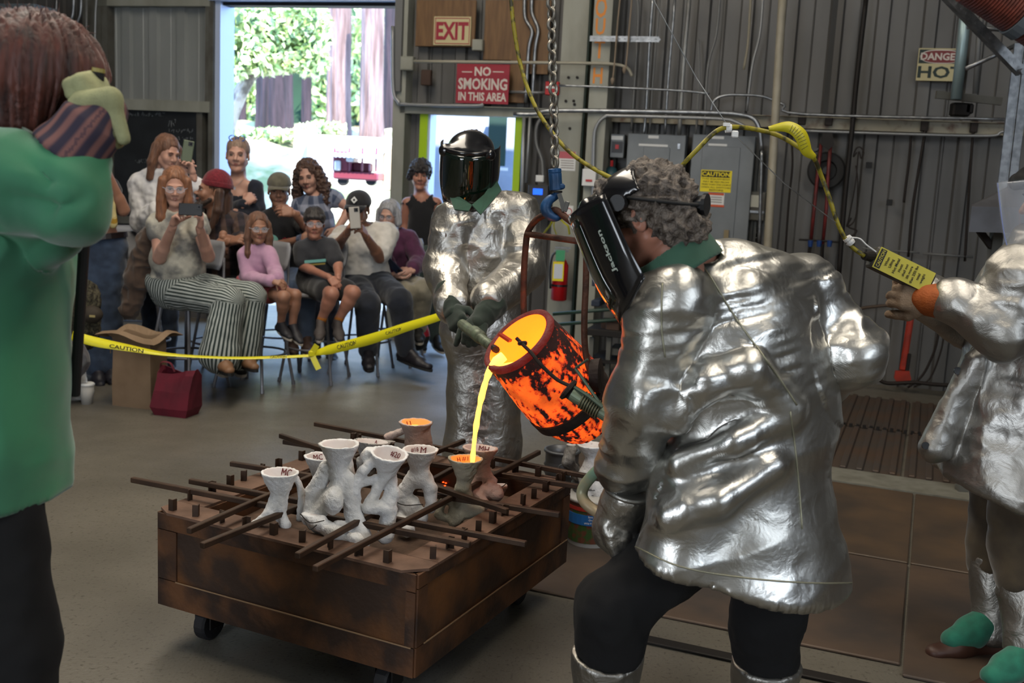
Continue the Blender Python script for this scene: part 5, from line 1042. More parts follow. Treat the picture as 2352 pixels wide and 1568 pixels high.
q = MB(); q.sheet(g); o = q.build('tag_sheet', mat('tag_yellow', 'a89f16', .45), sw, smooth=True)
m_ = o.modifiers.new('thick', 'SOLIDIFY'); m_.thickness = .002
q = MB()
for i in range(6, 15):
    a, b, c = g[i]
    for u in (.25, .55): q.bar(a+(b-a)*u-CF*.004, b+(c-b)*(u-.1)-CF*.004, .0009, .0006, up=CF)
tag(q.build('fine_print', M_ink, sw), kind='stuff')
q = MB(); c = P(1868, 348, 3.12); q.loop([c+np.array([.013*math.cos(a), .013*math.sin(a), .004*math.cos(a)]) for a in np.linspace(0, 6.28, 14, False)], .003, 6); q.bar(c, c+CR*.014+CU*.01, .003, .003); q.build('zip_tie', M_black, sw)
q = MB(); q.tube([P(1490, -20, 3.1), P(1600, 180, 3.08), P(1672, 290, 3.05)], .0016, 6); q.tube([P(1690, 312, 3.05), P(1800, 420, 3.1), P(1925, 515, 3.2)], .0016, 6); tag(q.build('support_wire', M_galv), 'thin steel wire slanting from the roof to the hoist cable', 'wire')
q = MB(); c = P(1673, 295, 3.05); q.lathe(c-CR*.008, CR, [(0, .0095), (0, .0125), (.016, .0125), (.016, .0095)], 14); q.box(P(1688, 308, 3.04), (.02, .012, .02), rz=.3, bev=.003); q.box(P(1669, 286, 3.04), (.018, .014, .01)); tag(q.build('cable_clamp', M_white), 'white clamp on the crest of the hoist cable', 'clamp')
q = MB(); c = P(1950, 552, 3.2); dd = nz(P(1985, 588, 3.2)-P(1925, 515, 3.2)); q.lathe(c-dd*.012, dd, [(0, .009), (0, .013), (.008, .014), (.012, .012), (.018, .014), (.026, .012), (.026, .009)], 14)
q.tube(spline([P(1955, 545, 3.18), P(1975, 548, 3.17), P(1990, 562, 3.17), P(2012, 578, 3.18)], 4), .0025, 6); tag(q.build('strain_relief', M_white), 'white strain relief with a wire loop above the pendant control', 'clamp')
YP = 3.2
pd = thing('pendant_control', 'yellow labelled pendant control box held in leather gloves', 'control', P(2080, 640, YP))
ex_ = nz(P(2135, 650, YP)-P(2012, 590, YP)); c = P(2075, 620, YP+.02); nrm = nz(-CF+ex_*(CF@ex_)); ey_ = np.cross(nrm, ex_)*-1
q = MB(); q.box(c+nrm*-.02, (.205, .07, .045), axes=(ex_, ey_, nrm), bev=.006); q.build('housing', mat('pendant_housing', '33302a', .5), pd)
q = MB(); q.box(c+nrm*.004, (.19, .068, .002), axes=(ex_, ey_, nrm)); pl_ = q.build('label_plate', mat('pendant_yellow', 'aaa024', .5), pd)
q = MB(); q.box(c-ex_*.082+nrm*.006, (.019, .060, .001), axes=(ex_, ey_, nrm)); q.build('caution_band', M_ink, pl_)
rd = ey_ if ey_@UP > 0 else -ey_; up_ = -ex_
def ptx(s_, off, h, w_=None, m=M_ink): text('lettering', s_, m, pl_, c+ex_*off+nrm*.0068, rd, up_, h, w_, .0006, bold=.01)
ptx('CAUTION', -.082, .011, .054, MATS['pendant_yellow'])
for k, s_ in enumerate(('When', 'Lifting', 'Hot Metal', 'Hoist', 'shall not', 'lift more', 'than 250 lbs', 'total', 'weight')): ptx(s_, -.060+k*.0155, .0085)
q = MB(); a, b = P(1985, 588, 3.2), c-ex_*.10-nrm*.015; q.cyl(a, b, .012, .018, 12); q.build('cable_gland', M_dark, pd)
# extras on the floor: caution tape, paper bag, red tote, cups
# ------------------------------------------------------------------ people
def rotm(fwd, up):
    f_ = nz(fwd); u_ = nz(np.asarray(up, float)-f_*(np.asarray(up, float)@f_)); return np.stack([np.cross(f_, u_), f_, u_], 1)   # columns: right, forward, up
def make_head():
    s = SDF((-.10, -.12, -.18), (.10, .125, .125), .0032); E = lambda *a, **k: s.ell(*a, **k)
    E((0, -.018, .035), (.072, .092, .082), k=.01); E((0, .03, -.02), (.060, .062, .085), k=.02)
    s.cone((-.048, -.005, -.05), (-.018, .062, -.092), .022, .02, .02); s.cone((.048, -.005, -.05), (.018, .062, -.092), .022, .02, .02)
    s.cone((0, .055, -.095), (0, .03, -.06), .026, .03, .02)
    for x in (-1, 1): E((x*.034, .066, -.03), (.024, .022, .026), k=.02)
    s.cone((-.034, .079, .020), (.034, .079, .020), .010, .010, .012)
    for x in (-1, 1): E((x*.031, .098, .003), (.019, .018, .013), k=.010, sub=True)
    s.cone((0, .086, .012), (0, .107, -.024), .007, .0115, .008)
    for x in (-1, 1): E((x*.0115, .095, -.030), (.009, .010, .007), k=.006)
    s.cone((-.019, .083, -.058), (.019, .083, -.058), .0075, .0075, .008); s.cone((0, .089, -.055), (0, .089, -.062), .008, .007, .006)
    E((0, .079, -.098), (.018, .015, .014), k=.015)
    for x in (-1, 1):
        E((x*.074, -.008, -.008), (.009, .017, .029), k=.008, ax=(nz((1, -.35*x, 0)), nz((.35*x, 1, 0)), (0, 0, 1))); E((x*.082, -.004, -.004), (.006, .009, .016), k=.004, sub=True)
    s.cone((0, -.025, -.06), (0, -.038, -.15), .050, .053, .025)
    V, Q = s.mesh(); return V, Q
HEADV, HEADQ = make_head()
def hand_mesh(W, d, palm, side, s=1.0, curl=.5, vox=.0042, fat=1.0, spread=1.0, thumb=1, cuff=0):
    """W wrist, d towards the fingers, palm the direction the palm faces; side +1 or -1 gives the thumb's side"""
    d = nz(d); palm = np.asarray(palm, float); palm = nz(palm-d*(palm@d)); sd = np.cross(palm, d)*side
    r = .0088*s*fat; sdf = SDF(W-.21*s, W+.21*s, vox)
    kn = []
    sdf.cone(W-d*.02*s, W+d*.02*s, .026*s*fat, .027*s*fat, .01, flat=(palm, .72))
    for i, o in enumerate((.032, .011, -.010, -.030)):
        k0 = W+d*(.088-.006*abs(i-1))*s+sd*o*s*spread; kn.append(k0); sdf.cone(W+d*.03*s+sd*o*.6*s, k0, .017*s*fat, .0115*s*fat, .012)
    for i, (k0, L) in enumerate(zip(kn, (.070, .078, .072, .056))):
        p = k0; a = 0
        for seg, q in enumerate((.45, .31, .24)):
            a += curl*(1.0, 1.15, .8)[seg]+.06*i; v = d*math.cos(a)+palm*math.sin(a); n_ = p+v*L*s*q; sdf.cone(p, n_, r*(1.05-.08*seg), r*(.98-.1*seg), .004); p = n_
    t0 = W+d*.028*s+sd*.026*s; v1 = nz(d*.55+sd*.62+palm*.45*thumb); v2 = nz(d*.8+sd*.12+palm*.6*thumb); t1 = t0+v1*.042*s; t2 = t1+v2*.032*s; t3 = t2+nz(v2+palm*.2)*.024*s
    sdf.cone(t0, t1, .015*s*fat, .0115*s*fat, .01); sdf.cone(t1, t2, .011*s*fat, .0098*s*fat, .004); sdf.cone(t2, t3, .0098*s*fat, .0085*s*fat, .004)
    if cuff: sdf.cone(W-d*cuff, W-d*.005, .036*s*fat*1.25, .031*s*fat, .01)
    return sdf.mesh()
class Person:
    def __init__(p, J, s=1.0, look=(0, -1, 0), up=(0, 0, 1), wide=1.0, headk=1.0):
        p.J = {k: (P(*v) if len(v) == 3 and not isinstance(v, np.ndarray) else v) for k, v in J.items()}; p.s = s; J = p.J; p.wide = wide
        p.H = J['head']; p.look = nz(look); p.hup = np.asarray(up, float); p.M = rotm(p.look, p.hup)*(s if s > .8 else s*1.10)*headk; p.hk = np.linalg.norm(p.M[:, 0])
        p.side = nz(J['sb']-J['sa']); p.up = nz(J['neck']-J['pv']); p.fwd = nz(np.cross(p.side, p.up)); 
        if p.fwd @ np.asarray(look, float) < -.2: p.fwd = -p.fwd
        p.sw = np.linalg.norm(J['sb']-J['sa'])/2
    def torso(p, S, g=0.0, k=.04, belly=1.0, lower=True):
        J, s = p.J, p.s; ax = (p.side, p.fwd, p.up); N, PV = J['neck'], J['pv']; L = np.linalg.norm(N-PV); w = p.wide
        S.ell(PV+(N-PV)*.66, (max(.12*s, min(p.sw*.88, .17*s))*w+g, .100*s*w+g, L*.36), k=k, ax=ax); S.ell(PV+(N-PV)*.32, (.130*s*w*belly+g, .098*s*w*belly+g, L*.34), k=k, ax=ax)
        if lower: S.ell(PV, (.155*s*w+g, .115*s*w+g, .12*s+g), k=k, ax=ax)
        for q in 'ab': S.cone(N-p.up*.02*s, J['s'+q], .045*s+g, .046*s+g, k=k)
    def arm(p, S, q, g=0.0, t=1.0, k=.012, r=(.048, .040, .027)):
        J, s = p.J, p.s; A_, B_, C_ = J['s'+q], J['e'+q], J['w'+q]
        if t <= .5: S.cone(A_, A_+(B_-A_)*t*2, r[0]*s+g, (r[0]+(r[1]-r[0])*t*2)*s+g, k); return
        S.cone(A_, B_, r[0]*s+g, r[1]*s+g, k); u_ = (t-.5)*2; C2 = B_+(C_-B_)*u_; m_ = B_+(C_-B_)*min(.3, u_)
        S.cone(B_, C2, (r[1])*s+g, (r[1]+(r[2]-r[1])*u_)*s+g, k); S.cone(B_, m_, r[1]*s+g, (r[1]*1.02)*s+g, k)
    def leg(p, S, q, g=0.0, t=1.0, k=.025, r=(.082, .056, .037), gl=None):
        J, s = p.J, p.s; A_, B_, C_ = J['h'+q], J['k'+q], J['a'+q]; gl = g if gl is None else gl
        if t <= .5: S.cone(A_, A_+(B_-A_)*t*2, r[0]*s+g, (r[0]+(r[1]-r[0])*t*2)*s+g, k); return
        S.cone(A_, B_, r[0]*s+g, r[1]*s+g, k); u_ = (t-.5)*2; C2 = B_+(C_-B_)*u_
        S.cone(B_, C2, r[1]*s+g, (r[1]+(r[2]-r[1])*u_)*s+gl, k)
        if g < .02 and u_ > .5: bk = B_+(C_-B_)*.3; S.cone(bk, B_+(C_-B_)*.42, .056*s+g, .05*s+g, k)
    def bounds(p, keys, m=.16):
        A_ = np.array([p.J[k] for k in keys if k in p.J]); return A_.min(0)-m, A_.max(0)+m
    def uv(p, V):
        J = p.J; segs = [(J['pv'], J['neck'], 0)]+[(J[a+q], J[b+q], 1) for q in 'ab' for a, b in (('s', 'e'), ('e', 'w'), ('h', 'k'), ('k', 'a')) if a+q in J and b+q in J]
        best = np.full(len(V), 9.); U = np.zeros(len(V)); W_ = np.zeros(len(V))
        for (a, b, kind) in segs:
            ab = b-a; L2 = ab@ab; t = np.clip(((V-a)@ab)/L2, 0, 1); r = V-a-t[:, None]*ab; dd = np.linalg.norm(r, axis=1)-(.07 if kind == 0 else 0)
            x = nz(p.side-nz(ab)*(p.side@nz(ab))); y = np.cross(nz(ab), x); m = dd < best
            ang = np.arctan2(r@y, r@x)*(.13 if kind == 0 else .07); U[m] = ang[m]; W_[m] = (t*math.sqrt(L2))[m]; best[m] = dd[m]
        return {'u': U+2, 'v': W_+2}
    def finish(p, name, S, m, parent, amp=.004, sc=.09, seed=0, sharp=False, aniso=None, amp2=0, sc2=.03, label=None, bone=None):
        V, Q = S.mesh() if isinstance(S, SDF) else S
        if len(Q) == 0: return None
        N = vnormals(V, Q); q = V if aniso is None else V@np.asarray(aniso, float).T
        f_ = ridge if sharp else vnoise; d = f_(q/sc, seed)*amp+(f_(q/sc2, seed+1)*amp2 if amp2 else 0)
        V = V+N*d[:, None]; o = mkmesh(name, V, Q, m, parent, True, attrs=p.uv(V))
        if label: o['label'] = label
        return o
    def root(p, label, cat='person', name='person'):
        z = min([v[2] for v in p.J.values()]); c = p.J['pv']; p.t = thing(name, label, cat, (c[0], c[1], min(z, c[2]-.3))); return p.t
    def body(p, skin, vox=.009, hands=None, legs=True, arms=True, hv=.0045, head=True, torsog=-.006):
        keys = ['neck', 'sa', 'sb', 'pv', 'head']+(['ea', 'eb', 'wa', 'wb'] if arms else [])+([a+q for a in 'hka' for q in 'ab'] if legs else [])
        S = SDF(*p.bounds(keys), vox); p.torso(S, torsog)
        hb = p.H+p.M@np.array([0, -.03, -.10]); S.cone(p.J['neck']-p.up*.03*p.s, hb, .056*p.s, .052*p.s, .03)
        for q in 'ab':
            if arms: p.arm(S, q)
            if legs: p.leg(S, q)
        parts = [S.mesh()]
        if head: parts.append((HEADV@p.M.T+p.H, HEADQ))
        for h in (hands or []): parts.append(hand_mesh(**h, s=p.s, vox=hv))
        V, Q = join(parts); o = mkmesh('body', V, Q, skin, p.t, True, attrs=p.uv(V)); return o
    def face(p, lips='8a4a44', brow='3a2a20', glasses=None, closed=False, beard=None, smile=False, eye='3a2c20'):
        hl = lambda *a: p.H+p.M@np.array(a, float); k = p.hk
        for x in (-1, 1):
            c = hl(x*.031, .0785, .003); q = MB(); n1, n2 = 12, 8; V = []; Fa = []; mi = []
            for i in range(n2+1):
                th = math.pi*i/n2
                for j in range(n1): ph = 2*math.pi*j/n1; V.append(c+p.M@(np.array([math.sin(th)*math.cos(ph)*.0125, math.cos(th)*.0125, math.sin(th)*math.sin(ph)*(.0065 if not closed else .003)])))
            Fa = [(i*n1+j, i*n1+(j+1) % n1, (i+1)*n1+(j+1) % n1, (i+1)*n1+j) for i in range(n2) for j in range(n1)]
            q.add(V, Fa); q.m = [1 if i < 2*n1 else 0 for i in range(len(Fa))]; q.build('eye', [mat('eye_white', 'a79f98', .3), mat('iris_'+eye, eye, .25)], p.t, smooth=True)
            q = MB(); q.tube([hl(x*.014, .092, .021), hl(x*.030, .0935, .0265), hl(x*.046, .083, .021)], [.0022*k, .0030*k, .0014*k], 6); q.build('eyebrow', mat('brow_'+brow, brow, .9), p.t)
            q = MB(); q.tube([hl(x*.018, .0885, .008), hl(x*.031, .0915, .0115), hl(x*.045, .083, .006)], .0012*k, 5); q.build('eyelid', mat('lash_dark', '2b1d18', .8), p.t)
        up_ = .004 if smile else 0
        q = MB(); q.tube([hl(-.024, .078, -.057+up_), hl(-.010, .0915, -.0555), hl(0, .0955, -.057), hl(.010, .0915, -.0555), hl(.024, .078, -.057+up_)], [.001*k, .0036*k, .0040*k, .0036*k, .001*k], 8, flat=.8)
        q.tube([hl(-.021, .080, -.061+up_), hl(0, .0955, -.0655), hl(.021, .080, -.061+up_)], [.001*k, .0046*k, .001*k], 8, flat=.8); q.build('lips', mat('lips_'+lips, lips, .45), p.t, smooth=True)
        if smile:
            q = MB(); q.tube([hl(-.018, .086, -.0585+up_), hl(0, .0975, -.061), hl(.018, .086, -.0585+up_)], [.0008*k, .0022*k, .0008*k], 6); q.build('teeth', mat('teeth', 'c4b8ae', .3), p.t)
        if beard:
            S = SDF(p.H-.16, p.H+.16, .004); 
            for x in (-1, 1): S.cone(hl(x*.055, .02, -.055), hl(x*.022, .072, -.10), .017*k, .022*k, .015)
            S.cone(hl(-.02, .078, -.10), hl(.02, .078, -.10), .021*k, .021*k, .01); S.cone(hl(-.024, .084, -.045), hl(0, .097, -.043), .0055*k, .0065*k, .004); S.cone(hl(.024, .084, -.045), hl(0, .097, -.043), .0055*k, .0065*k, .004)
            for x in (-1, 1): S.cone(hl(x*.026, .082, -.05), hl(x*.03, .074, -.08), .006*k, .01*k, .004)
            S.ell(hl(0, .098, -.06), np.array([.016, .016, .007])*k, k=.003, sub=True)
            p.finish('beard', S, beard, p.t, amp=.0025, sc=.008)
        if glasses:
            g = thing('x', None, None, (0, 0, 0)) if False else None
            fr = MB(); 
            for x in (-1, 1):
                pts = [hl(x*(.031+.028*math.cos(a)), .098-.012*abs(math.cos(a))*(1 if math.cos(a) > 0 else .2), .002+.019*math.sin(a)) for a in np.linspace(0, 6.28, 16, False)]
                fr.loop(pts, .0014*k, 5); fr.tube([hl(x*.058, .088, .006), hl(x*.078, .05, .006), hl(x*.08, -.005, .002)], .0018*k, 5)
            fr.tube([hl(-.008, .103, .008), hl(.008, .103, .008)], .0016*k, 5); ob = fr.build('safety_glasses', glasses[0], p.t)
            q = MB()
            for x in (-1, 1): q.prism([hl(x*(.031+.027*math.cos(a)), .099-.012*max(0, math.cos(a)), .002+.018*math.sin(a)) for a in np.linspace(0, 6.28, 14, False)], p.look*.0012)
            q.build('lens', glasses[1], ob)
    def hair(p, m, locks=(), cap=1.0, fringe=0, vox=.005, amp=.004, seed=1, drop=.0, curly=False, back=0, name='hair', trim=None, front=.02, cover=None):
        hl = lambda *a: p.H+p.M@np.array(a, float); k = p.hk; pts = [p.H-.15*k, p.H+.15*k]
        for l in locks:
            for v in l: pts.append((hl(*v[:3]) if v[4] == 'h' else np.array(v[:3]))-.05); pts.append((hl(*v[:3]) if v[4] == 'h' else np.array(v[:3]))+.05)
        S = SDF(np.min(pts, 0), np.max(pts, 0), vox); R_ = p.M/k
        S.ell(hl(0, -.024, .04), np.array([.082, .102, .088])*k*cap, k=.01, ax=R_.T)
        if back: S.cone(hl(0, -.06, .0), hl(0, -.06, -back), .075*k, .06*k, .02)
        # open the face
        S.cone(hl(0, .115, -.015), hl(0, .115, -.14), .068*k, .075*k, .012, sub=True); S.cone(hl(0, .10+front, .02), hl(0, .10+front, -.02), .06*k, .06*k, .01, sub=True)
        S.cut(hl(0, 0, -.035-drop), -R_[:, 2]+R_[:, 1]*.25) if not back and trim is None else None
        for l in locks:
            for (a, b) in zip(l[:-1], l[1:]):
                pa = hl(*a[:3]) if a[4] == 'h' else np.array(a[:3]); pb = hl(*b[:3]) if b[4] == 'h' else np.array(b[:3]); S.cone(pa, pb, a[3]*k, b[3]*k, .012)
        V, Q = S.mesh(); N = vnormals(V, Q); L_ = (V-p.H)@R_
        if curly: d = ridge(V/.022, seed)*amp+vnoise(V/.009, seed+1)*amp*.5
        else:
            ang = np.arctan2(L_[:, 0], L_[:, 1]+.02); d = vnoise(np.stack([ang*26, L_[:, 2]*9, L_[:, 1]*9], 1), seed)*amp+vnoise(V@np.diag([60, 60, 7.]), seed+2)*amp*.7
        return mkmesh(name, V+N*d[:, None], Q, m, p.t, True)
    def shoes(p, m, sole=None, L=.26, which='ab', hgt=.0, name='shoe', dirs=None, sock=None):
        J, s = p.J, p.s
        for i, q in enumerate(which):
            a = J['a'+q]; d = nz(J['t'+q]-a if 't'+q in J else p.fwd); dn = np.array([0, 0, -1.]); dn = nz(dn-d*(dn@d)); L_ = L*s
            S = SDF(np.minimum(a-d*.07*s, a+d*L_)-.09*s, np.maximum(a-d*.07*s, a+d*L_)+.09*s, .0055); base = a+dn*.055*s; sd_ = np.cross(d, dn)
            S.cone(a, base-d*.02*s, .040*s, .038*s, .02); S.cone(base-d*.03*s, base+d*(L_*.45), .036*s, .043*s, .02, flat=(dn, .85)); S.cone(base+d*(L_*.45)+dn*.008*s, base+d*(L_*.72)+dn*.012*s, .043*s, .033*s, .02, flat=(dn, .75)); S.cone(a+d*.03*s, base+d*L_*.45, .034*s, .034*s, .02)
            S.cut(base+dn*.026*s, dn); o = p.finish(name, S, m, p.t, amp=.0015, sc=.03)
            q_ = MB(); n = 18; V = []
            for z in (.024, .042): 
                for k in range(n):
                    an = 2*math.pi*k/n; x = math.cos(an); y = math.sin(an); V.append(base+d*(L_*.32+L_*.55*x*1.0)+sd_*(y*(.038+.008*x)*s)+dn*z*s)
            q_.add(V, [tuple(range(n-1, -1, -1)), tuple(range(n, 2*n))]+[(k, (k+1) % n, n+(k+1) % n, n+k) for k in range(n)]); q_.build('sole', sole or mat('pale_sole', 'a39c90', .7), o)
            if sock:
                q_ = MB(); t_ = J['k'+q]; q_.tube([a+dn*.01, a+nz(t_-a)*.07*s], [.043*s, .041*s], 12); q_.build('sock', sock, p.t, smooth=True)

def skin(n, c, c2=None): return mat('skin_'+n, c, .5, 0, c2 or c, 6, bump=.05, bscale=200, sheen=.1)
SK1 = skin('fair', 'a97c68', '9f705d'); SK2 = skin('light', 'b18a79', 'a57a69'); SK3 = skin('tan', '7f5742', '744c39'); SK4 = skin('olive', '8d6550', '815944'); SK5 = skin('ruddy', '9a6b57', '8d5d4a')
def cloth(n, c, c2=None, sc_=14, rough=.9, **k): return mat('cloth_'+n, c, rough, 0, c2 or c, sc_, bump=.25, bscale=400, bdist=.002, sheen=.2, **k)
def hairm(n, c, c2): return mat('hair_'+n, c, .55, 0, c2, 70, .3, .7, bump=.6, bscale=160, bdist=.003, stretch=(1, 1, .16), sheen=.15)
HB = hairm('brown', '4a2e1d', '2c1a11'); HG = hairm('ginger_blonde', '87583a', '5a3822'); HW = hairm('grey', '9d9da0', '6f7074'); HD = hairm('dark', '1f1715', '0f0b0b'); HL = hairm('light_brown', '6e4a34', '4a3022'); HS = hairm('pulled_blonde', '8a7260', '6a5548')
GL = (mat('clear_frame', 'b7bcc6', .2, alpha=.75), mat('clear_lens', 'dfe6f0', .05, alpha=.12))

def top(p, m, sleeve=.35, g=.012, hem=.02, vox=.007, amp=.004, sc=.06, neck=.062, name='shirt', arms=True, vneck=0, strap=False, belly=1.0, seed=3, lowneck=0, cuffg=None):
    """upper garment: trunk, sleeves to a share of the arm, open at the neck, cut at the hem"""
    J = p.J; keys = ['neck', 'sa', 'sb', 'pv', 'ea', 'eb']+(['wa', 'wb'] if sleeve > .5 else []); S = SDF(*p.bounds(keys, .15*p.s+.03), vox)
    p.torso(S, g, belly=belly)
    if arms:
        for q in 'ab': p.arm(S, q, g+.004, sleeve, r=(.05, .043, .030))
    S.cone(J['neck']-p.up*(.03+lowneck)*p.s, J['neck']+p.up*.15*p.s, neck*p.s, neck*1.15*p.s, .004, sub=True)
    if vneck: S.cone(J['neck']+p.fwd*.08*p.s+p.up*.02, J['neck']+p.fwd*.13*p.s-p.up*vneck, .055*p.s, .012*p.s, .006, sub=True)
    if strap:
        for q in 'ab':
            o = J['s'+q]; S.cone(o+p.up*.02, o-p.up*.06*p.s, .055*p.s, .045*p.s, .005, sub=True)
    S.cut(J['pv']-p.up*hem, -p.up)
    o = p.finish(name, S, m, p.t, amp=amp, sc=sc, seed=seed, amp2=amp*.5, sc2=.025); return o
def pants(p, m, t=1.0, g=.014, gl=None, vox=.0075, amp=.004, sc=.07, name='trousers', r=(.084, .058, .040), waist=.07, seed=5, k=.03):
    J = p.J; keys = ['pv']+[a+q for a in 'hka' for q in 'ab']; S = SDF(*p.bounds(keys, .16*p.s+.03), vox)
    S.ell(J['pv'], (.158*p.s*p.wide+g, .118*p.s*p.wide+g, .12*p.s+g), k=.03, ax=(p.side, p.fwd, p.up))
    S.cut(J['pv']+p.up*waist*p.s, p.up)
    for q in 'ab': p.leg(S, q, g, t, r=r, gl=gl, k=k)
    return p.finish(name, S, m, p.t, amp=amp, sc=sc, seed=seed, amp2=amp*.4, sc2=.03)

# tall grey stools
def make_stool(label, x, y, rz, zs=.62, first=None):
    if first is not None:
        r_ = first.copy(); COL.objects.link(r_); r_.location = (x, y, 0); r_.rotation_euler[2] = rz; r_['label'] = label
        for ch in list(first.children):
            c = ch.copy(); COL.objects.link(c); c.parent = r_
        return r_
    t = thing('tall_stool', label, 'stool', (0, 0, 0), 'tall grey stools'); Mst = mat('stool_grey', '6a6b70', .4, .3); Mseat = mat('stool_seat', '77787c', .5)
    q = MB(); n = 20; V = []
    for z, rr_ in ((zs-.018, .165), (zs-.006, .185), (zs+.006, .185), (zs+.012, .17)):
        for k in range(n): a = 2*math.pi*k/n; V.append((rr_*math.cos(a), rr_*.98*math.sin(a), z-(.006 if z > zs+.01 and False else 0)))
    q.add(V, [(i*n+k, i*n+(k+1) % n, (i+1)*n+(k+1) % n, (i+1)*n+k) for i in range(3) for k in range(n)]+[tuple(range(n-1, -1, -1)), tuple(range(3*n, 4*n))]); q.build('seat', Mseat, t)
    g = []
    for i in range(9):
        a = (i-4)/4; row = []
        for j in range(6):
            h = zs+.18+.19*j/5; wv = .17*(1-.25*((j-2.5)/3)**4); row.append((a*wv, .185+.05*(j/5)-.05*a*a+.0, h))
        g.append(row)
    q = MB(); q.sheet(g); o = q.build('backrest', Mseat, t, smooth=True); md = o.modifiers.new('thick', 'SOLIDIFY'); md.thickness = .014
    for sx in (-1, 1): q = MB(); q.tube([(sx*.12, .14, zs-.02), (sx*.13, .2, zs+.08), (sx*.12, .215, zs+.26)], .009, 8); q.build('back_post', Mst, t, smooth=True)
    for sx in (-1, 1):
        for sy in (-1, 1): q = MB(); q.tube([(sx*.11, sy*.11, zs-.015), (sx*.19, sy*.19, .02)], .011, 8); q.tube([(sx*.19, sy*.19, .03), (sx*.193, sy*.193, 0)], .014, 8); q.build('leg', Mst, t)
    q = MB(); q.loop([(.215*math.cos(a), .215*math.sin(a), .24) for a in np.linspace(0, 2*math.pi, 24, False)], .008, 6); q.build('foot_ring', Mst, t, smooth=True)
    t.location = (x, y, 0); t.rotation_euler[2] = rz; return t
def phone(label, c, ex, ey, wd, hg, m, cam_=True):
    """ex along the long side"""
    ex, ey = nz(ex), nz(ey); ey = nz(ey-ex*(ex@ey)); n_ = np.cross(ex, ey); t = thing('smartphone', label, 'phone', c-np.array([0, 0, .03]))
    q = MB(); q.box(c, (wd, hg, .009), axes=(ex, ey, n_), bev=.004); q.build('shell', m, t)
    for sg in ((1, -1) if cam_ else ()):
        q = MB(); q.box(c+ex*wd*.36+ey*hg*.18+n_*sg*.006, (.028, .028, .003), axes=(ex, ey, n_), bev=.001)
        l_ = q.build('camera_bump', M_black, t); q = MB(); o = c+ex*(wd*.36)+ey*hg*.22+n_*sg*.008; q.cyl(o-n_*.001, o+n_*.001, .006, n=10); q.build('lens', mat('lens_glass', '0a0d18', .1), l_)
    return t
def st_at(pv, dx=0, dy=0): return pv[0]+dx, pv[1]+dy
V3 = lambda x, y, Y: P(x, y, Y)
# 1 seated woman with glasses and phone
Y = 6.75
p = Person(dict(head=(402, 428, Y-.02), neck=(406, 485, Y), sa=(362, 513, Y), sb=(452, 508, Y), ea=(366, 592, Y-.08), wa=(397, 520, Y-.26), eb=(478, 588, Y-.08), wb=(459, 524, Y-.26), pv=(408, 655, Y+.12),
                ha=(385, 668, Y+.1), hb=(440, 662, Y+.1), ka=(525, 692, Y-.22), kb=(577, 684, Y-.05), aa=(505, 812, Y-.25), ab=(552, 805, Y-.05), ta=(540, 835, Y-.5), tb=(600, 825, Y-.25)), 1.0, look=nz((.30, -.9, -.22)), wide=1.12)
p.root('seated woman with long ginger hair and clear glasses photographing with both hands')
hd_ = [dict(W=p.J['wa'], d=nz(V3(410, 483, Y-.3)-p.J['wa']), palm=nz((.8, -.3, .1)), side=-1, curl=.55), dict(W=p.J['wb'], d=nz(V3(466, 486, Y-.3)-p.J['wb']), palm=nz((-.8, -.3, .1)), side=1, curl=.55)]
p.body(SK2, hands=hd_); p.face(glasses=GL, smile=True, brow='6a4a35')
p.hair(HG, locks=[[(-.07, .02, .04, .032, 'h'), (-.082, .03, -.08, .034, 'h'), (-.085, .05, -.19, .036, 'h'), (-.06, .07, -.29, .02, 'h')], [(.07, .02, .04, .032, 'h'), (.082, .03, -.08, .034, 'h'), (.08, .05, -.19, .036, 'h'), (.06, .07, -.30, .02, 'h')], [(0, -.08, .0, .06, 'h'), (0, -.08, -.17, .07, 'h')]], front=.0)
Mb = mat('cloth_abstract_print', 'b1ad9f', .9, 0, '6a6a68', 9, .42, .62, detail=6, bump=.2, bscale=300, bdist=.002)
top(p, Mb, sleeve=.12, hem=.06, g=.02, amp=.006, name='blouse', belly=1.1)
pants(p, stripes('cloth_pinstripe_trousers', '9aa09c', '1f2c2a', 'u', 130, .5), g=.028, gl=.085, amp=.007, r=(.088, .066, .045))
p.shoes(mat('tan_sandal', '6f5038', .6), sole=M_blackr, name='sandal')
# brown jacket hanging off her shoulder
S = SDF(*bnd(250, 470, 420, 760, Y-.08, Y+.35), .007)
for a, b, ra, rb in ((V3(375, 510, Y+.06), V3(350, 560, Y+.1), .075, .085), (V3(345, 560, Y+.1), V3(318, 640, Y+.12), .09, .085), (V3(318, 640, Y+.12), V3(296, 712, Y+.12), .08, .06), (V3(375, 520, Y+.16), V3(365, 640, Y+.2), .08, .07)): S.cone(a, b, ra, rb, .03)
p.finish('draped_jacket', S, cloth('brown_jacket', '4a392d', '33261e', 9), p.t, amp=.012, sc=.05, sharp=True)
stool0 = make_stool('tall grey stool under the woman in striped trousers', *st_at(p.J['pv'], .06, .02), R(-25))
phone('black phone held level by the seated woman in glasses', V3(438, 481, Y-.33), (1, 0, .0), (0, .15, 1), .148, .075, M_black)
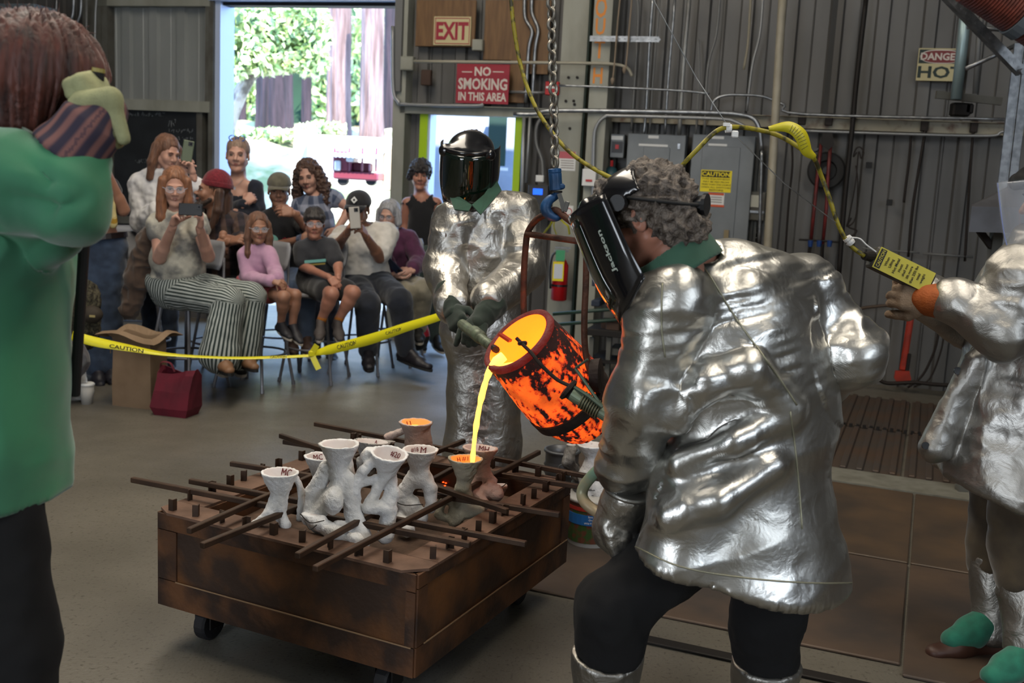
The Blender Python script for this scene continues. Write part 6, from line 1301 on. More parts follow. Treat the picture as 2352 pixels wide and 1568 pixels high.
# 2 woman in white blouse standing behind
Y = 7.55
p = Person(dict(head=(384, 350, Y), neck=(368, 398, Y+.05), sa=(322, 425, Y+.05), sb=(398, 415, Y), ea=(330, 510, Y-.02), wa=(385, 470, Y-.2), eb=(447, 462, Y-.12), wb=(444, 405, Y-.25), pv=(362, 590, Y+.05),
                ha=(345, 600, Y+.05), hb=(385, 600, Y+.05), ka=(350, 720, Y), kb=(385, 720, Y), aa=(352, 838, Y+.05), ab=(388, 838, Y+.05), ta=(360, 850, Y-.1), tb=(396, 850, Y-.1)), 1.0, look=nz((.80, -.62, -.32)), up=(.1, 0, 1))
p.root('standing woman in a white blouse with long brown hair raising a phone')
p.body(SK2, hands=[dict(W=p.J['wb'], d=nz(V3(436, 372, Y-.25)-p.J['wb']), palm=nz((-.7, -.5, 0)), side=1, curl=.6), dict(W=V3(410, 385, Y-.2), d=nz(V3(428, 362, Y-.25)-V3(410, 385, Y-.2)), palm=nz((.7, -.5, 0)), side=-1, curl=.5)]); p.face(smile=True, brow='4a2e1d', closed=True)
p.hair(HL, locks=[[(-.075, -.01, .03, .038, 'h'), (-.09, .0, -.09, .042, 'h'), (-.09, .0, -.22, .04, 'h'), (-.07, .01, -.33, .02, 'h')], [(.07, -.03, .03, .035, 'h'), (.085, -.02, -.09, .036, 'h'), (.09, .0, -.2, .025, 'h')], [(0, -.085, .0, .06, 'h'), (0, -.09, -.2, .06, 'h')]], front=.01)
top(p, cloth('white_blouse', 'c9c9c9', 'b9babf'), sleeve=.8, g=.035, hem=.03, amp=.010, sc=.06, name='blouse'); pants(p, cloth('blue_jeans', '2a3648', '1f2836'))
p.shoes(M_blackr)
phone('olive cased phone raised by the woman in the white blouse', V3(431, 347, Y-.28), (.15, 0, 1), (1, .2, 0), .145, .072, mat('olive_case', '56604c', .5))
# 3 bearded man in a red beanie
Y = 7.35
p = Person(dict(head=(487, 440, Y), neck=(503, 490, Y+.05), sa=(468, 518, Y+.05), sb=(553, 512, Y+.05), ea=(468, 580, Y-.05), wa=(528, 556, Y-.22), eb=(562, 560, Y-.05), wb=(512, 545, Y-.2), pv=(512, 650, Y+.1),
                ha=(492, 660, Y+.08), hb=(532, 660, Y+.08), ka=(500, 700, Y-.35), kb=(545, 700, Y-.35), aa=(508, 820, Y-.25), ab=(548, 820, Y-.25), ta=(515, 832, Y-.45), tb=(556, 832, Y-.45)), 1.05, look=nz((-.86, -.5, .12)))
p.root('smiling bearded man in a dark red beanie and plaid flannel shirt, arms folded', )
p.body(SK4, hands=[dict(W=p.J['wa'], d=nz(V3(552, 548, Y-.25)-p.J['wa']), palm=nz((0, .6, -.8)), side=-1, curl=.35), dict(W=p.J['wb'], d=nz((.0, -.2, -1)), palm=nz((-.2, .9, 0)), side=1, curl=.4)])
p.face(beard=hairm('beard', '241a16', '3a2a22'), smile=True, brow='2a1c14')
p.hair(HB, locks=[[(-.07, -.03, .0, .03, 'h'), (-.085, -.03, -.12, .034, 'h'), (-.085, -.0, -.24, .02, 'h')], [(.075, -.03, .0, .03, 'h'), (.09, -.03, -.12, .036, 'h'), (.095, .0, -.26, .03, 'h'), (.09, .02, -.33, .012, 'h')], [(0, -.09, -.02, .05, 'h'), (0, -.1, -.2, .06, 'h')]], cap=.96)
S = SDF(p.H-.16, p.H+.17, .005); Rr = p.M/p.hk; S.ell(p.H+p.M@np.array([0, -.030, .052]), np.array([.083, .101, .105])*p.hk, ax=Rr.T, k=.01); S.cut(p.H+p.M@np.array([0, 0, .036]), -Rr[:, 2]); bn_ = p.finish('beanie', S, cloth('red_knit', '701826', '58121e', 60), p.t, amp=.0015, sc=.012)
S = SDF(p.H-.16, p.H+.17, .005); S.ell(p.H+p.M@np.array([0, -.030, .052]), np.array([.088, .106, .11])*p.hk, ax=Rr.T, k=.01); S.cut(p.H+p.M@np.array([0, 0, .034]), -Rr[:, 2]); S.cut(p.H+p.M@np.array([0, 0, .068]), Rr[:, 2]); mkmesh('cuff', *S.mesh(), MATS['cloth_red_knit'], bn_, True)
top(p, stripes('cloth_plaid_flannel', '1e1a20', '5a4436', 'u', 22, .5, extra=('v', 20, '3a3038')), sleeve=.62, g=.02, hem=.03, amp=.008, name='flannel_shirt'); pants(p, cloth('black_jeans', '17181c', '101114')); p.shoes(M_blackr)
make_stool('tall grey stool under the man in the red beanie', *st_at(p.J['pv'], 0, .0), R(0), first=stool0)
# 4 woman in navy off-shoulder top
Y = 7.9
p = Person(dict(head=(546, 356, Y), neck=(547, 412, Y), sa=(510, 437, Y), sb=(586, 432, Y), ea=(503, 492, Y-.02), wa=(562, 468, Y-.2), eb=(592, 478, Y-.05), wb=(556, 492, Y-.2), pv=(549, 585, Y),
                ha=(530, 592, Y), hb=(568, 592, Y), ka=(532, 700, Y), kb=(566, 700, Y), aa=(534, 805, Y+.05), ab=(566, 805, Y+.05), ta=(534, 816, Y-.1), tb=(566, 816, Y-.1)), 1.0, look=nz((.12, -1, -.05)), wide=.92, headk=1.08)
p.root('standing fair haired woman in a navy off-shoulder top with crossed arms')
p.body(SK2, hands=[dict(W=p.J['wa'], d=nz(V3(585, 446, Y-.15)-p.J['wa']), palm=nz((0, .9, -.2)), side=-1, curl=.9), dict(W=p.J['wb'], d=nz((-1, 0, -.1)), palm=nz((0, 1, 0)), side=1, curl=.5)]); p.face(brow='6a5444')
p.hair(HS, cap=.97, drop=-.01); q = MB(); c = p.H+p.M@np.array([0, .03, .115])
for x in (-1, 1): q.loop([c+p.M@np.array([x*.03+.024*math.cos(a), .004, .018*math.sin(a)]) for a in np.linspace(0, 6.28, 12, False)], .004, 6)
q.build('sunglasses', mat('blue_mirror', '3b6fc0', .2, .5), p.t)
top(p, cloth('navy_knit', '0f1626', '0a0f1b'), sleeve=.97, g=.01, hem=-.02, lowneck=.055, neck=.098, amp=.004, name='knit_top'); pants(p, cloth('dark_jeans', '1a2233', '121827')); p.shoes(M_blackr)
q = MB(); q.tube(spline([p.J['neck']+p.side*-.05+p.fwd*.04, p.J['neck']+p.fwd*.098-p.up*.055, p.J['neck']+p.side*.05+p.fwd*.04], 5), .0015, 5); q.box(p.J['neck']+p.fwd*.101-p.up*.065, (.012, .004, .02), rz=.4); q.build('necklace', M_galv, p.t)
# 5 man in a khaki cap
Y = 7.8
p = Person(dict(head=(641, 437, Y), neck=(645, 484, Y+.02), sa=(602, 508, Y+.02), sb=(690, 508, Y+.02), ea=(605, 572, Y-.05), wa=(690, 550, Y-.25), eb=(712, 528, Y-.1), wb=(676, 490, Y-.22), pv=(645, 628, Y+.1),
                ha=(628, 640, Y+.08), hb=(668, 640, Y+.08), ka=(655, 665, Y-.35), kb=(700, 660, Y-.35), aa=(668, 775, Y-.3), ab=(705, 775, Y-.3), ta=(675, 790, Y-.5), tb=(712, 790, Y-.5)), 1.03, look=nz((.18, -.95, -.12)))
p.root('man in a khaki cap and black printed tee with one hand at his collar')
p.body(SK4, hands=[dict(W=p.J['wb'], d=nz(V3(652, 485, Y-.25)-p.J['wb']), palm=nz((0, .8, -.4)), side=1, curl=.5), dict(W=p.J['wa'], d=nz((1, -.1, .2)), palm=nz((0, 1, -.2)), side=-1, curl=.5)]); p.face(brow='2a1c14', lips='7a4a40')
def capfit(p, m, brimm=None, trim=.03, badge=None):
    Rr = p.M/p.hk; S = SDF(p.H-.17, p.H+.17, .005); S.ell(p.H+p.M@np.array([0, -.022, .045]), np.array([.086, .106, .084])*p.hk, ax=Rr.T, k=.01); S.cut(p.H+p.M@np.array([0, 0, trim]), -Rr[:, 2]); c_ = p.finish('cap', S, m, p.t, amp=.001, sc=.03)
    g = []; 
    for i in range(9):
        a = (i-4)/4*1.05; g.append([p.H+p.M@np.array([math.sin(a)*.082, math.cos(a)*.084-.0, trim+.004]), p.H+p.M@np.array([math.sin(a)*.085, math.cos(a)*.115, trim+.006-.010*a*a]), p.H+p.M@np.array([math.sin(a)*.074, math.cos(a)*.082+.066, trim-.004-.018*a*a])])
    q = MB(); q.sheet(g); o = q.build('brim', brimm or m, c_, smooth=True); md = o.modifiers.new('thick', 'SOLIDIFY'); md.thickness = .004
    if badge: badge(p, c_)
    return c_
p.hair(HD, cap=.93, drop=.0); capfit(p, cloth('khaki_cap', '5a5648', '4b483c', 30))
tp = top(p, cloth('black_tee', '141519', '0e0f12'), sleeve=.34, g=.02, hem=.05)
def decal(p, par, u, v, fn, ahead=.135):   # flat print on the chest: u across, v up from the waist
    return p.J['pv']+(p.J['neck']-p.J['pv'])*v+p.side*u+p.fwd*ahead*p.s
c = decal(p, tp, -.03, .60, None, .135); q = MB(); q.lathe(c, p.fwd, [(0, .042), (.003, .042)], 24); lg = q.build('round_print', mat('teal_print', '6fa9a0', .6), tp)
q = MB(); q.bar(c+p.fwd*.004-p.side*.038+p.up*.022, c+p.fwd*.004+p.side*.03-p.up*.02, .016, .002); q.build('red_slash', mat('red_print2', '9c1f2c', .6), lg)
text('print_lettering', 'WILD\nRIVER', mat('red_print2', '9c1f2c', .6), tp, decal(p, tp, .085, .60, None, .128)+p.side*-.0, p.side, p.up, .018, .07, bold=.01) if False else None
q = MB(); c = decal(p, tp, .075, .60, None, .130)
for k in range(5): q.box(c+p.side*(k-2)*.014, (.009, .003, .03+.01*(k % 2)), axes=(p.side, p.fwd, p.up))
q.build('red_print', MATS['red_print2'], tp)
pants(p, cloth('light_jeans', '4a5a72', '3c4a60')); p.shoes(mat('brown_boot', '3b2a22', .6))
q = MB(); q.lathe(p.J['wa']-p.side*.01, p.J['wa']-p.J['ea'], [(0, .033), (.03, .032)], 14); q.build('wristwatch', mat('steel_watch', '8794b0', .3, .7), p.t)
make_stool('tall grey stool under the man in the khaki cap', *st_at(p.J['pv']), R(0), first=stool0)
# 6 curly haired woman leaning
Y = 8.35
p = Person(dict(head=(708, 405, Y), neck=(722, 452, Y), sa=(688, 475, Y), sb=(765, 455, Y+.05), ea=(680, 540, Y), wa=(700, 600, Y-.05), eb=(805, 478, Y+.05), wb=(775, 525, Y-.1), pv=(735, 600, Y+.05),
                ha=(720, 610, Y+.05), hb=(755, 610, Y+.05), ka=(722, 700, Y), kb=(758, 700, Y), aa=(722, 800, Y+.05), ab=(760, 800, Y+.05), ta=(726, 808, Y-.1), tb=(764, 808, Y-.1)), 1.0, look=nz((-.05, -.95, -.2)), up=(-.18, 0, 1), headk=1.06)
p.root('woman with long dark curly hair in a sleeveless blue plaid dress, leaning on one arm')
p.body(SK2, hands=[dict(W=p.J['wb'], d=nz((-.6, -.2, -.9)), palm=nz((0, .9, 0)), side=1, curl=.5)]); p.face(brow='2a1c18')
p.hair(HB, locks=[[(-.075, -.01, .03, .038, 'h'), (-.10, .0, -.08, .046, 'h'), (-.10, .02, -.18, .045, 'h'), (-.08, .03, -.25, .02, 'h')], [(.07, -.01, .03, .035, 'h'), (.10, -.0, -.08, .04, 'h'), (.11, .01, -.17, .035, 'h')], [(0, -.085, .0, .06, 'h'), (0, -.09, -.17, .06, 'h')]], curly=True, amp=.012, front=.0)
top(p, stripes('cloth_blue_plaid', '3a4358', '8b90a0', 'u', 16, .5, extra=('v', 16, '8b90a0')), sleeve=.06, g=.02, hem=.3, amp=.006, name='plaid_dress'); pants(p, MATS['cloth_dark_jeans']); p.shoes(M_blackr)
# 7 girl in pink
Y = 7.0
p = Person(dict(head=(593, 523, Y), neck=(590, 563, Y+.02), sa=(563, 585, Y+.02), sb=(617, 582, Y), ea=(572, 640, Y-.02), wa=(624, 645, Y-.22), eb=(631, 622, Y-.05), wb=(640, 640, Y-.2), pv=(587, 655, Y+.08),
                ha=(580, 665, Y+.06), hb=(603, 662, Y+.06), ka=(652, 682, Y-.24), kb=(678, 678, Y-.14), aa=(645, 742, Y-.14), ab=(672, 748, Y-.12), ta=(675, 765, Y-.28), tb=(700, 778, Y-.25)), .68, look=nz((.42, -.9, -.12)), headk=1.12)
p.root('little girl in a pink long sleeved top and coral shorts on a tall stool')
p.body(SK4, vox=.007, hands=[dict(W=p.J['wa'], d=nz((1, -.2, -.1)), palm=nz((0, .6, -.6)), side=-1, curl=.5), dict(W=p.J['wb'], d=nz((.4, -.2, -.4)), palm=nz((-.5, .6, -.4)), side=1, curl=.5)]); p.face(glasses=GL, brow='4a3020')
p.hair(HL, locks=[[(-.07, .0, .03, .032, 'h'), (-.085, .01, -.08, .036, 'h'), (-.085, .02, -.2, .036, 'h'), (-.08, .03, -.29, .018, 'h')], [(.07, .0, .03, .03, 'h'), (.082, .01, -.08, .03, 'h'), (.08, .03, -.2, .025, 'h'), (.075, .03, -.26, .012, 'h')], [(0, -.08, .0, .06, 'h'), (0, -.085, -.18, .06, 'h')]], front=-.012)
top(p, cloth('pink_knit', 'b08aa2', 'a17b95'), sleeve=.97, g=.016, hem=.02, amp=.004, name='long_sleeved_top'); pants(p, cloth('coral_shorts', 'b0575c', '9c4a50'), t=.27, g=.02, name='shorts'); p.shoes(mat('black_sneaker', '1d1d22', .6), L=.28, name='sneaker')
make_stool('tall grey stool under the girl in pink', *st_at(p.J['pv'], .0, .0), R(-20), first=stool0)
# 8 boy
Y = 7.35
p = Person(dict(head=(722, 512, Y), neck=(726, 553, Y+.02), sa=(694, 572, Y+.02), sb=(758, 567, Y+.02), ea=(697, 612, Y-.02), wa=(757, 637, Y-.25), eb=(776, 608, Y-.05), wb=(777, 640, Y-.22), pv=(728, 645, Y+.08),
                ha=(716, 655, Y+.06), hb=(748, 652, Y+.06), ka=(762, 675, Y-.32), kb=(812, 672, Y-.28), aa=(737, 738, Y-.25), ab=(775, 738, Y-.22), ta=(732, 768, Y-.45), tb=(785, 770, Y-.4)), .80, look=nz((.22, -.95, -.1)), headk=1.02)
p.root('boy in a dark grey tee and black shorts with safety glasses on a tall stool')
p.body(SK5, vox=.007, hands=[dict(W=p.J['wa'], d=nz((.6, -.3, -.5)), palm=nz((0, .6, -.6)), side=-1, curl=.5), dict(W=p.J['wb'], d=nz((.0, -.2, -1)), palm=nz((-.5, .6, 0)), side=1, curl=.45)]); p.face(glasses=GL, brow='2e1d14')
p.hair(HD, cap=1.02, locks=[[(-.05, .07, .055, .022, 'h'), (.05, .07, .055, .022, 'h')]], drop=-.01)
tp = top(p, cloth('charcoal_tee', '2c2d31', '232428'), sleeve=.34, g=.02, hem=.05)
c = decal(p, tp, .01, .56, None, .140); q = MB(); q.box(c+p.up*.014, (.15, .004, .02), axes=(p.side, p.fwd, p.up)); q.build('teal_stripe_print', mat('teal_print', '6fa9a0', .6), tp); q = MB(); q.box(c-p.up*.010, (.14, .004, .010), axes=(p.side, p.fwd, p.up)); q.build('yellow_stripe_print', mat('ochre_print', '8a7a3a', .6), tp)
pants(p, cloth('black_shorts', '141416', '0e0e10'), t=.36, g=.022, name='shorts', r=(.086, .068, .04)); p.shoes(mat('grey_sneaker', '3c3634', .7), L=.27, name='sneaker', sock=mat('mustard_sock', '8a5316', .9))
make_stool('tall grey stool under the boy in shorts', *st_at(p.J['pv']), R(-10), first=stool0)
# 9 man in white tee
Y = 7.75
p = Person(dict(head=(822, 480, Y), neck=(838, 523, Y+.04), sa=(790, 545, Y+.04), sb=(888, 538, Y+.04), ea=(768, 572, Y-.1), wa=(797, 535, Y-.32), eb=(872, 590, Y-.1), wb=(842, 545, Y-.3), pv=(836, 640, Y+.1),
                ha=(815, 650, Y+.08), hb=(865, 648, Y+.08), ka=(845, 700, Y-.38), kb=(918, 690, Y-.28), aa=(845, 803, Y-.25), ab=(932, 800, Y-.2), ta=(850, 822, Y-.5), tb=(975, 815, Y-.3)), 1.08, look=nz((-.12, -.95, -.1)), wide=1.1)
p.root('man in a white tee and black cap filming with an upright phone')
p.body(SK3, hands=[dict(W=p.J['wa'], d=nz(V3(806, 512, Y-.38)-p.J['wa']), palm=nz((.8, -.2, 0)), side=-1, curl=.6), dict(W=p.J['wb'], d=nz(V3(828, 520, Y-.36)-p.J['wb']), palm=nz((-.8, -.1, 0)), side=1, curl=.6)]); p.face(brow='1a120e')
p.hair(HD, cap=.93)
def badge(p, c_):
    c = p.H+p.M@np.array([0, .088, .072]); n_ = nz(p.M@np.array([0, 1, .35])); x = nz(p.M[:, 0]); y = np.cross(n_, x)*-1; q = MB(); q.prism([c+x*.024, c+y*.026, c-x*.024, c-y*.026], n_*.004); b_ = q.build('diamond_badge', M_white, c_); q = MB(); q.prism([c+n_*.004+x*.011, c+n_*.004+y*.012, c+n_*.004-x*.011, c+n_*.004-y*.012], n_*.002); q.build('dark_diamond', M_ink, b_)
capfit(p, cloth('black_cap', '1d1d21', '17171a', 30), badge=badge, trim=.028)
q = MB(); hl = lambda *a: p.H+p.M@np.array(a, float)
for x in (-1, 1): q.prism([hl(x*(.031+.027*math.cos(a)), .100-.012*max(0, math.cos(a)), .004+.019*math.sin(a)) for a in np.linspace(0, 6.28, 14, False)], p.look*.004); q.tube([hl(x*.058, .088, .006), hl(x*.08, .0, .004)], .002, 5)
q.tube([hl(-.01, .103, .008), hl(.01, .103, .008)], .002, 5); q.build('sunglasses', M_black, p.t)
top(p, cloth('white_tee', 'b9b6b0', 'a9a6a0'), sleeve=.38, g=.032, hem=.05, amp=.008, sc=.07); pants(p, cloth('navy_trousers', '141a26', '0f141d'), g=.026, amp=.007); p.shoes(mat('black_boot', '17151a', .5), sole=M_blackr, L=.29, name='boot')
make_stool('tall grey stool under the man in the white tee', *st_at(p.J['pv']), R(-10), first=stool0)
phone('white phone held upright by the man in the white tee', V3(815, 500, Y-.42), (-.12, 0, 1), (1, .1, .1), .15, .074, mat('white_case', 'a19d96', .5))
# 10 older woman in purple
Y = 8.15
p = Person(dict(head=(893, 494, Y), neck=(903, 533, Y+.02), sa=(876, 552, Y+.02), sb=(938, 548, Y+.02), ea=(884, 600, Y-.05), wa=(905, 632, Y-.25), eb=(965, 600, Y-.03), wb=(942, 622, Y-.22), pv=(910, 645, Y+.1),
                ha=(895, 655, Y+.08), hb=(928, 652, Y+.08), ka=(935, 672, Y-.32), kb=(975, 665, Y-.3), aa=(930, 758, Y-.22), ab=(962, 752, Y-.2), ta=(930, 772, Y-.4), tb=(965, 766, Y-.4)), .93, look=nz((-.18, -.95, -.22)))
p.root('older woman with short grey hair and glasses in a purple sweater')
p.body(SK2, hands=[dict(W=p.J['wa'], d=nz((.8, -.2, -.2)), palm=nz((0, .2, .9)), side=-1, curl=.4), dict(W=p.J['wb'], d=nz((-.8, -.2, -.1)), palm=nz((0, .6, -.6)), side=1, curl=.4)]); p.face(glasses=(mat('dark_frame', '3a3436', .3), GL[1]), brow='77777a')
p.hair(HW, cap=1.05, locks=[[(-.075, .0, .03, .032, 'h'), (-.085, .02, -.06, .03, 'h')], [(.075, .0, .03, .032, 'h'), (.085, .02, -.06, .03, 'h')], [(0, -.08, -.0, .06, 'h'), (0, -.08, -.07, .055, 'h')]], front=.0)
top(p, cloth('purple_knit', '4b1f3e', '3d1832'), sleeve=.85, g=.024, hem=.04, amp=.006, name='sweater'); pants(p, cloth('khaki_trousers', '7a7464', '6a6556'), g=.024, amp=.008); p.shoes(M_blackr)
make_stool('tall grey stool under the older woman in purple', *st_at(p.J['pv']), R(-10), first=stool0)
phone('dark phone resting in the lap of the older woman', V3(905, 612, Y-.3), (.5, .2, -.5), (.7, -.4, .3), .14, .07, mat('navy_case', '1b2233', .4))
# 11 woman in black tank top
Y = 8.75
p = Person(dict(head=(966, 402, Y), neck=(970, 447, Y), sa=(936, 466, Y), sb=(1003, 466, Y), ea=(928, 520, Y+.02), wa=(932, 580, Y-.05), eb=(1010, 525, Y+.02), wb=(1006, 585, Y-.05), pv=(968, 580, Y),
                ha=(952, 588, Y), hb=(985, 588, Y), ka=(955, 685, Y), kb=(990, 685, Y), aa=(962, 768, Y+.05), ab=(1000, 768, Y+.05), ta=(975, 785, Y-.15), tb=(1015, 783, Y-.1)), 1.0, look=nz((.05, -.97, -.1)), wide=.9)
p.root('woman in a black strappy top standing before the lime framed doorway')
p.body(SK5, hands=[dict(W=p.J['wa'], d=nz((.1, 0, -1)), palm=nz((.9, 0, 0)), side=-1, curl=.3), dict(W=p.J['wb'], d=nz((-.1, 0, -1)), palm=nz((-.9, 0, 0)), side=1, curl=.3)]); p.face(brow='1a100e')
p.hair(HD, cap=1.08, locks=[[(-.05, .075, .06, .022, 'h'), (.02, .082, .05, .02, 'h')], [(.06, .03, .05, .03, 'h'), (.085, .0, -.02, .024, 'h')]], curly=True, amp=.010, drop=-.01)
top(p, cloth('black_tank', '0b0c10', '08080b'), sleeve=.05, g=.010, hem=-.01, arms=False, vneck=.10, neck=.075, lowneck=.03, amp=.003, strap=True, name='tank_top'); pants(p, cloth('sage_trousers', '39443f', '2e3834'), g=.024, amp=.006); p.shoes(M_blackr)
# 12 woman in crop top at the left
Y = 7.0
p = Person(dict(head=(212, 352, Y), neck=(213, 405, Y), sa=(178, 432, Y), sb=(252, 428, Y), ea=(165, 500, Y), wa=(170, 560, Y-.1), eb=(283, 482, Y-.08), wb=(247, 398, Y-.2), pv=(232, 560, Y),
                ha=(214, 572, Y), hb=(252, 572, Y), ka=(215, 700, Y-.03), kb=(252, 700, Y), aa=(222, 838, Y), ab=(252, 838, Y+.05), ta=(232, 868, Y-.2), tb=(262, 862, Y-.15)), 1.0, look=nz((.35, -.9, -.1)), wide=.92)
p.root('woman in a black crop top and blue jeans raising her hand, behind the green jacket')
p.body(SK4, hands=[dict(W=p.J['wb'], d=nz(V3(240, 365, Y-.25)-p.J['wb']), palm=nz((-.7, -.4, 0)), side=1, curl=1.0), dict(W=p.J['wa'], d=nz((0, -.1, -1)), palm=nz((.9, 0, 0)), side=-1, curl=.4)]); p.face(); p.hair(HD, back=.12)
top(p, MATS['cloth_black_tank'], sleeve=.1, g=.010, hem=-.24, name='crop_top', amp=.003)
pants(p, cloth('mid_jeans', '2e3d52', '222e40'), g=.03, gl=.05, waist=.05, amp=.007); q = MB(); q.lathe(p.J['pv']+p.up*.035, p.up, [(0, .162), (.0, .176), (.035, .174), (.035, .16)], 32); q.build('belt', mat('dark_belt', '1c1414', .4), p.t); p.shoes(mat('dark_shoe', '1b1a22', .5), sole=mat('gum_sole', '6b5138', .7))
S = SDF(V3(195, 560, Y-.2)-.05, V3(285, 380, Y)+.08, .006)
for a, b, ra, rb in ((V3(232, 402, Y-.13), V3(250, 440, Y-.15), .025, .03), (V3(250, 440, Y-.15), V3(258, 512, Y-.15), .03, .035), (V3(205, 515, Y-.15), V3(222, 490, Y-.15), .035, .03), (V3(195, 420, Y), V3(188, 520, Y-.03), .03, .03)): S.cone(a, b, ra, rb, .01, flat=((0, 1, 0), .5))
p.finish('striped_shirt', S, stripes('cloth_yellow_stripe', 'a89a6a', '8a6a1a', 'u', 60, .5), p.t, amp=.006, sc=.03)
# empty stools at the left
make_stool('empty grey stool standing before the chalkboard, nearer one', *V3(318, 700, 7.35)[:2], R(20), first=stool0)
make_stool('empty grey stool before the chalkboard, farther one half hidden by its neighbour', *V3(290, 700, 7.95)[:2], R(10), first=stool0)
# ------------------------------------------------------------------ the pouring crew
def foil(name, c='b4b4b0', rough=.26, creases=.5, c2='9a9892'):
    m = mat(name, c, rough, 1.0, c2, 5, .35, .7, rough2=rough+.12); nt = m.node_tree; L = nt.links.new; b = nt.nodes['Principled BSDF']; tc = nt.nodes['Texture Coordinate']
    n1 = nt.nodes.new('ShaderNodeTexNoise'); n1.inputs['Scale'].default_value = 16; n1.inputs['Detail'].default_value = 4; n1.inputs['Distortion'].default_value = .6; L(tc.outputs['Object'], n1.inputs[0])
    b1 = nt.nodes.new('ShaderNodeBump'); b1.inputs['Strength'].default_value = creases; b1.inputs['Distance'].default_value = .012; L(n1.outputs[0], b1.inputs['Height'])
    n3 = nt.nodes.new('ShaderNodeTexNoise'); n3.inputs['Scale'].default_value = 60; n3.inputs['Detail'].default_value = 3; L(tc.outputs['Object'], n3.inputs[0])
    b3 = nt.nodes.new('ShaderNodeBump'); b3.inputs['Strength'].default_value = creases*.7; b3.inputs['Distance'].default_value = .003; L(n3.outputs[0], b3.inputs['Height']); L(b1.outputs[0], b3.inputs['Normal'])
    n2 = nt.nodes.new('ShaderNodeTexWave'); n2.inputs['Scale'].default_value = 170; n2.inputs['Distortion'].default_value = 2; L(tc.outputs['Object'], n2.inputs[0]); n2.bands_direction = 'DIAGONAL'
    b2 = nt.nodes.new('ShaderNodeBump'); b2.inputs['Strength'].default_value = .12; b2.inputs['Distance'].default_value = .001; L(n2.outputs[0], b2.inputs['Height']); L(b3.outputs[0], b2.inputs['Normal'])
    L(b2.outputs[0], b.inputs['Normal']); return m
M_foil = foil('aluminised_cloth', 'c2c2bf', .29, .3, 'acaba5'); M_foil2 = foil('creased_aluminised_cloth', 'cbc8c2', .33, .7); M_foil3 = foil('dimmed_aluminised_cloth', 'a2a19e', .38, .4)  # third foil darkened: the weaker light at the right is in its colour
M_glass_g = mat('dark_green_visor', '04120b', .07, .0, trans=.12, coat=1); M_shellb = mat('gloss_black_shell', '0d0d10', .22, coat=.5)
M_collar = cloth('green_collar', '2c5040', '254636'); M_glove = cloth('dark_green_leather', '1f2d25', '18231d', 20)
def visor(p, label='face_shield', r=.128, z0=-.20, z1=.075, amax=100, fwd=.012, gl=True, clear=None, tilt=0.0, crown=True, band=1.0, bt=0.0):
    hl = lambda *a: p.H+p.M@np.array(a, float); k = p.hk
    g = []; NA, NZ = 28, 14
    for j in range(NZ+1):
        t = j/NZ; z = z0+(z1-z0)*t; sh = math.sin(min(1, t*2.3)*math.pi/2); row = []
        for i in range(NA+1):
            a = R(-amax+2*amax*i/NA); fade = abs(a)/R(amax); zz = z+(1-t)*fade*fade*.085*(1 if t < 1 else 0)
            rr = (r+.004*math.sin(t*3))*(1-.10*(1-sh)); row.append(hl(math.sin(a)*rr*.86, math.cos(a)*rr+fwd-.012*(1-t), zz))
        g.append(row)
    q = MB(); win = MB()
    V = [pt for row in g for pt in row]; Fa = []; Wf = []
    for j in range(NZ):
        for i in range(NA):
            f_ = (j*(NA+1)+i, j*(NA+1)+i+1, (j+1)*(NA+1)+i+1, (j+1)*(NA+1)+i); (Wf if (gl and 2 <= j <= 12 and 6 <= i <= NA-7) else Fa).append(f_)
    q.add(V, Fa); o = q.build(label, clear or M_shellb, p.t, smooth=True); md = o.modifiers.new('thick', 'SOLIDIFY'); md.thickness = .003
    if Wf: win.add([v+p.M@np.array([0, .002, 0]) for v in V], Wf); w_ = win.build('visor_window', M_glass_g, o, smooth=True); md = w_.modifiers.new('thick', 'SOLIDIFY'); md.thickness = .002
    if gl:
        q = MB(); pts = [g[2][i] for i in range(6, NA-5)]+[g[j][NA-6] for j in range(3, 13)]+[g[12][i] for i in range(NA-6, 5, -1)]+[g[j][6] for j in range(11, 2, -1)]
        q.loop(pts, .0035*k, 6); q.build('window_frame', M_shellb, o, smooth=True)
    q = MB(); q.tube(g[0], .004*k, 6); q.build('bottom_trim', M_shellb, o, smooth=True)
    if crown:
        S = SDF(p.H-.2, p.H+.2, .005); Rr = p.M/p.hk; S.ell(hl(0, .0, .055), np.array([.100, .128, .080])*k, ax=Rr.T, k=.01); S.cone(hl(-.09, .09, .065), hl(.09, .09, .065), .03*k, .03*k, .02); S.ell(hl(0, -.02, .04), np.array([.090, .112, .084])*k, ax=Rr.T, k=.01, sub=True)
        S.cut(hl(0, 0, .05), -Rr[:, 2]+Rr[:, 1]*-.05); S.cut(hl(0, -.055, 0), -Rr[:, 1]+Rr[:, 2]*.15); V_, Q_ = S.mesh(); mkmesh('crown_guard', V_, Q_, clear and M_black or M_shellb, o, True)
    for x in (-1, 1): q = MB(); c = hl(x*.098, .01, .045); q.cyl(c, c+p.M@np.array([x*.02, 0, 0]), .02*k, n=14); q.build('pivot_knob', M_black, o)
    q = MB(); q.tube([hl(.085*band*math.cos(a), -.02+.112*band*math.sin(a), .045+bt*.112*math.sin(a)) for a in np.linspace(math.pi*.98, math.pi*2.02, 18)], .016*k, 6, flat=.35, up=p.M[:, 2]); q.build('head_band', M_blackr, o, smooth=True)
    return o, g
